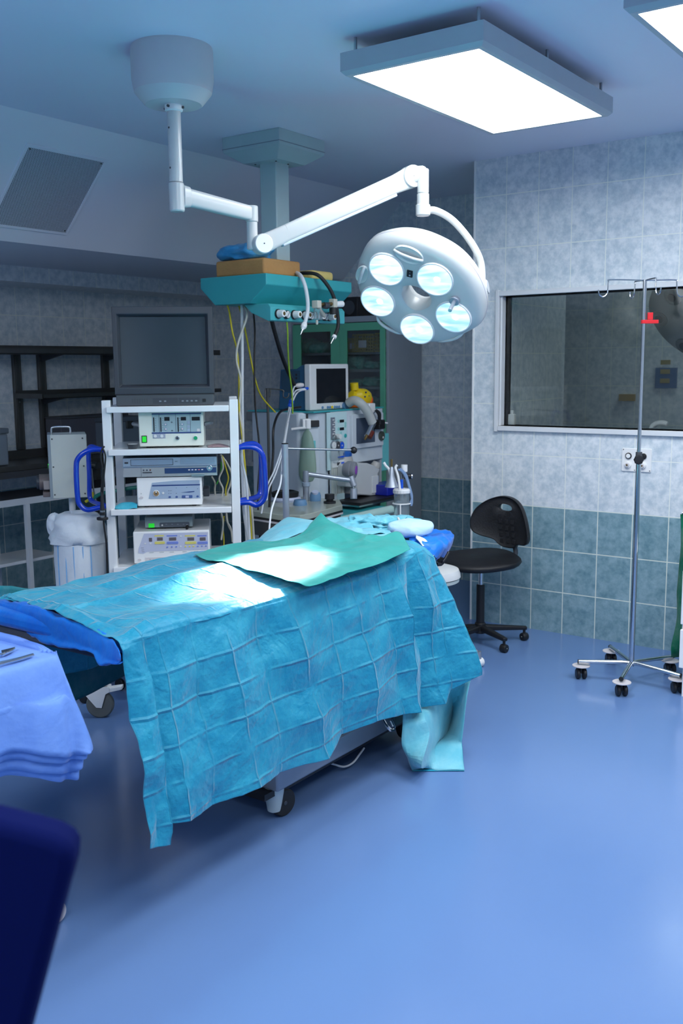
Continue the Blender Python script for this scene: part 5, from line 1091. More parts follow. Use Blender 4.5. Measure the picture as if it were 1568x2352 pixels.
Pp = [[PD(x, y, d) for x, y, d in ((955, 1230, 4.06), (975, 1238, 4.05), (987, 1254, 4.02), (996, 1276, 3.97))], [PD(x, y, d) for x, y, d in ((955, 1236, 4.0), (964, 1246, 4.0), (975, 1262, 3.97), (988, 1285, 3.92))]]
o = MB().grid(patch(Pp, 6, 6)).build('towel_strap', dots_mat('perforated strap', (0.62, 0.68, 0.70), (0.25, 0.32, 0.35), 0, 'Y', 'Z') if 0 else dots_mat('perforated strap', (0.62, 0.68, 0.70), (0.16, 0.22, 0.26), 0.5, 'Y', 'Z') if 0 else towelm, solid=0.003); tag(o, 'white perforated strap folded over the head end beside the blue head rest', 'strap')
# paler drape falling to the floor at the head corner
W_ = [[PX(925, 1636, -1.93), PX(972, 1622, -1.93), PX(1032, 1580, -1.87), PX(1084, 1548, -1.82)],
      [PX(924, 1665, -1.925), PX(975, 1650, -1.87), PX(1040, 1622, -1.93), PX(1072, 1600, -1.80)],
      [PX(922, 1710, -1.92), PX(985, 1690, -1.84), PX(1028, 1680, -1.95), PX(1062, 1690, -1.80)],
      [PX(934, 1742, -1.90), PX(968, 1756, -1.80), PX(1000, 1715, -1.90), PX(1060, 1712, -1.80)],
      [PZ(946, 1770, 0.004), PZ(975, 1764, 0.006), PZ(1004, 1770, 0.004), PZ(1066, 1770, 0.004)]]
o = MB().grid(patch(W_, 7, 7, 0.004, 5, lin=True, seed=5)).build('hanging_drape', drapeP, solid=0.0012, ang=14); tag(o, 'paler drape corner crumpled down to the floor at the head of the table', 'surgical drape')
W_ = [[PZ(955, 1762, 0.004), PZ(1005, 1745, 0.01), PZ(1060, 1700, 0.012)], [PZ(946, 1771, 0.003), PZ(1004, 1771, 0.003), PZ(1066, 1771, 0.003)]]
o = MB().grid(patch(W_, 8, 6, 0.001, 5, seed=5)).build('floor_drape', drapeB, solid=0.0012); tag(o, 'flat end of the drape lying on the blue floor', 'surgical drape')
# ================================================================== INSTRUMENT TABLE
t = thing('instrument_table', 'low stand with castors carrying the lavender blue cloths', 'instrument table', (-2.5, 1.2, 0))
MB().box(-2.90, -2.03, 0.75, 1.53, 0.80, 0.838).build('table_top', steel, t, bevel=0.004)
MB().cyl((-2.75, 1.15, 0.07), (-2.75, 1.15, 0.80), 0.025).build('column', chrome, t)
MB().box(-2.80, -2.20, 1.60, 1.645, 0.065, 0.10).build('base_bar', chrome, t); MB().box(-2.80, -2.20, 0.75, 0.79, 0.065, 0.10).build('base_bar', chrome, t); MB().box(-2.78, -2.72, 0.76, 1.62, 0.07, 0.10).build('base_bar', chrome, t)
for x, y in ((-2.19, 1.63), (-2.19, 0.77), (-2.80, 1.63), (-2.80, 0.77)): caster(t, (x, y, 0), 0.032, 0.02, None, capc, capc, (0, 1, 0))
def apron(off, hem, nm, lab, first=False):
    x1 = -2.0+off; y1 = 1.555+off*0.4; rows = []
    yh = [p for p in hem]
    ys = [0.70, 0.85, 1.0, 1.1, 1.2, 1.3, 1.38, 1.44, 1.50, 1.54]
    for k, y in enumerate(ys):
        hz = None
        wv = 0.022*math.sin(y*17+1.0)+0.012*math.sin(y*31)
        # hem height from the visible edge, interpolated in y
        for (ya, za), (yb, zb_) in zip(hem[:-1], hem[1:]):
            if ya <= y <= yb: hz = za+(zb_-za)*(y-ya)/(yb-ya)
        hz = hz if hz is not None else (hem[0][1] if y < hem[0][0] else hem[-1][1])
        ztop = 0.850+0.002*off*0
        r = [Vector((-2.95, y, ztop)), Vector((-2.5, y, ztop+0.001)), Vector((-2.1, y, ztop)), Vector((x1-0.03, y, ztop-0.001)), Vector((x1-0.004, y, ztop-0.015)), Vector((x1+0.010+wv*0.2, y, ztop-0.10)), Vector((x1+0.022+wv*0.7, y, (ztop*0.55+hz*0.45))), Vector((x1+0.03+wv, y, hz))]
        rows.append(r)
    # corner and far side
    r = []
    for p in rows[-1]: q3 = p.copy(); q3.y = y1; r.append(q3)
    r[4] = Vector((x1-0.02, y1-0.004, 0.845)); r[5] = Vector((x1+0.020, y1+0.006, 0.75)); r[6] = Vector((x1+0.05, y1+0.035, 0.62)); r[7] = Vector((x1+0.065, y1+0.02, hem[-1][1]))
    rows.append(r)
    r2 = [Vector((-2.95, y1+0.004, 0.84)), Vector((-2.5, y1+0.004, 0.84)), Vector((-2.2, y1+0.006, 0.835)), Vector((x1-0.09, y1+0.014, 0.80)), Vector((x1-0.05, y1+0.02, 0.74)), Vector((x1-0.03, y1+0.03, 0.68)), Vector((x1-0.0, y1+0.05, 0.6)), Vector((x1+0.0, y1+0.06, hem[-1][1]+0.01))]
    rows.append(r2)
    r3 = [Vector((-2.95, y1+0.03, 0.5)), Vector((-2.6, y1+0.03, 0.5)), Vector((-2.4, y1+0.03, 0.5)), Vector((-2.25, y1+0.03, 0.5)), Vector((-2.2, y1+0.03, 0.5)), Vector((-2.15, y1+0.04, 0.5)), Vector((-2.12, y1+0.05, 0.5)), Vector((-2.10, y1+0.05, 0.52))]
    rows.append(r3)
    o = MB().grid(patch(rows, 6, 6, 0.0015, 6, seed=3)).build(nm, sheetL, solid=0.0018, ang=60); return tag(o, lab, 'table cloth', 'layered cloths on the instrument table')
def hem(pts, x): return sorted([(PX(a, b, x).y, PX(a, b, x).z) for a, b in pts])
apron(0.0, hem([(0, 1752), (40, 1735), (80, 1733), (130, 1737), (165, 1735), (205, 1722)], -1.96), 'blue_table_cloth', 'outermost lavender blue cloth on the instrument table, hanging over its corner')
apron(-0.012, hem([(0, 1775), (40, 1752), (85, 1750), (130, 1752), (160, 1745), (192, 1735)], -1.97), 'blue_table_cloth', 'second lavender blue cloth layer whose hem shows just under the outermost cloth')
apron(-0.024, hem([(0, 1800), (40, 1775), (85, 1776), (130, 1775), (165, 1772), (183, 1757)], -1.98), 'blue_table_cloth', 'third lavender blue cloth layer between the upper hems and the lowest hem')
apron(-0.036, hem([(0, 1812), (30, 1792), (70, 1785), (110, 1795), (140, 1794), (166, 1787)], -1.99), 'blue_table_cloth', 'lowest hanging lavender blue cloth layer on the instrument table')
zt_ = 0.8565
def instrument(name, lab, pts, r, flat=False):
    t = thing(name, lab, 'surgical instrument', PZ(*pts[0][0], zt_))
    for l in pts: MB().tube([PZ(x, y, zt_+0.003) for x, y in l], r, n=8, sub=6).build('shaft', chrome, t)
    return t
t = instrument('steel_clamp', 'polished steel clamp nearest the front edge of the instrument table', [[(-60, 1535), (0, 1522), (40, 1513), (76, 1503)], [(-60, 1542), (0, 1526), (45, 1514), (77, 1504)]], 0.0035)
t = instrument('steel_scissors', 'polished steel scissors farther back on the lavender cloth', [[(-50, 1520), (-10, 1506), (12, 1500), (33, 1489)]], 0.003)
mb = MB(); mb.prism([(0, 0), (1, 0), (1, 1), (0, 1)], (0, 0, 0), (0, 0, 0), (0, 0, 0), (0, 0, 0)) if 0 else None
a, b_, c_, d_ = [PZ(x, y, zt_) for x, y in ((5, 1508), (30, 1497), (35, 1489), (3, 1497))]
MB().add([a, b_, c_, d_]+[p+Vector((0, 0, 0.004)) for p in (a, b_, c_, d_)], [(3, 2, 1, 0), (4, 5, 6, 7), (0, 1, 5, 4), (1, 2, 6, 5), (2, 3, 7, 6), (3, 0, 4, 7)]).build('blade', chrome, t)
p = PZ(13, 1500, zt_+0.004); MB().cyl(p, p+Vector((0, 0, 0.003)), 0.004, n=14).build('rivet', steel, t)
# ================================================================== NAVY CHAIR BACK close to the camera
t = thing('padded_chair', 'navy blue padded chair whose back shows close and blurred at the bottom left', 'chair', PD(-150, 2100, 0.93)*1.0)
D0 = 0.93
corn = [(-420, 1842), (-100, 1868), (60, 1908), (120, 1925), (150, 1942), (164, 1965), (162, 2000), (145, 2060), (100, 2230), (55, 2400), (10, 2540), (-420, 2560)]
fr_ = [PD(x, y, D0) for x, y in corn]; bk = [p+Vector((FW.x, FW.y, 0)).normalized()*0.045 for p in fr_]
n2 = len(corn); MB().add(fr_+bk, [tuple(range(n2)), tuple(range(n2, 2*n2))[::-1]]+[(i, n2+i, n2+(i+1) % n2, (i+1) % n2) for i in range(n2)]).build('backrest', navy, t, bevel=0.012, seg=3)
ce = PD(-150, 2100, D0+0.02); fh = Vector((FW.x, FW.y, 0)).normalized(); rh = Vector((RT.x, RT.y, 0)).normalized()
def ob(c, sx, sy, z0, z1): 
    vs = [c+rh*(a*sx)+fh*(b_*sy) for a in (-1, 1) for b_ in (-1, 1)]; return [Vector((p.x, p.y, z)) for p in vs for z in (z0, z1)]
FB = [(0, 1, 3, 2), (4, 6, 7, 5), (0, 4, 5, 1), (2, 3, 7, 6), (0, 2, 6, 4), (1, 5, 7, 3)]
sc_ = ce+fh*0.24-rh*0.12
MB().add(ob(sc_, 0.22, 0.21, 0.42, 0.48), FB).build('seat', navy, t, bevel=0.02)
MB().tube([Vector((ce.x, ce.y, 0.85))+fh*0.03-rh*0.1, Vector((ce.x, ce.y, 0.5))+fh*0.06-rh*0.1, Vector((sc_.x, sc_.y, 0.41))], 0.014).build('back_support', dsteel, t)
for a in (-1, 1):
    for b_ in (-1, 1): p = sc_+rh*0.19*a+fh*0.18*b_; MB().cyl((p.x, p.y, 0), (p.x, p.y, 0.42), 0.012).build('leg', dsteel, t)
# ================================================================== BLACK CHAIR
bc = Vector((-2.505, 4.845, 0))
t = thing('swivel_chair', 'black moulded swivel chair on castors near the tiled corner', 'chair', bc)
mb = MB(); mb.cyl((bc.x, bc.y, 0.065), (bc.x, bc.y, 0.125), 0.034, 0.030); mb.build('base_hub', black, t, bevel=0.004)
legs = [Vector((-2.325, 5.045, 0)), Vector((-2.315, 4.765, 0)), Vector((-2.575, 4.60, 0)), Vector((-2.74, 4.78, 0)), Vector((-2.62, 5.07, 0))]
for l in legs:
    d = (l-bc).normalized(); L_ = (l-bc).length
    mb = MB(); beam(mb, bc+Vector((0, 0, 0.095))+d*0.02, bc+d*(L_+0.012)+Vector((0, 0, 0.074)), 0.036, 0.040, 0.020, 0.030); mb.build('base_leg', black, t, bevel=0.003)
    wc, dd, s = caster(t, l, 0.0235, 0.036, None, black, grubber, d.cross(Vector((0, 0, 1)))+d*0.3)
    MB().cyl(l+Vector((0, 0, 0.03)), l+Vector((0, 0, 0.075)), 0.008, n=12).build('caster_stem', black, t)
MB().cyl((bc.x, bc.y, 0.10), (bc.x, bc.y, 0.345), 0.0235, n=28).build('lower_column', black, t, bevel=0.003)
MB().cyl((bc.x, bc.y, 0.34), (bc.x, bc.y, 0.46), 0.014, n=24).build('gas_lift', chrome, t)
MB().cyl((bc.x, bc.y, 0.43), (bc.x, bc.y, 0.475), 0.02, n=20).build('lift_socket', black, t); MB().box(bc.x-0.05, bc.x+0.08, bc.y-0.08, bc.y+0.12, 0.452, 0.48).build('seat_mechanism', black, t, bevel=0.006)
# seat shell: waterfall front, raised rear edge
ys = Vector((0, 1, 0)); mb = MB(); seatpts = []
def seatz(u, v): return 0.498+0.012*(abs(u)**2)+0.030*max(0, v-0.2)**2*1.2-0.014*max(0, -v)**2+0.010*math.cos(u*PI)*(1 if v < 0 else 0.3)*0.6
vs = []; fs = []; RN, AN = 9, 44
for i in range(RN):
    for k in range(AN):
        a = 2*PI*k/AN; r = i/(RN-1); sx = 0.225*(1+0.03*math.cos(4*a)); sy = 0.225*(1+0.03*math.cos(4*a)); u, v = r*math.cos(a), r*math.sin(a)
        z = seatz(u, v)-(0.006 if i == RN-1 else 0)
        vs.append((bc.x-0.015+u*sx*1.06, bc.y+v*sy, z))
for i in range(RN-1):
    for k in range(AN): l = (k+1) % AN; fs.append((i*AN+k, i*AN+l, (i+1)*AN+l, (i+1)*AN+k))
k0 = len(vs)
for r_, dz in ((1.02, -0.018), (0.97, -0.036), (0.6, -0.044), (0.0, -0.044)):
    for k in range(AN): a = 2*PI*k/AN; u, v = math.cos(a), math.sin(a); vs.append((bc.x-0.015+u*0.238*r_*(1+0.03*math.cos(4*a)), bc.y+v*0.225*r_*(1+0.03*math.cos(4*a)), seatz(u, v)+dz if r_ > 0.5 else 0.455))
idx = [(RN-1)*AN, k0, k0+AN, k0+2*AN, k0+3*AN]
for a_, b_ in zip(idx[:-1], idx[1:]):
    for k in range(AN): l = (k+1) % AN; fs.append((a_+k, a_+l, b_+l, b_+k))
mb.add(vs, fs); mb.build('seat', blackpu, t, ang=60)
# backrest from its outline, facing -y
by = bc.y+0.19
OB = [(1090, 1205), (1091, 1185), (1102, 1163), (1125, 1146), (1153, 1139), (1180, 1145), (1200, 1163), (1214, 1195), (1221, 1228), (1219, 1244), (1210, 1251), (1192, 1250), (1184, 1258), (1160, 1256), (1146, 1248), (1135, 1237), (1110, 1228), (1095, 1218)]
pp = [PY(x, y, by) for x, y in OB]; cx_ = sum(p.x for p in pp)/len(pp); cz_ = sum(p.z for p in pp)/len(pp)
pp = spline(pp, 4, True)
slot = [PY(x, y, by) for x, y in ((1148, 1166), (1151, 1158), (1160, 1157), (1172, 1160), (1178, 1165), (1177, 1171), (1168, 1173), (1155, 1171))]; slot = spline(slot, 9, True)
sc2 = sum(slot, Vector())/len(slot)
# match slot points to outline by angle
n3 = len(pp); a_out = [math.atan2(p.z-sc2.z, p.x-sc2.x) for p in pp]
def slotat(a):
    best = min(slot, key=lambda p: abs(math.atan2(math.sin(math.atan2(p.z-sc2.z, p.x-sc2.x)-a), math.cos(math.atan2(p.z-sc2.z, p.x-sc2.x)-a)))); return best
ins = [slotat(a) for a in a_out]
def bow(p, d): return Vector((p.x, by+d-0.028*(((p.x-cx_)/0.15)**2)*1.0, p.z))
lay = []
for f_, d in ((0.0, 0.0), (0.0, -0.014), (0.03, -0.018), (0.3, -0.012), (0.6, -0.008), (0.90, -0.012), (0.97, -0.018), (1.0, -0.014)):
    lay.append([bow(a.lerp(b, f_), d) for a, b in zip(ins, pp)])
for f_, d in ((1.0, 0.016), (0.95, 0.024), (0.5, 0.03), (0.05, 0.026)): lay.append([bow(a.lerp(b, f_), d) for a, b in zip(ins, pp)])
lay.append(lay[0]); m3 = len(lay)
mb = MB(); mb.add([p for r in lay for p in r], [(i*n3+k, i*n3+(k+1) % n3, (i+1)*n3+(k+1) % n3, (i+1)*n3+k) for i in range(m3-1) for k in range(n3)])
mb.build('backrest', blackpu, t, ang=50)
for i in range(3):
    for j in range(5):
        p = PY(1146+i*14+j*1.2, 1182+j*15+i*1.5, by-0.021); 
        mb = MB(); mb.prism(rrect(-0.0105, -0.0125, 0.0105, 0.0125, 0.003), (p.x, by-0.0125+0.0-0.028*(((p.x-cx_)/0.15)**2), p.z), (1, 0, 0), (0, 0, 1), (0, -0.003, 0)); mb.build('back_pad', blackpu, t, bevel=0.001)
MB().tube([PY(1178, 1240, by+0.02), PY(1183, 1275, by+0.012), Vector((bc.x+0.07, bc.y+0.14, 0.470)), Vector((bc.x+0.04, bc.y+0.05, 0.462))], 0.014, n=10).build('back_bar', greyp, t)
# ================================================================== WHITE STOOL
sc_ = Vector((-2.495, 4.235, 0)); ZST = 0.045; t = thing('round_stool', 'white round stool between the table head and the black chair', 'stool', sc_)
MB().lathe([(r_, z_+ZST) for r_, z_ in [(0, 0.512), (0.12, 0.512), (0.160, 0.500), (0.168, 0.480), (0.170, 0.462), (0.150, 0.455)]], sc_, n=48).build('seat_cushion', mat('white vinyl', (0.75, 0.75, 0.74), 0.35), t)
MB().lathe([(r_, z_+ZST) for r_, z_ in [(0, 0.435), (0.155, 0.435), (0.163, 0.440), (0.163, 0.455), (0.15, 0.458)]], sc_, n=48).build('seat_rim', mat('pale green rim', (0.60, 0.66, 0.62), 0.35), t)
MB().cyl((sc_.x, sc_.y, 0.09), (sc_.x, sc_.y, 0.44+ZST), 0.024).build('column', chrome, t)
for k in range(5):
    a = math.atan2(0.22, 0.19)+2*PI*k/5; d = Vector((math.cos(a), math.sin(a), 0)); e = sc_+d*0.285
    mb = MB(); beam(mb, sc_+Vector((0, 0, 0.115)), sc_+d*0.275+Vector((0, 0, 0.085)), 0.04, 0.04, 0.022, 0.03); mb.build('base_leg', alum, t, bevel=0.003)
    MB().cyl(e+Vector((0, 0, 0.045)), e+Vector((0, 0, 0.085)), 0.016, 0.014, n=16).build('caster_stem', alum, t)
    caster(t, e, 0.0255, 0.046, None, white2, mat('beige hub', (0.45, 0.38, 0.28), 0.5), d.cross(Vector((0, 0, 1)))*1.0+d*0.4)
# ================================================================== INFUSION STAND
iv = Vector((-1.556, 4.632, 0)); t = thing('infusion_stand', 'polished steel infusion stand with five castors in front of the window wall', 'infusion stand', iv)
topz = 1.965; MB().cyl((iv.x, iv.y, 0.09), (iv.x, iv.y, 1.10), 0.0125, n=24).build('lower_pole', chrome, t); MB().cyl((iv.x, iv.y, 1.09), (iv.x, iv.y, topz), 0.0092, n=20).build('upper_pole', chrome, t)
kp = PD(1470, 1062, 4.54); MB().cyl((iv.x, iv.y, kp.z+0.035), (iv.x, iv.y, kp.z-0.02), 0.0155, n=20).build('clamp_sleeve', dgrey, t)
kd = Vector((CAM.x-iv.x, CAM.y-iv.y, 0)).normalized(); MB().lathe([(0.012, 0.0), (0.022, 0.006), (0.0225, 0.02), (0.018, 0.026), (0, 0.027)], Vector((iv.x, iv.y, kp.z))+kd*0.012, kd, 24, wob=lambda t_, i: 1+0.06*math.cos(8*t_)).build('clamp_knob', black, t)
ends = [PZ(1425, 1600, 0), PZ(1328, 1558, 0), PZ(1398, 1520, 0), PZ(1541, 1546, 0), PZ(1560, 1592, 0)]
for e in ends:
    d = (e-iv); d.z = 0; L_ = d.length; d.normalize(); L_ = L_ if L_ < 0.34 else 0.34
    MB().tube([Vector((iv.x, iv.y, 0.105))+d*0.01, iv+d*0.05+Vector((0, 0, 0.105)), iv+d*(L_+0.0)+Vector((0, 0, 0.088))], 0.0105, n=14, sub=4).build('base_leg', chrome, t)
    q3 = iv+d*(L_+0.0)+Vector((0, 0, 0.088)); MB().cyl(q3, q3+d*0.006, 0.0112, n=14).build('end_cap', black, t)
    e2 = iv+d*(L_-0.012)
    MB().cyl(e2+Vector((0, 0, 0.066)), e2+Vector((0, 0, 0.071)), 0.044, n=32).build('bumper_disc', capc, t, bevel=0.001)
    for sg in (-1, 1):
        sd = d.cross(Vector((0, 0, 1)))*0.016*sg if 0 else Vector((RT.x, RT.y, 0)).normalized()*0.016*sg
        mb = MB(); ax_ = Vector((RT.x, RT.y, 0)).normalized(); mb.lathe([(0.0, -0.010), (0.022, -0.010), (0.0275, -0.005), (0.0275, 0.005), (0.022, 0.010), (0, 0.010)], e2+sd+Vector((0, 0, 0.0275)), ax_, 24); mb.build('caster_wheel', black, t)
    MB().cyl(e2+Vector((0, 0, 0.03)), e2+Vector((0, 0, 0.068)), 0.010, n=12).build('caster_stem', black, t)
for (dx, dy) in ((-0.195, -0.02), (0.175, 0.03), (0.02, -0.10), (-0.02, 0.11)):
    d = Vector((dx, dy, 0)); d = (RT*dx+fw*dy); d.z = 0; L_ = d.length*0.9; d.normalize(); b0 = Vector((iv.x, iv.y, topz-0.005))
    if L_ < 0.15: L_ = 0.10
    pts = [b0, b0+d*(L_*0.92)+Vector((0, 0, 0.003)), b0+d*L_+Vector((0, 0, -0.008)), b0+d*(L_+0.004)+Vector((0, 0, -0.055)), b0+d*(L_+0.022)+Vector((0, 0, -0.074)), b0+d*(L_+0.042)+Vector((0, 0, -0.066)), b0+d*(L_+0.048)+Vector((0, 0, -0.042))]
    MB().tube(pts, 0.0032, n=8, sub=5).build('hook', chrome, t)
t = thing('red_clip', 'small red plastic clip fixed to the infusion stand pole', 'clip', PD(1500, 737, 4.56))
r0, r1 = PD(1484, 734, 4.56), PD(1517, 741, 4.56); fc = Face(Vector((iv.x, iv.y, 0)), Vector((RT.x, RT.y, 0)), CZ, t)
def rc(name, x0, y0, x1, y1, d0, d1):
    a, b = PD(x0, y0, 4.55), PD(x1, y1, 4.55); rh_ = Vector((RT.x, RT.y, 0)).normalized(); ua, ub_ = (a-iv).dot(rh_), (b-iv).dot(rh_)
    MB().prism([(ua, b.z), (ub_, b.z), (ub_, a.z), (ua, a.z)], iv-fw*0+Vector((0, 0, 0))+fw*d0, rh_, CZ, fw*(d1-d0)).build(name, red, t, bevel=0.001)
rc('clip_bar', 1479, 734, 1517, 742, -0.012, 0.012); rc('clip_tab', 1492, 717, 1504, 733, -0.010, 0.004)
# green cloth and the white unit at the right edge
rows = [[PY(x, y, 4.95) for x, y in ((1562, 1180), (1580, 1180), (1620, 1180), (1660, 1182))], [PY(x, y, 4.93) for x, y in ((1559, 1260), (1578, 1262), (1620, 1262), (1660, 1262))], [PY(x, y, 4.92) for x, y in ((1550, 1360), (1575, 1368), (1620, 1368), (1660, 1368))], [PY(x, y, 4.90) for x, y in ((1553, 1420), (1575, 1425), (1620, 1425), (1660, 1425))], [PY(x, y, 4.90) for x, y in ((1544, 1482), (1570, 1490), (1610, 1485), (1660, 1485))], [PY(x, y, 4.90) for x, y in ((1545, 1506), (1552, 1512), (1600, 1505), (1660, 1505))]]
rows = [[p+Vector((0, 0.03*math.sin(j*2.1+i), 0)) for j, p in enumerate(r)] for i, r in enumerate(rows)]
o = MB().grid(patch(rows, 8, 8, 0.004, 6, seed=4)).build('green_hanging_cloth', greencl, solid=0.0015, ang=60); tag(o, 'dark green cloth hanging at the right edge behind the white unit', 'cloth')
ra_ = PY(1566, 1180, 4.95); tr_ = thing('towel_rail', 'steel towel rail on the window wall carrying the green cloth', 'rail', (ra_.x+0.1, 5.29, ra_.z))
MB().cyl((ra_.x, 4.95, ra_.z+0.004), (ra_.x+0.30, 4.95, ra_.z+0.004), 0.006, n=12).build('bar', chrome, tr_)
for x in (ra_.x+0.01, ra_.x+0.29): MB().cyl((x, 4.95, ra_.z+0.004), (x, YW, ra_.z+0.004), 0.005, n=10).build('bracket', chrome, tr_)
wx = PY(1564, 1400, 4.55).x
t = thing('white_cabinet', 'white cabinet cut off by the right edge of the photo', 'cabinet', (wx+0.25, 4.75, 0)); zl0 = PY(1564, 1535, 4.55).z
MB().box(wx+0.003, wx+0.45, 4.56, 4.86, zl0, 0.62).build('body', white2, t, bevel=0.004)
MB().box(wx, wx+0.448, 4.545, 4.562, zl0+0.002, PY(1566, 1446, 4.55).z).build('lower_door', white2, t, bevel=0.003); MB().box(wx, wx+0.448, 4.545, 4.562, PY(1566, 1434, 4.55).z, 0.618).build('upper_door', white2, t, bevel=0.003)
for x in (wx+0.03, wx+0.4):
    for y in (4.6, 4.82): MB().box(x-0.02, x+0.02, y-0.02, y+0.02, 0, zl0+0.001).build('foot', white2, t)
# ================================================================== GREEN DOOR CABINET
cx0, cx1, cy0, cy1, ch = -4.605, -3.74, 5.81, 6.255, 1.925
t = thing('medicine_cabinet', 'tall grey metal cabinet with green framed glass doors against the back wall', 'cabinet', ((cx0+cx1)/2, 6.03, 0))
mb = MB(); mb.box(cx0, cx0+0.022, cy0, cy1, 0.02, ch); mb.box(cx1-0.022, cx1, cy0, cy1, 0.02, ch); mb.box(cx0+0.022, cx1-0.022, cy0, cy1, ch-0.05, ch); mb.box(cx0+0.022, cx1-0.022, cy1-0.015, cy1, 0.07, ch-0.05); mb.box(cx0+0.022, cx1-0.022, cy0, cy1, 0.02, 0.07)
mb.build('body', mat('blue grey cabinet metal', (0.34, 0.38, 0.43), 0.45), t, bevel=0.002)
for x in (cx0+0.04, cx1-0.04):
    for y in (cy0+0.04, cy1-0.04): MB().cyl((x, y, 0), (x, y, 0.021), 0.02, n=14).build('foot', rubber, t)
shz = [PY(750, 811, 6.0).z, PY(850, 848, 6.0).z, PY(850, 887, 6.0).z, 1.25, 0.95, 0.6]
for z in shz: MB().box(cx0+0.023, cx1-0.023, cy0+0.05, cy1-0.016, z-0.018, z).build('shelf', mat('dim shelf', (0.16, 0.19, 0.20), 0.5), t)
mid = PY(782, 780, cy0).x; zt1 = ch-0.045
for (x0, x1, wx0, wx1) in ((cx0+0.024, mid-0.001, PY(693, 780, cy0).x, PY(762, 780, cy0).x), (mid+0.001, cx1-0.024, PY(799, 780, cy0).x, PY(875, 780, cy0).x)):
    zw1 = PY(800, 760, cy0).z; zw0 = 0.5
    mb = MB(); mb.box(x0, wx0, cy0-0.016, cy0-0.001, 0.07, zt1); mb.box(wx1, x1, cy0-0.016, cy0-0.001, 0.07, zt1); mb.box(wx0, wx1, cy0-0.016, cy0-0.001, zw1, zt1); mb.box(wx0, wx1, cy0-0.016, cy0-0.001, 0.07, zw0)
    d = mb.build('door', greenf, t, bevel=0.0015); MB().box(wx0, wx1, cy0-0.010, cy0-0.006, zw0, zw1).build('door_glass', glass, d, smooth=False)
MB().box(cx0+0.024, cx1-0.024, cy0-0.003, cy0-0.0005, zt1+0.0005, zt1+0.006).build('door_gap', black, t)
def pack(c, r, seed, lab, m=packm, nm='wrapped_pack'): lump(nm, c, r, m, lab, 'wrapped pack', 0.35, seed, fr=6, n=26, flat=c[2]-r[2]*0.55)
def pc(x, y, yy, r, seed, lab, zs=None):
    p = PY(x, y, yy); z = zs+r[2]*0.56 if zs else p.z; pack((p.x, yy, z), r, seed, lab)
pc(712, 790, 6.0, (0.10, 0.12, 0.07), 2, 'green and white wrapped pack at the left of the top cabinet shelf', shz[0]); pc(742, 800, 5.98, (0.10, 0.12, 0.055), 3, 'wrapped pack at the right of the top left cabinet shelf', shz[0])
pc(825, 838, 5.98, (0.09, 0.1, 0.07), 4, 'peaked wrapped pack on the second shelf behind the right door', shz[1]); pc(862, 842, 5.98, (0.07, 0.1, 0.04), 5, 'low wrapped pack at the right end of the second cabinet shelf', shz[1])
pc(822, 880, 5.98, (0.09, 0.1, 0.035), 6, 'flat green wrapped pack on the third cabinet shelf, left', shz[2]); pc(860, 880, 5.98, (0.08, 0.1, 0.045), 7, 'flat green wrapped pack on the third cabinet shelf, right', shz[2])
pc(852, 925, 5.98, (0.10, 0.1, 0.07), 8, 'pale wrapped pack on the cabinet shelf beside the yellow mask', 1.25)
def basket(x0, x1, y0, y1, z0, z1, lab):
    t = thing('yellow_basket', lab, 'basket', ((x0+x1)/2, (y0+y1)/2, z0), group='yellow baskets in the cabinet')
    mb = MB(); n = 8
    for (a, b, hor) in ((x0, x1, 1), (y0, y1, 0)):
        for side in (0, 1):
            for k in range(n+1):
                u = a+(b-a)*k/n; w_ = 0.0035
                if hor: yy = y0 if side == 0 else y1; mb.box(u-w_, u+w_, yy-0.002, yy+0.002, z0, z1)
                else: xx = x0 if side == 0 else x1; mb.box(xx-0.002, xx+0.002, u-w_, u+w_, z0, z1)
            for k in range(6):
                v = z0+(z1-z0)*k/5; w_ = 0.003 if 0 < k < 5 else 0.006
                if hor: yy = y0 if side == 0 else y1; mb.box(x0, x1, yy-0.002, yy+0.002, v-w_, v+w_)
                else: xx = x0 if side == 0 else x1; mb.box(xx-0.002, xx+0.002, y0, y1, v-w_, v+w_)
    mb.box(x0, x1, y0, y1, z0, z0+0.004); mb.build('mesh_body', basketY, t)
    MB().box(x0+(x1-x0)*0.30, x0+(x1-x0)*0.68, y0-0.005, y0-0.002, z0+(z1-z0)*0.25, z0+(z1-z0)*0.68).build('paper_label', paper, t)
bz = shz[0]; b0, b1 = PY(810, 780, 5.93), PY(858, 780, 5.93)
basket(b0.x, b1.x-0.003, 5.93, 6.13, bz+0.002, bz+0.125, 'yellow plastic basket with a paper label, middle one behind the right cabinet door')
basket(b1.x+0.006, cx1-0.03, 5.94, 6.13, bz+0.002, bz+0.13, 'yellow plastic basket at the right end of the top cabinet shelf')
basket(b0.x-0.10, b0.x-0.006, 6.0, 6.2, bz+0.002, bz+0.10, 'yellow plastic basket set farther back at the left behind the right door')
t = thing('black_speaker', 'small black speaker box standing on top of the green doored cabinet', 'speaker', (-4.0, 6.0, ch))
a, b = PY(770, 705, 5.9), PY(820, 688, 5.9); MB().box(a.x-0.02, b.x, 5.9, 6.12, ch+0.001, ch+0.145).build('cabinet_body', black, t, bevel=0.004); MB().cyl((b.x-0.07, 5.8995, ch+0.07), (b.x-0.07, 5.895, ch+0.07), 0.05).build('speaker_cone', dgrey, t)
cable('speaker_wire', 'thin black wire running right from the speaker along the wall', [Vector((b.x, 6.05, ch+0.06)), Vector((b.x+0.15, 6.2, ch+0.07)), Vector((-3.3, 6.262, ch+0.09))], 0.0025, bcable)
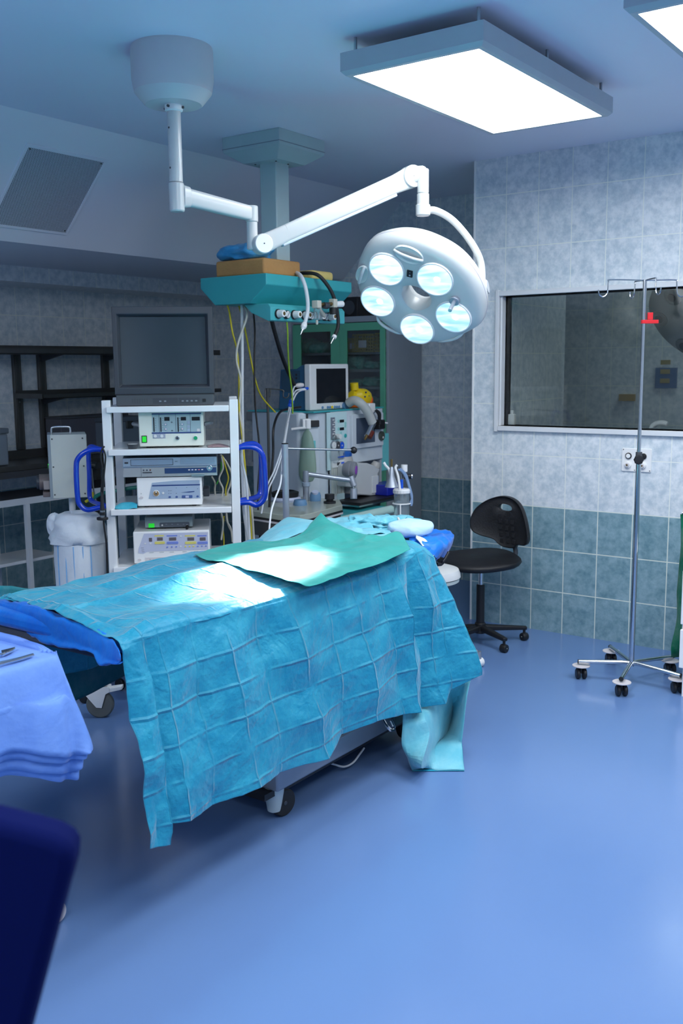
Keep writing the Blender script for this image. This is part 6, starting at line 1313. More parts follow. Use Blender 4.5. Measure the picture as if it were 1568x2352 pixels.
# ================================================================== ANAESTHESIA MACHINE
mx, my0, my1, mz = -3.44, 4.60, 5.26, 1.312
t = thing('anaesthesia_machine', 'large grey blue anaesthesia machine with flow meter and ventilator screen left of the cabinet', 'anaesthesia machine', (-3.7, 4.9, 0))
side = [(-3.93, 4.55), (-3.53, 4.50), (-3.455, 4.60), (-3.455, 4.70), (-3.93, 4.70)]
MB().prism(side, (0, 0, 0.12), (1, 0, 0), (0, 1, 0), (0, 0, mz-0.122)).build('left_column', machg, t, bevel=0.012, seg=3)
MB().box(-3.93, mx, 4.701, 5.27, 0.98, mz-0.002).build('upper_housing', machg, t, bevel=0.006)
MB().box(-3.93, -3.60, 4.701, 5.27, 0.12, 0.979).build('rear_housing', mgrey, t, bevel=0.004)
MB().box(-3.60, mx-0.01, 5.25, 5.27, 0.70, 0.98).build('side_panel', lgrey, t)
MB().box(-3.94, mx+0.004, 4.53, 5.275, mz-0.003, mz+0.004).build('top_sheet', teal, t)
MB().box(-3.60, mx+0.01, 4.55, 5.27, 0.12, 0.50).build('lower_housing', machg, t, bevel=0.006)
MB().box(-3.95, -3.36, 4.50, 5.30, 0.07, 0.12).build('base_plate', lgrey, t, bevel=0.01)
for x in (-3.88, -3.42):
    for y in (4.56, 5.24): caster(t, (x, y, 0), 0.035, 0.03, None, rubber, greyp, (1, 0, 0))
f = Face((mx, 0, 0), (0, 1, 0), CZ, t)
def pm(x, y, X=None): p = PX(x, y, X or mx); return p.y, p.z
def za(x, y): return 680+x/5.2267, 900+y/5.2267
def RM(name, x0, y0, x1, y1, m, d=0.003, **k):
    a = pm(*za(x0, y0)); b = pm(*za(x1, y1)); return f.rect(name, a[0], min(a[1], b[1]), b[0], max(a[1], b[1]), m, d, **k)
def KM(name, x, y, r, h, m): a = pm(*za(x, y)); return f.knob(name, a[0], a[1], r, h, m)
a = pm(*za(388, 250)); b = pm(*za(597, 682))
f.rect('flow_panel', 4.66, 0.96, pm(*za(597, 300))[0], mz-0.008, tealL, 0.006, bevel=0.001)
f.rect('flow_tube', *pm(*za(405, 568)), pm(*za(445, 568))[0], pm(*za(405, 308))[1], mat('flow tube glass', (0.20, 0.22, 0.27), 0.15), 0.014)
for k in range(8): a = pm(*za(412+(k % 2)*14, 330+k*28)); f.rect('flow_scale', a[0], a[1]-0.006, a[0]+0.018, a[1]-0.001, paper, 0.0155)
KM('flow_valve', 425, 545, 0.014, 0.03, steel); KM('flow_knob', 462, 535, 0.016, 0.045, paper)
for y in (350, 443): RM('digital_display', 512, y-14, 560, y+14, lcd, 0.009)
for x, y in ((497, 352), (497, 445), (578, 378), (578, 410), (525, 495), (525, 530)): KM('panel_button', x, y, 0.010, 0.009, mat('mint button', (0.30, 0.62, 0.60), 0.4))
KM('green_button', 578, 526, 0.012, 0.011, mat('sea green button', (0.02, 0.38, 0.38), 0.4))
for x, m_ in ((430, paper), (478, dgrey), (524, blueb)): KM('gauge_ring', x, 642, 0.026, 0.016, mgrey); KM('gauge_dial', x, 642, 0.022, 0.018, m_); KM('gauge_hub', x, 642, 0.005, 0.019, capc)
# ventilator screen
RM('ventilator_frame', 640, 272, 1018, 640, mat('pale grey bezel', (0.60, 0.65, 0.70), 0.35), 0.020, r=0.012, bevel=0.003); RM('ventilator_screen', 688, 318, 912, 598, mat('blue grey screen', (0.075, 0.10, 0.15), 0.12), 0.0215, base=0.019); RM('screen_label', 944, 300, 968, 430, mat('dark blue label', (0.06, 0.09, 0.16), 0.4), 0.0215, base=0.019)
KM('dial_ring', 985, 527, 0.030, 0.032, mat('olive knob', (0.06, 0.075, 0.06), 0.4)); KM('dial_mark', 993, 545, 0.007, 0.0345, capc)
# chamfer face details : black rail, bag arm
ce_ = Vector((-3.53, 4.50, 0)); cd_ = Vector((0.075, 0.10, 0)).normalized()
fcf = Face(ce_, cd_, CZ, t); nn = fcf.ez
def pcf(x, y): p = PP(x, y, ce_, nn)-ce_; return p.dot(cd_), p.z
a = pcf(*za(203, 255)); b = pcf(*za(217, 580)); f2 = fcf
f2.rect('black_rail', 0.050, b[1], 0.062, mz-0.01, black, 0.005)
a = pcf(*za(160, 380)); f2.rect('bag_mount', a[0]-0.01, a[1]-0.02, a[0]+0.055, a[1]+0.018, black, 0.02, bevel=0.003); f2.rect('bag_bracket', a[0]-0.055, a[1]-0.03, a[0]-0.005, a[1]+0.03, white2, 0.05, bevel=0.004)
bk = f2.pt(a[0]-0.03, a[1]-0.03, 0.05)
MB().tube([bk+Vector((0, 0, 0.01))-RT*0.0, bk-RT*0.05+Vector((0, 0, 0.005)), bk-RT*0.09], 0.008).build('bag_lever', white2, t)
f2.rect('mint_panel', 0.060, pcf(*za(230, 685))[1], 0.105, pcf(*za(230, 585))[1], tealr, 0.006)
MB().box(-3.94, -3.93, 4.55, 4.9, 1.0, 1.1).build('rear_rail', mgrey, t)
# turquoise rails at both sides
hp_ = [(608, 984), (606, 1100)]
a, b = PY(603, 986, 4.62), PY(609, 1130, 4.62); MB().box(a.x, a.x+0.05, 4.60, 4.66, b.z-0.25, a.z).build('left_rail', mat('deep turquoise plastic', (0.01, 0.35, 0.36), 0.4), t, bevel=0.006); MB().cyl((a.x+0.022, 4.63, a.z), (a.x+0.022, 4.63, a.z+0.035), 0.016).build('rail_cap', black, t)
a, b = PX(881, 996, -3.46), PX(888, 1080, -3.46); MB().box(-3.49, -3.455, 5.27, a.y+0.055, b.z, a.z).build('right_rail', tealr, t, bevel=0.004)
# breathing circuit block, vaporiser, absorber
p = PX(*za(740, 775), -3.35); MB().lathe([(0.075, -0.055), (0.070, -0.01), (0.058, 0.03), (0, 0.03)], (-3.47, p.y-0.0, p.z-0.02), n=32).build('absorber_top', mat('beige grey plastic', (0.45, 0.44, 0.42), 0.4), t); MB().lathe([(0.062, 0.01), (0.064, 0.035), (0.05, 0.045), (0, 0.045)], (-3.47, p.y, p.z-0.015), n=32).build('blue_ring', mat('blue ring plastic', (0.01, 0.10, 0.42), 0.4), t)
a, b = PX(*za(700, 860), -3.36), PX(*za(1000, 1245), -3.36)
mb = MB(); prof = [za(600, 880), za(690, 855), za(860, 855), za(930, 880), za(1010, 930), za(985, 985), za(990, 1235), za(905, 1250), za(735, 1235), za(730, 1150), za(600, 1140)]
pr_ = [(PX(x, y, -3.36).y, PX(x, y, -3.36).z) for x, y in prof]
mb.prism(pr_, (-3.36, 0, 0), (0, 1, 0), (0, 0, 1), (-0.16, 0, 0)); mb.build('absorber_body', mat('pale absorber plastic', (0.55, 0.57, 0.58), 0.35), t, bevel=0.008)
ff_ = Face((-3.36, 0, 0), (0, 1, 0), CZ, t)
def RA(name, x0, y0, x1, y1, m, d=0.003, **k):
    a = PX(*za(x0, y0), -3.36); b = PX(*za(x1, y1), -3.36); return ff_.rect(name, a.y, b.z, b.y, a.z, m, d, **k)
RA('raised_panel', 905, 1015, 975, 1205, mat('lighter panel', (0.62, 0.64, 0.65), 0.35), 0.006, r=0.004, bevel=0.002); RA('level_window', 960, 1010, 985, 1095, panelb, 0.003)
p = PX(*za(955, 880), -3.40); MB().lathe([(0.030, -0.02), (0.032, 0.0), (0.026, 0.012), (0.022, 0.022), (0, 0.022)], p, (0.3, 0.2, 1), 20).build('top_knob', mat('beige grey plastic', (0.45, 0.44, 0.42), 0.4), t)
p = PX(*za(655, 935), -3.28); ax_ = Vector((0.75, -0.2, -0.05)) if 0 else (RT*0.95+Vector((0, 0, -0.05))-fw*0.25)
MB().lathe([(0, -0.05), (0.035, -0.045), (0.050, -0.02), (0.052, 0.0), (0.046, 0.004), (0.050, 0.012), (0.048, 0.028), (0.042, 0.032), (0.0, 0.033)], p, ax_, 28).build('round_port', mat('mid plastic grey', (0.24, 0.25, 0.28), 0.4), t); MB().cyl(p+ax_.normalized()*0.030, p+ax_.normalized()*0.035, 0.026, n=24).build('port_lens', purple, t)
# flow tubes bank below the panel
a, b = PX(*za(400, 705), mx), PX(*za(556, 1290), mx)
def RN(name, x0, y0, x1, y1, m, d=0.003, **k): return RM(name, x0, y0, x1, y1, m, d, **k)
f.rect('rotameter_backing', a.y, b.z, b.y, a.z, mat('pale grey backing', (0.50, 0.55, 0.58), 0.4), 0.012)
RN('rotameter_window', 402, 890, 552, 1225, mat('ivory scale', (0.55, 0.58, 0.52), 0.3), 0.014, base=0.011)
for k in range(6): RN('rotameter_line', 425+k*22, 895, 429+k*22, 1222, ink if k in (2, 4) else lgrey, 0.0155, base=0.013)
RN('white_label', 402, 828, 556, 890, paper, 0.020, base=0.010); RN('black_symbol', 458, 848, 480, 878, ink, 0.022, base=0.019); RN('black_symbol', 478, 846, 492, 856, ink, 0.022, base=0.019); RN('blue_symbol', 508, 842, 542, 880, blueb, 0.022, base=0.019)
KM('clear_dial', 435, 765, 0.042, 0.03, clearm); RN('clear_window', 470, 715, 552, 800, clearm, 0.02, base=0.010); RN('blue_link', 468, 776, 540, 782, blueb, 0.024, base=0.012)
RN('lower_label', 470, 1225, 556, 1280, tealL, 0.016, base=0.010)
# drawer shelf with green roll front
a, b = PX(*za(540, 1510), -3.16), PX(*za(1150, 1390), -3.16)
mb = MB(); mb.prism([(a.y, a.z-0.025), (b.y, b.z-0.025), (b.y, b.z+0.02), (a.y, a.z+0.02)], (-3.16, 0, 0), (0, 1, 0), (0, 0, 1), (-0.3, 0, 0)) if 0 else mb.box(-3.44, -3.165, a.y, b.y, 0.705, 0.728); mb.build('pull_out_shelf', teal, t, bevel=0.004)
MB().cyl((-3.165, a.y, 0.712), (-3.165, b.y, 0.712), 0.026, n=24).build('shelf_roll_front', mat('mint roll', (0.50, 0.72, 0.66), 0.35), t, bevel=0.004)
MB().box(-3.44, -3.24, 4.72, 5.26, 0.758, 0.772).build('black_tray', black, t); MB().box(-3.45, -3.235, 4.70, 5.265, 0.748, 0.758).build('tray_plate', chrome, t)
MB().box(-3.42, -3.27, 5.06, 5.255, 0.772, 0.84).build('blue_bin', mat('ultramarine bin', (0.01, 0.02, 0.30), 0.3), t, bevel=0.006)
# breathing bag
rb = thing('breathing_bag', 'long pale green rubber breathing bag hanging from the machine bracket', 'breathing bag', bk)
zb0, zb1 = bk.z-0.04, PD(*za(230, 1200), 5.25).z
prof = [(0.010, 0), (0.012, -0.02), (0.026, -0.05), (0.038, -0.11), (0.048, -0.22), (0.055, -0.34), (0.060, -0.46), (0.056, -0.54), (0.040, -0.60), (0.0, -0.63)]
sc_f = (zb0-zb1)*1.18/0.62; bk2 = PD(*za(135, 440), (bk-CAM).dot(FW))
MB().lathe([(r, z*sc_f) for r, z in prof], bk2, (-0.0, 0.03, 1), 28, sq=0.55, wob=lambda a, i: 1+0.05*math.cos(3*a+i)).build('bag_body', bagm, rb)
MB().cyl(bk2, bk2+Vector((0, 0, 0.05)), 0.012).build('bag_neck', white2, rb)
# patient monitor
mxx = -3.50; t = thing('patient_monitor', 'white framed patient monitor with blue sides on top of the anaesthesia machine', 'monitor', (-3.6, 4.78, mz+0.005))
y0, y1 = 4.585, 4.978; z0 = mz+0.006; z1 = PX(750, 836, mxx).z
MB().box(mxx-0.045, mxx, y0, y1, z0, z1).build('front_bezel', mat('white bezel plastic', (0.75, 0.76, 0.76), 0.35), t, bevel=0.008, seg=3)
mb = MB(); mb.prism([(mxx-0.044, z0), (mxx-0.044, z1-0.004), (mxx-0.07, z1-0.006), (mxx-0.11, z1-0.028), (mxx-0.23, z1-0.03), (mxx-0.25, z0)], (0, y0+0.008, 0), (1, 0, 0), (0, 0, 1), (0, y1-y0-0.016, 0)); mb.build('rear_housing', dblue, t, bevel=0.006)
f = Face((mxx, y0, z0), (0, 1, 0), CZ, t)
def mu(x, y): p = PX(x, y, mxx); return p.y-y0, p.z-z0
a = mu(727, 927); b = mu(793, 846); f.rect('screen', a[0], a[1], b[0], b[1], screen, 0.002)
for x, m_ in ((740, sblue), (752, sblue), (757, sblue), (762, ylw), (768, sblue), (773, sblue), (778, sblue)): a = mu(x, 936-(x-740)*0.04); f.knob('button', a[0], a[1], 0.0085, 0.005, m_)
a = mu(790, 932.5); f.knob('dial', a[0], a[1], 0.024, 0.022, sblue)
fs_ = Face((mxx-0.06, y0+0.008, z0), (-1, 0, 0), CZ, t); fs_.ez = Vector((0, -1, 0))
fs_.rect('side_panel', 0.02, 0.11, 0.16, 0.235, mat('dark petrol panel', (0.015, 0.06, 0.11), 0.4), 0.004)
for v in (0.19, 0.21): fs_.knob('socket', 0.045, v, 0.007, 0.006, black)
# items on the machine
zt_ = mz+0.005
t = thing('yellow_mask', 'yellow rubber mask with orange rim on the machine behind the clear hose', 'mask', (-3.6, 5.08, zt_))
p = PX(824, 915, -3.56); c = Vector((-3.56, p.y, zt_+0.055)); dm = Vector((0.1, 1, -0.32)).normalized()
MB().lathe([(0.0, -0.09), (0.03, -0.085), (0.033, -0.06), (0.06, -0.04), (0.075, 0.01), (0.07, 0.05), (0.045, 0.085), (0.0, 0.10)], c, dm, 28, sq=0.75).build('mask_dome', ylw, t)
MB().cyl(c-dm*0.045+Vector((0.0, 0, 0.04)), c-dm*0.045+Vector((0, -0.005, 0.085)), 0.027).build('mask_port', ylw, t)
MB().lathe([(0.05, 0.052), (0.066, 0.060), (0.058, 0.080), (0.03, 0.100), (0, 0.106)], c-Vector((0, 0, 0.012)), dm, 28, sq=0.8).build('orange_rim', orange, t)
for a_, b_, in ((-0.01, 0.035), (0.018, 0.02), (-0.02, 0.005)): q4 = c+dm*a_+Vector((0.062, 0, b_)); MB().sphere(q4, 0.0055, 10, 8).build('stud', navyt, t)
t = thing('orange_pad', 'flat yellow and orange pad lying under the yellow mask', 'pad', (-3.52, 5.12, zt_))
MB().box(-3.60, -3.47, 5.04, 5.21, zt_+0.001, zt_+0.016).build('pad', orange, t, bevel=0.005)
MB().box(-3.59, -3.475, 5.045, 5.15, zt_+0.016, zt_+0.022).build('pad_top', ylw, t, bevel=0.002)
t = thing('clear_breathing_tube', 'translucent breathing hose arching from the monitor down over the ventilator screen', 'breathing hose', PX(810, 925, -3.4))
tp = [PX(800, 926, -3.46), PX(812, 920, -3.42), PX(826, 925, -3.38), PX(840, 940, -3.36), PX(848, 955, -3.355), PX(855, 971, -3.35)]
MB().tube(tp, 0.028, n=18, sub=8).build('hose', mat('milky hose', (0.62, 0.64, 0.62), 0.3, trans=0.25, ior=1.2), t)
e0, e1 = PX(857, 972, -3.35), PX(838, 1009, -3.34); MB().cyl(e0, e0.lerp(e1, 0.8), 0.019, 0.015).build('metal_connector', chrome, t); MB().cyl(e0.lerp(e1, 0.8), e1, 0.010, 0.007).build('connector_tip', brass, t)
s_ = (RT*0.02+Vector((0, 0, -0.005))); MB().cyl(e0.lerp(e1, 0.5)+s_, e0.lerp(e1, 0.85)+s_, 0.014).build('maroon_grip', maroon, t)
t = thing('sensor_clamp', 'white clamp with black cables hooked on the machine top right corner', 'clamp', PX(855, 935, -3.40))
MB().box(-3.47, -3.40, PX(848, 938, -3.4).y, PX(862, 938, -3.4).y, zt_-0.035, zt_+0.028).build('clamp_body', white2, t, bevel=0.005)
for k in range(3): MB().tube([PX(862+k, 942, -3.38), PX(868+k*2, 950, -3.37), PX(872, 965, -3.37), PX(872+k, 975, -3.37)], 0.008, n=8).build('black_cable', black, t)
a, b = PX(868, 965, -3.38), PX(882, 985, -3.38); MB().box(-3.42, -3.37, a.y, b.y, b.z, a.z).build('black_plug', black, t, bevel=0.006)
MB().cyl(PX(882, 971, -3.38), PX(889, 972, -3.38), 0.006).build('white_pin', white2, t)
# ================================================================== ABSORBER TABLE in front of the machine
zt_ = 0.822
a, b, c, d = PZ(668, 1182, zt_), PZ(788, 1160, zt_), PZ(690, 1130, zt_), PZ(575, 1150, zt_)
t = thing('breathing_system_block', 'cloudy acrylic topped steel breathing system block on the machine shelf', 'breathing system', (-3.3, 4.2, 0))
poly = [PZ(x, y, zt_) for x, y in ((570, 1172), (640, 1182), (690, 1183), (710, 1180), (786, 1160), (780, 1148), (700, 1140), (600, 1150))]
def slab(poly, z0, z1): 
    n = len(poly); return MB().add([Vector((p.x, p.y, z)) for z in (z0, z1) for p in poly], [tuple(range(n))[::-1], tuple(range(n, 2*n))]+[(i, (i+1) % n, n+(i+1) % n, n+i) for i in range(n)])
ctr = sum(poly, Vector())/len(poly)
def inset(pl, s): return [ctr+(p-ctr)*s for p in pl]
slab(poly, zt_-0.030, zt_).build('acrylic_top', acryl, t, bevel=0.003); slab(inset(poly, 1.01), zt_-0.040, zt_-0.031).build('black_gasket', black, t); slab(inset(poly, 1.015), zt_-0.05, zt_-0.0405).build('white_edge', capc, t); slab(inset(poly, 0.96), zt_-0.13, zt_-0.051).build('steel_block', dsteel, t, bevel=0.004)
slab(inset(poly, 0.5), 0.05, zt_-0.131).build('pedestal', lgrey, t, bevel=0.01)
slab(inset(poly, 0.9), 0.0, 0.05).build('pedestal_base', lgrey, t, bevel=0.01)
for x, y in ((660, 1196), (682, 1188)): p = PD(x, y, (poly[3]-CAM).dot(FW)+0.02); dd = (RT*0.9-Vector((0, 0, 0.15))-fw*0.5).normalized(); MB().lathe([(0.012, -0.05), (0.012, -0.01), (0.017, -0.008), (0.017, 0.028), (0.011, 0.028), (0.011, 0.018), (0, 0.018)], p, dd, 20).build('gas_port', steel, t)
def onz(x, y): return PZ(x, y, zt_)
p = onz(655, 1150); MB().lathe([(0.085, 0.0), (0.09, 0.012), (0.085, 0.024), (0.0, 0.024)], p, n=36).build('round_well', panelc, t); MB().lathe([(0.075, 0.024), (0.078, 0.05), (0.055, 0.058), (0.05, 0.03), (0, 0.03)], p, n=36).build('black_bellows_ring', black, t)
p = onz(689, 1160); MB().lathe([(0.038, 0), (0.038, 0.012), (0.032, 0.030), (0, 0.032)], p, n=28).build('blue_valve_cap', sblue, t)
p = onz(724, 1150); MB().lathe([(0.032, 0), (0.032, 0.03), (0.026, 0.048), (0, 0.05)], p, (0, 0, 1), 28).build('blue_gauge_pod', sblue, t)
MB().cyl(p+Vector((0, 0, 0.044))-fw*0.012, p+Vector((0, 0, 0.054))-fw*0.016, 0.019).build('gauge_face', panelc, t)
p = onz(757, 1156); MB().lathe([(0.034, 0), (0.034, 0.012), (0.020, 0.016), (0.020, 0.022), (0.027, 0.024), (0.027, 0.052), (0, 0.054)], p, n=28, wob=lambda a, i: 1+0.02*math.cos(12*a)).build('black_valve_knob', black, t)
p = onz(703, 1150); q4 = PD(703, 1080, (p-CAM).dot(FW)); ptop = Vector((p.x, p.y, q4.z))
MB().cyl(p, ptop, 0.0175, n=28).build('arm_post', alum, t, bevel=0.003); pc_ = p.lerp(ptop, 0.55); MB().cyl(pc_-Vector((0, 0, 0.012)), pc_+Vector((0, 0, 0.012)), 0.023, n=28).build('post_collar', mat('grey blue collar', (0.30, 0.38, 0.48), 0.4), t, bevel=0.002)
ar1 = PD(806, 1103, (p-CAM).dot(FW)+0.05); ar0 = PD(706, 1089, (p-CAM).dot(FW)-0.01)
MB().cyl(ar0, ar1, 0.014, n=24).build('horizontal_arm', alum, t, bevel=0.002)
dep = (ar1-CAM).dot(FW)
MB().cyl(PD(805, 1094, dep), PD(813, 1117, dep), 0.020, 0.018, n=24).build('arm_joint', alum, t, bevel=0.002); MB().cyl(PD(804.5, 1093, dep), PD(804.2, 1092, dep), 0.015, n=20).build('joint_cap', dgrey, t)
MB().cyl(PD(812, 1114, dep), PD(816, 1130, dep), 0.010, n=20).build('glass_link', clearm, t); MB().cyl(PD(812, 1122, dep), PD(812, 1146, dep), 0.020, n=24).build('lower_joint', alum, t, bevel=0.003)
p0, p1 = onz(600, 1192), onz(625, 1192)
# grey pole frame beside the table
sp0 = PD(654, 1020, 4.55); sp1 = PD(668, 1215, 4.4)
t = thing('drape_frame_pole', 'upright grey steel pole with a thin horizontal bar rising behind the drapes', 'pole frame', (sp0.x, sp0.y, 0))
MB().cyl(sp0, (sp0.x+0.0, sp0.y, 0.02), 0.0155, n=24).build('pole', alum, t); MB().cyl(sp0, sp0+Vector((0, 0, 0.004)), 0.016, n=24).build('pole_cap', black, t)
hb0 = PD(657, 1030, 4.55); hb1 = PD(812, 1034, 4.72); MB().cyl(hb0, hb1, 0.0055, n=14).build('horizontal_bar', steel, t); MB().sphere(hb1, 0.017, 16, 12).build('black_knob', black, t)
MB().cyl((sp0.x, sp0.y, 0), (sp0.x, sp0.y, 0.025), 0.12, n=32).build('base', alum, t, bevel=0.004)
# suction jar and silver cone on the right of the machine
t = thing('suction_jar', 'clear suction jar with white ribbed lid in a wire holder right of the machine', 'suction jar', PD(922, 1215, 5.2))
jc = PD(922, 1133, 5.30); k_ = 1.0
MB().lathe([(0, -0.20), (0.040, -0.20), (0.042, -0.19), (0.042, 0.0), (0.039, 0.0), (0.038, -0.185), (0, -0.19)], jc, n=36).build('jar', clearm, t); MB().lathe([(0.044, 0.0), (0.047, 0.004), (0.047, 0.018), (0.040, 0.026), (0, 0.028)], jc, n=36, wob=lambda a, i: 1+0.02*math.cos(18*a)).build('lid', white2, t)
MB().tube([jc+Vector((0.048*math.cos(a), 0.048*math.sin(a), -0.055)) for a in [2*PI*k/24 for k in range(24)]], 0.004, n=8, sub=1, closed=True).build('wire_ring', white2, t); MB().cyl(jc+Vector((0.02, -0.045, -0.055)), jc+Vector((0.02, -0.045, -jc.z+0.03)), 0.004, n=8).build('wire_leg', white2, t)
MB().box(jc.x-0.08, jc.x+0.08, jc.y-0.08, jc.y+0.08, 0.0, 0.03).build('stand_base', lgrey, t, bevel=0.004); MB().cyl((jc.x-0.03, jc.y+0.05, 0.02), (jc.x-0.03, jc.y+0.05, jc.z+0.10), 0.009, n=14).build('stand_pole', steel, t)
MB().cyl(jc+Vector((0, 0, 0.02)), jc+Vector((0, 0, 0.075)), 0.009).build('blue_nipple', blueb, t)
ps = [PD(x, y, 5.30) for x, y in ((914, 1078), (925, 1085), (935, 1105), (942, 1130), (946, 1150), (944, 1162))]; MB().tube(ps, 0.006, n=10).build('clear_tube', mat('clear blue tube', (0.35, 0.50, 0.75), 0.2, trans=0.4, ior=1.2), t)
ps = [PD(x, y, 5.30) for x, y in ((918, 1076), (932, 1090), (938, 1110), (946, 1140), (942, 1155))]; MB().tube(ps, 0.006, n=10).build('clear_tube', MATS['clear blue tube'], t)
c = PD(928, 1075, 5.33); MB().cyl(c-Vector((0, 0, 0.02)), c+Vector((0, 0, 0.018)), 0.018, n=16).build('white_valve', white2, t); c = PD(940, 1094, 5.33); MB().cyl(c-RT*0.03, c+RT*0.01, 0.014, n=16).build('black_valve', black, t); MB().cyl(c+RT*0.01, c+RT*0.016, 0.016, n=20).build('chrome_dial', chrome, t)
t = thing('surgical_light_cone', 'small silver cone shaped hood hanging beside the absorber', 'lamp hood', PD(899, 1122, 5.10))
a, b = PD(899, 1072, 5.15), PD(899, 1122, 5.10); MB().lathe([(0.006, 0.0), (0.011, -0.01), (0.013, -0.045), (0.036, -0.108), (0.034, -0.108), (0.012, -0.05)], a, n=32).build('cone', alum, t); MB().cyl(a, a+Vector((0, 0, 0.04)), 0.006).build('stem', brass, t)
MB().tube([PD(x, y, 5.2) for x, y in ((881, 1062), (886, 1070), (893, 1078), (896, 1090))], 0.007, n=8).build('white_handle', white2, t); MB().tube([PD(x, y, 5.2) for x, y in ((912, 1068), (908, 1075), (914, 1095), (918, 1125))], 0.007, n=8).build('white_handle', white2, t)
# ================================================================== WALL SHELVING, WORKTOP AND TABLE at the left wall
def yl(x, y): p = PX(x, y, XL+0.03); return p.y, p.z
t = thing('wall_shelf_system', 'dull steel wall shelving with slotted uprights on the left wall', 'wall shelf', (XL, 4.6, 1.0))
zu1 = PX(40, 812, XL+0.03).z; zu0 = 1.018
for px_ in (42, 99, 245, 410): 
    y = PX(px_, 870, XL+0.03).y; MB().box(XL+0.001, XL+0.03, y-0.03, y+0.03, zu0, zu1).build('upright', dsteel, t, bevel=0.002)
    for s in (-1, 1):
        MB().box(XL+0.0295, XL+0.0315, y+s*0.018-0.002, y+s*0.018+0.002, zu0+0.02, zu1-0.02).build('slot_column', dots_mat('slotted strip', (0.13, 0.13, 0.125), (0.01, 0.01, 0.01), 0.03, 'Z', 'Z') if 'slotted strip' not in MATS else MATS['slotted strip'], t)
    MB().cyl((XL+0.03, y, 1.35), (XL+0.034, y, 1.35), 0.005, n=10).build('screw', steel, t)
z1 = PX(100, 812, -5.50).z
mb = MB(); mb.box(XL+0.031, -5.50, 3.3, 6.0, z1-0.004, z1); mb.box(-5.505, -5.50, 3.3, 6.0, z1-0.005, z1+0.035); mb.box(XL+0.031, XL+0.036, 3.3, 6.0, z1, z1+0.06); mb.build('upper_shelf', dsteel, t)
z2_ = PX(150, 913, -5.50).z; ya = PX(66, 905, -5.65).y
mb = MB(); mb.box(XL+0.031, -5.50, ya, 6.0, z2_-0.004, z2_); mb.box(-5.505, -5.50, ya, 6.0, z2_-0.005, z2_+0.025); mb.box(XL+0.031, XL+0.036, ya, 6.0, z2_, z2_+0.05); mb.box(XL+0.031, -5.50, ya, ya+0.004, z2_, z2_+0.03); mb.build('lower_shelf', dsteel, t)
for y in [PX(p_, 870, XL+0.03).y for p_ in (99, 245, 410)]:
    for z in (z1, z2_): MB().add([(XL+0.03, y-0.01, z-0.005), (XL+0.03, y+0.01, z-0.005), (-5.56, y-0.01, z-0.005), (-5.56, y+0.01, z-0.005), (XL+0.03, y-0.01, z-0.05), (XL+0.03, y+0.01, z-0.05)], [(0, 1, 3, 2), (4, 5, 1, 0), (2, 3, 5, 4), (0, 2, 4), (1, 5, 3)]).build('shelf_bracket', dgrey, t)
# steel worktop with backsplash
tw = thing('steel_worktop', 'dark reflective steel worktop with a raised back edge along the left wall', 'worktop', (-5.5, 4.3, 0))
wz = 0.955
MB().box(XL+0.001, -5.40, 3.2, 6.1, wz-0.035, wz).build('top', dsteel, tw, bevel=0.003); MB().box(XL+0.001, XL+0.02, 3.2, 6.1, wz, wz+0.06).build('back_edge', dsteel, tw)
MB().box(-5.44, -5.40, 3.2, 6.1, wz-0.08, wz-0.036).build('front_apron', dgrey, tw)
for y in (3.25, 4.6, 6.05): MB().box(-5.45, -5.41, y-0.02, y+0.02, 0, wz-0.036).build('leg', dsteel, tw)
# white table with lower shelf in front
tt = thing('white_side_table', 'white metal framed table with lower shelf standing at the left wall', 'table', (-5.2, 3.9, 0))
tz = 0.80; mb = MB(); mb.box(-5.385, -5.03, 3.0, 4.95, tz-0.004, tz); mb.build('dark_top', black, tt); MB().box(-5.05, -5.03, 3.0, 4.95, tz-0.045, tz-0.004).build('front_rail', white, tt); MB().box(-5.385, -5.365, 3.0, 4.95, tz-0.045, tz-0.004).build('rear_rail', white, tt)
lp = [3.05, PX(60, 1200, -5.05).y, 4.90]
for y in lp: MB().box(-5.05, -5.022, y-0.014, y+0.014, 0.0, tz-0.045).build('leg', white, tt)
for y in lp: MB().box(-5.38, -5.352, y-0.014, y+0.014, 0.0, tz-0.045).build('leg', white, tt)
yb = PX(136, 1262, -5.06).y
MB().box(-5.37, -5.055, 3.05, yb, 0.385, 0.405).build('lower_shelf', white, tt, bevel=0.003)
# boxes on worktop
def steribox(x0, x1, y0, y1, z, h, lab, m=None):
    t = thing('sterilising_box', lab, 'container', ((x0+x1)/2, (y0+y1)/2, z)); m = m or mat('aluminium box', (0.28, 0.34, 0.40), 0.4, 0.3)
    MB().box(x0, x1, y0, y1, z+0.001, z+h-0.035).build('body', m, t, bevel=0.012, seg=3); MB().box(x0-0.006, x1+0.006, y0-0.006, y1+0.006, z+h-0.035, z+h).build('lid', mat('box lid grey', (0.18, 0.22, 0.26), 0.4, 0.3), t, bevel=0.005)
    MB().box(x1, x1+0.014, (y0+y1)/2-0.03, (y0+y1)/2+0.03, z+h-0.085, z+h-0.03).build('latch', dsteel, t, bevel=0.003)
p0 = PX(24, 1060, -5.45); steribox(-5.70, -5.46, p0.y-0.42, p0.y, wz, PX(24, 983, -5.45).z-wz, 'grey metal container on the worktop cut by the left edge of the photo')
p0, p1 = PX(262, 1020, -5.45), PX(292, 1020, -5.45); steribox(-5.66, -5.44, p0.y-0.02, p0.y+0.30, wz, 0.27, 'pale grey metal container seen through the trolley beside its post')
p0 = PX(145, 1000, -5.6)
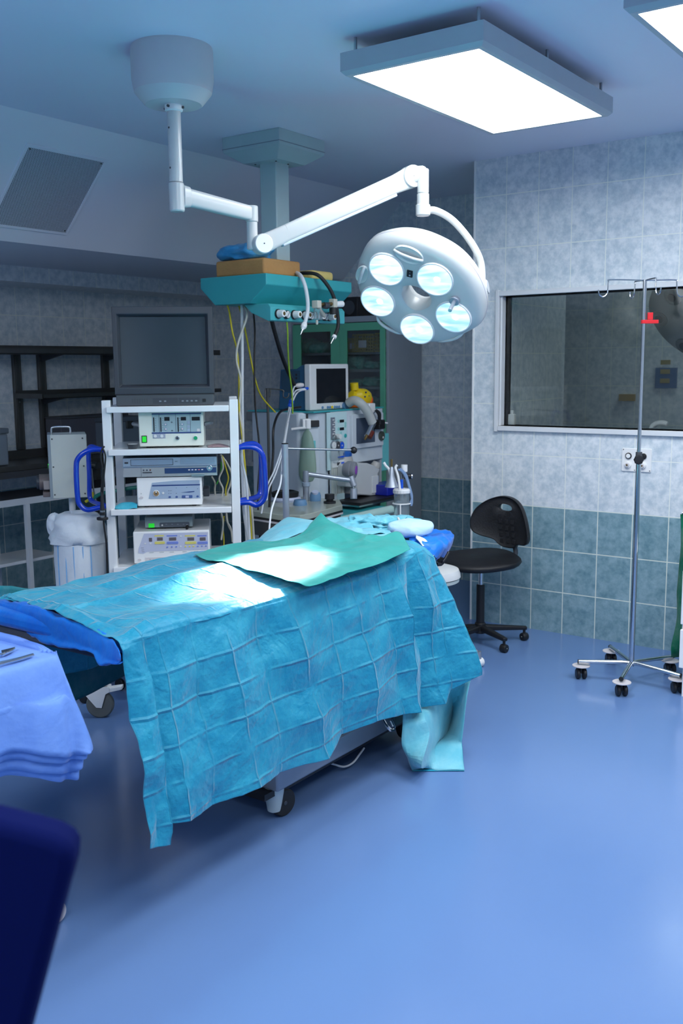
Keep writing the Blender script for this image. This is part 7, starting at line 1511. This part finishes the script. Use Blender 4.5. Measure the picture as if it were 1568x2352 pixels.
t = thing('grey_storage_case', 'large dark grey case lying on the worktop behind the beige pump box', 'case', (-5.65, p0.y+0.35, wz)); MB().box(-5.79, -5.62, p0.y, p0.y+0.62, wz+0.001, wz+0.27).build('body', mat('dim grey case', (0.12, 0.12, 0.14), 0.5), t, bevel=0.004); MB().box(-5.795, -5.61, p0.y-0.005, p0.y+0.625, wz+0.27, wz+0.285).build('lid', mat('dim grey lid', (0.08, 0.085, 0.095), 0.5), t, bevel=0.003)
# ================================================================== PUMP BOX ON STAND, SACK
D_ = 4.85; e1 = Vector((RT.x, RT.y, 0)).normalized(); 
P0 = PD(117, 1148, D_); P1 = PD(205, 1140, D_+0.05); ex_ = Vector((P1.x-P0.x, P1.y-P0.y, 0)).normalized(); ez_ = ex_.cross(CZ)
zt0, zt1 = PD(112, 998, D_).z, P0.z+0.004; wd_ = (PD(196, 992, D_)-PD(112, 998, D_)).length
t = thing('suction_pump_box', 'tall beige pump box with chrome handle left of the monitor trolley', 'pump unit', (P0.x, P0.y, 0))
f = Face((P0.x, P0.y, zt1), ex_, CZ, t)
hh = zt0-zt1; W0 = (P1-P0).length
inn = -f.ez
MB().prism([(0, 0), (W0, 0), (W0, hh), (0, hh)], f.pt(0, 0, 0), ex_, CZ, inn*0.20).build('housing', cream, t, bevel=0.004)
def side_pt(u, v): return None
MB().prism([(-0.002, -0.002), (0.012, -0.002), (0.012, hh+0.002), (-0.002, hh+0.002)], f.pt(0, 0, 0.001), ex_, CZ, inn*0.203).build('front_cover', mat('grey front cover', (0.36, 0.42, 0.45), 0.4), t)
for u, v in ((0.02, 0.02), (W0-0.02, 0.02), (0.02, hh-0.02), (W0-0.02, hh-0.02), (0.02, hh*0.5), (W0-0.02, hh*0.5)): f.knob('screw', u, v, 0.004, 0.003, dsteel, n=10)
ht = f.pt(0.02, hh, -0.08); MB().tube([ht, ht+CZ*0.022, ht+CZ*0.034+ex_*0.010, ht+CZ*0.034+ex_*0.08, ht+CZ*0.022+ex_*0.09, ht+ex_*0.09], 0.005, n=10, sub=5).build('carry_handle', chrome, t)
fl = Face(f.pt(-0.002, 0, 0), inn, CZ, t); fl.ez = -ex_
fl.rect('green_switch', 0.06, hh*0.46, 0.085, hh*0.53, ledg, 0.004); fl.rect('socket', 0.02, hh*0.44, 0.045, hh*0.52, black, 0.003)
fl.knob('pump_head', 0.10, hh*0.24, 0.040, 0.05, mat('brown grey pump head', (0.20, 0.16, 0.15), 0.4)); fl.knob('pump_wheel', 0.10, hh*0.24, 0.034, 0.064, greyp); fl.rect('pump_clamp', 0.02, hh*0.14, 0.08, hh*0.28, mat('taupe clamp', (0.42, 0.36, 0.34), 0.4), 0.03, bevel=0.004); fl.rect('pump_foot', 0.03, hh*0.02, 0.12, hh*0.10, mat('brown grey pump head', (0.2, 0.16, 0.15), 0.4), 0.035, bevel=0.004)
pl_ = f.pt(W0*0.55, 0, -0.10); MB().cyl((pl_.x, pl_.y, 0.05), (pl_.x, pl_.y, zt1+0.01), 0.0165, n=20).build('stand_pole', white, t)
for k in range(4):
    a = PI/4+k*PI/2; q5 = Vector((pl_.x+0.25*math.cos(a), pl_.y+0.25*math.sin(a), 0)); MB().cyl((pl_.x, pl_.y, 0.09), q5+CZ*0.075, 0.012, n=12).build('stand_leg', white, t); caster(t, q5, 0.03, 0.02, None, black, greyp, (1, 0, 0))
# white sack in a black holder
sp = PD(187, 1330, 4.72)
t = thing('laundry_sack', 'white woven sack with blue stripes standing left of the trolley', 'sack', (sp.x, sp.y, 0.47))
zt3 = PD(187, 1172, 4.72).z; h_ = zt3-0.50
def wob(a, i): return 1+0.03*math.sin(3*a+i)+0.015*math.sin(7*a-i*2)
R0 = 0.118
MB().lathe([(0, 0.50), (R0*0.96, 0.50), (R0*1.0, 0.56), (R0*1.02, 0.66), (R0*1.02, 0.74), (R0*0.98, 0.80), (R0*0.85, 0.84)], (sp.x, sp.y, 0), n=48, wob=wob).build('sack_body', sackm, t, ang=80)
def w2_(a, i): return 1+0.06*math.sin(3*a+i*1.3)+0.03*math.sin(8*a-i*2)
MB().lathe([(R0*0.90, 0.765), (R0*1.10, 0.755), (R0*1.14, 0.775), (R0*1.12, 0.80), (R0*1.0, 0.835), (R0*0.98, 0.86), (R0*0.8, zt3-0.01), (R0*0.55, zt3), (R0*0.4, zt3-0.02), (0, zt3-0.03)], (sp.x, sp.y, 0), n=56, wob=w2_).build('folded_collar', sackm, t, ang=80)
c = PD(127, 1205, 4.68); lump('sack_flap', (c.x, c.y, c.z), (0.035, 0.035, 0.055), sackm, None, None, 0.25, 4, parent=t, fr=3)
for a_ in (-1.9, -1.55, -1.2, -0.9, -2.3):
    ad_ = a_+YAW; x, y = sp.x+R0*1.035*math.cos(ad_), sp.y+R0*1.035*math.sin(ad_)
    MB().tube([Vector((sp.x+(x-sp.x)*s_*wob(ad_, i_)*0.995, sp.y+(y-sp.y)*s_*wob(ad_, i_)*0.995, z)) for i_, (s_, z) in enumerate(((0.975, 0.51), (0.985, 0.56), (1.0, 0.66), (1.0, 0.75)))], 0.0022, n=6, sub=4).build('blue_stripe', mat('pale blue stripe', (0.22, 0.50, 0.85), 0.6), t)
t = thing('sack_holder', 'black wheeled holder under the white sack', 'sack holder', (sp.x, sp.y, 0))
MB().lathe([(0.10, 0.46), (0.135, 0.465), (0.14, 0.50), (0.125, 0.50), (0.12, 0.475), (0, 0.475)], (sp.x, sp.y, 0), n=36).build('dish', black, t); MB().cyl((sp.x, sp.y, 0.08), (sp.x, sp.y, 0.465), 0.02).build('column', black, t)
for k in range(4):
    a = PI/4+k*PI/2; q5 = Vector((sp.x+0.16*math.cos(a), sp.y+0.16*math.sin(a), 0)); MB().cyl((sp.x, sp.y, 0.09), q5+CZ*0.07, 0.012, n=12).build('leg', black, t); caster(t, q5, 0.03, 0.02, None, black, greyp, (1, 0, 0))
# small tubing between sack and trolley, green tube
cable('green_suction_tube', 'dark green rubber tube passing behind the trolley to the left', [PD(x, y, d) for x, y, d in ((205, 1150, 4.9), (230, 1135, 4.95), (262, 1128, 5.0), (300, 1121, 5.0), (330, 1118, 5.0))], 0.010, gtube, 'tube')
cable('yellow_tube_end', 'short yellow tube end hanging between the blue handle and the trolley', [PD(x, y, 4.75) for x, y in ((196, 1153), (205, 1147), (212, 1140), (212, 1130))], 0.007, yellow, 'tube')
t = thing('pump_clamp_rod', 'thin steel rod with black knob between the beige box and the trolley', 'clamp rod', PD(212, 1070, 4.95))
MB().tube([PD(x, y, 4.95) for x, y in ((208, 1068), (212, 1095), (215, 1125), (220, 1150))], 0.004, n=8).build('rod', steel, t); MB().cyl(PD(210, 1067, 4.93), PD(222, 1070, 4.93), 0.018).build('knob', black, t, bevel=0.004); MB().cyl(PD(206, 1067, 4.93), PD(211, 1067, 4.93), 0.014).build('collar', steel, t)
# rear hook rail and second infusion stand
t = thing('rear_infusion_stand', 'dim steel infusion stand with hook arm behind the blue trolley handle', 'infusion stand', PD(614, 895, 5.7)*1.0)
b0 = PD(614, 893, 5.7); t.location = (b0.x, b0.y, 0); WM[t.name] = Matrix.Translation((b0.x, b0.y, 0))
MB().cyl((b0.x, b0.y, 0.03), b0, 0.008, n=14).build('pole', dsteel, t); MB().cyl((b0.x, b0.y, 0), (b0.x, b0.y, 0.03), 0.16, n=32).build('base', dsteel, t, bevel=0.004)
MB().tube([b0, PD(648, 896, 5.7), PD(650, 905, 5.7), PD(651, 912, 5.7), PD(657, 914, 5.7), PD(662, 910, 5.7), PD(663, 903, 5.7)], 0.004, n=8).build('hook', dsteel, t)
for dx in (-5, 6): MB().tube([b0, PD(614+dx, 894, 5.7), PD(614+dx, 908, 5.7), PD(614+dx*0.8, 913, 5.7)], 0.003, n=8).build('hook', dsteel, t)
t = thing('wall_power_socket', 'grey wall power socket with a black plug behind the trolley', 'wall socket', PY(596, 956, YB-0.01))
p = PY(583, 955, YB-0.001); MB().box(p.x-0.06, p.x+0.08, YB-0.03, YB-0.001, p.z-0.035, p.z+0.035).build('socket_plate', lgrey, t, bevel=0.004); p = PY(597, 955, YB-0.03); MB().cyl((p.x, YB-0.03, p.z), (p.x, YB-0.075, p.z), 0.022).build('black_plug', black, t, bevel=0.004)
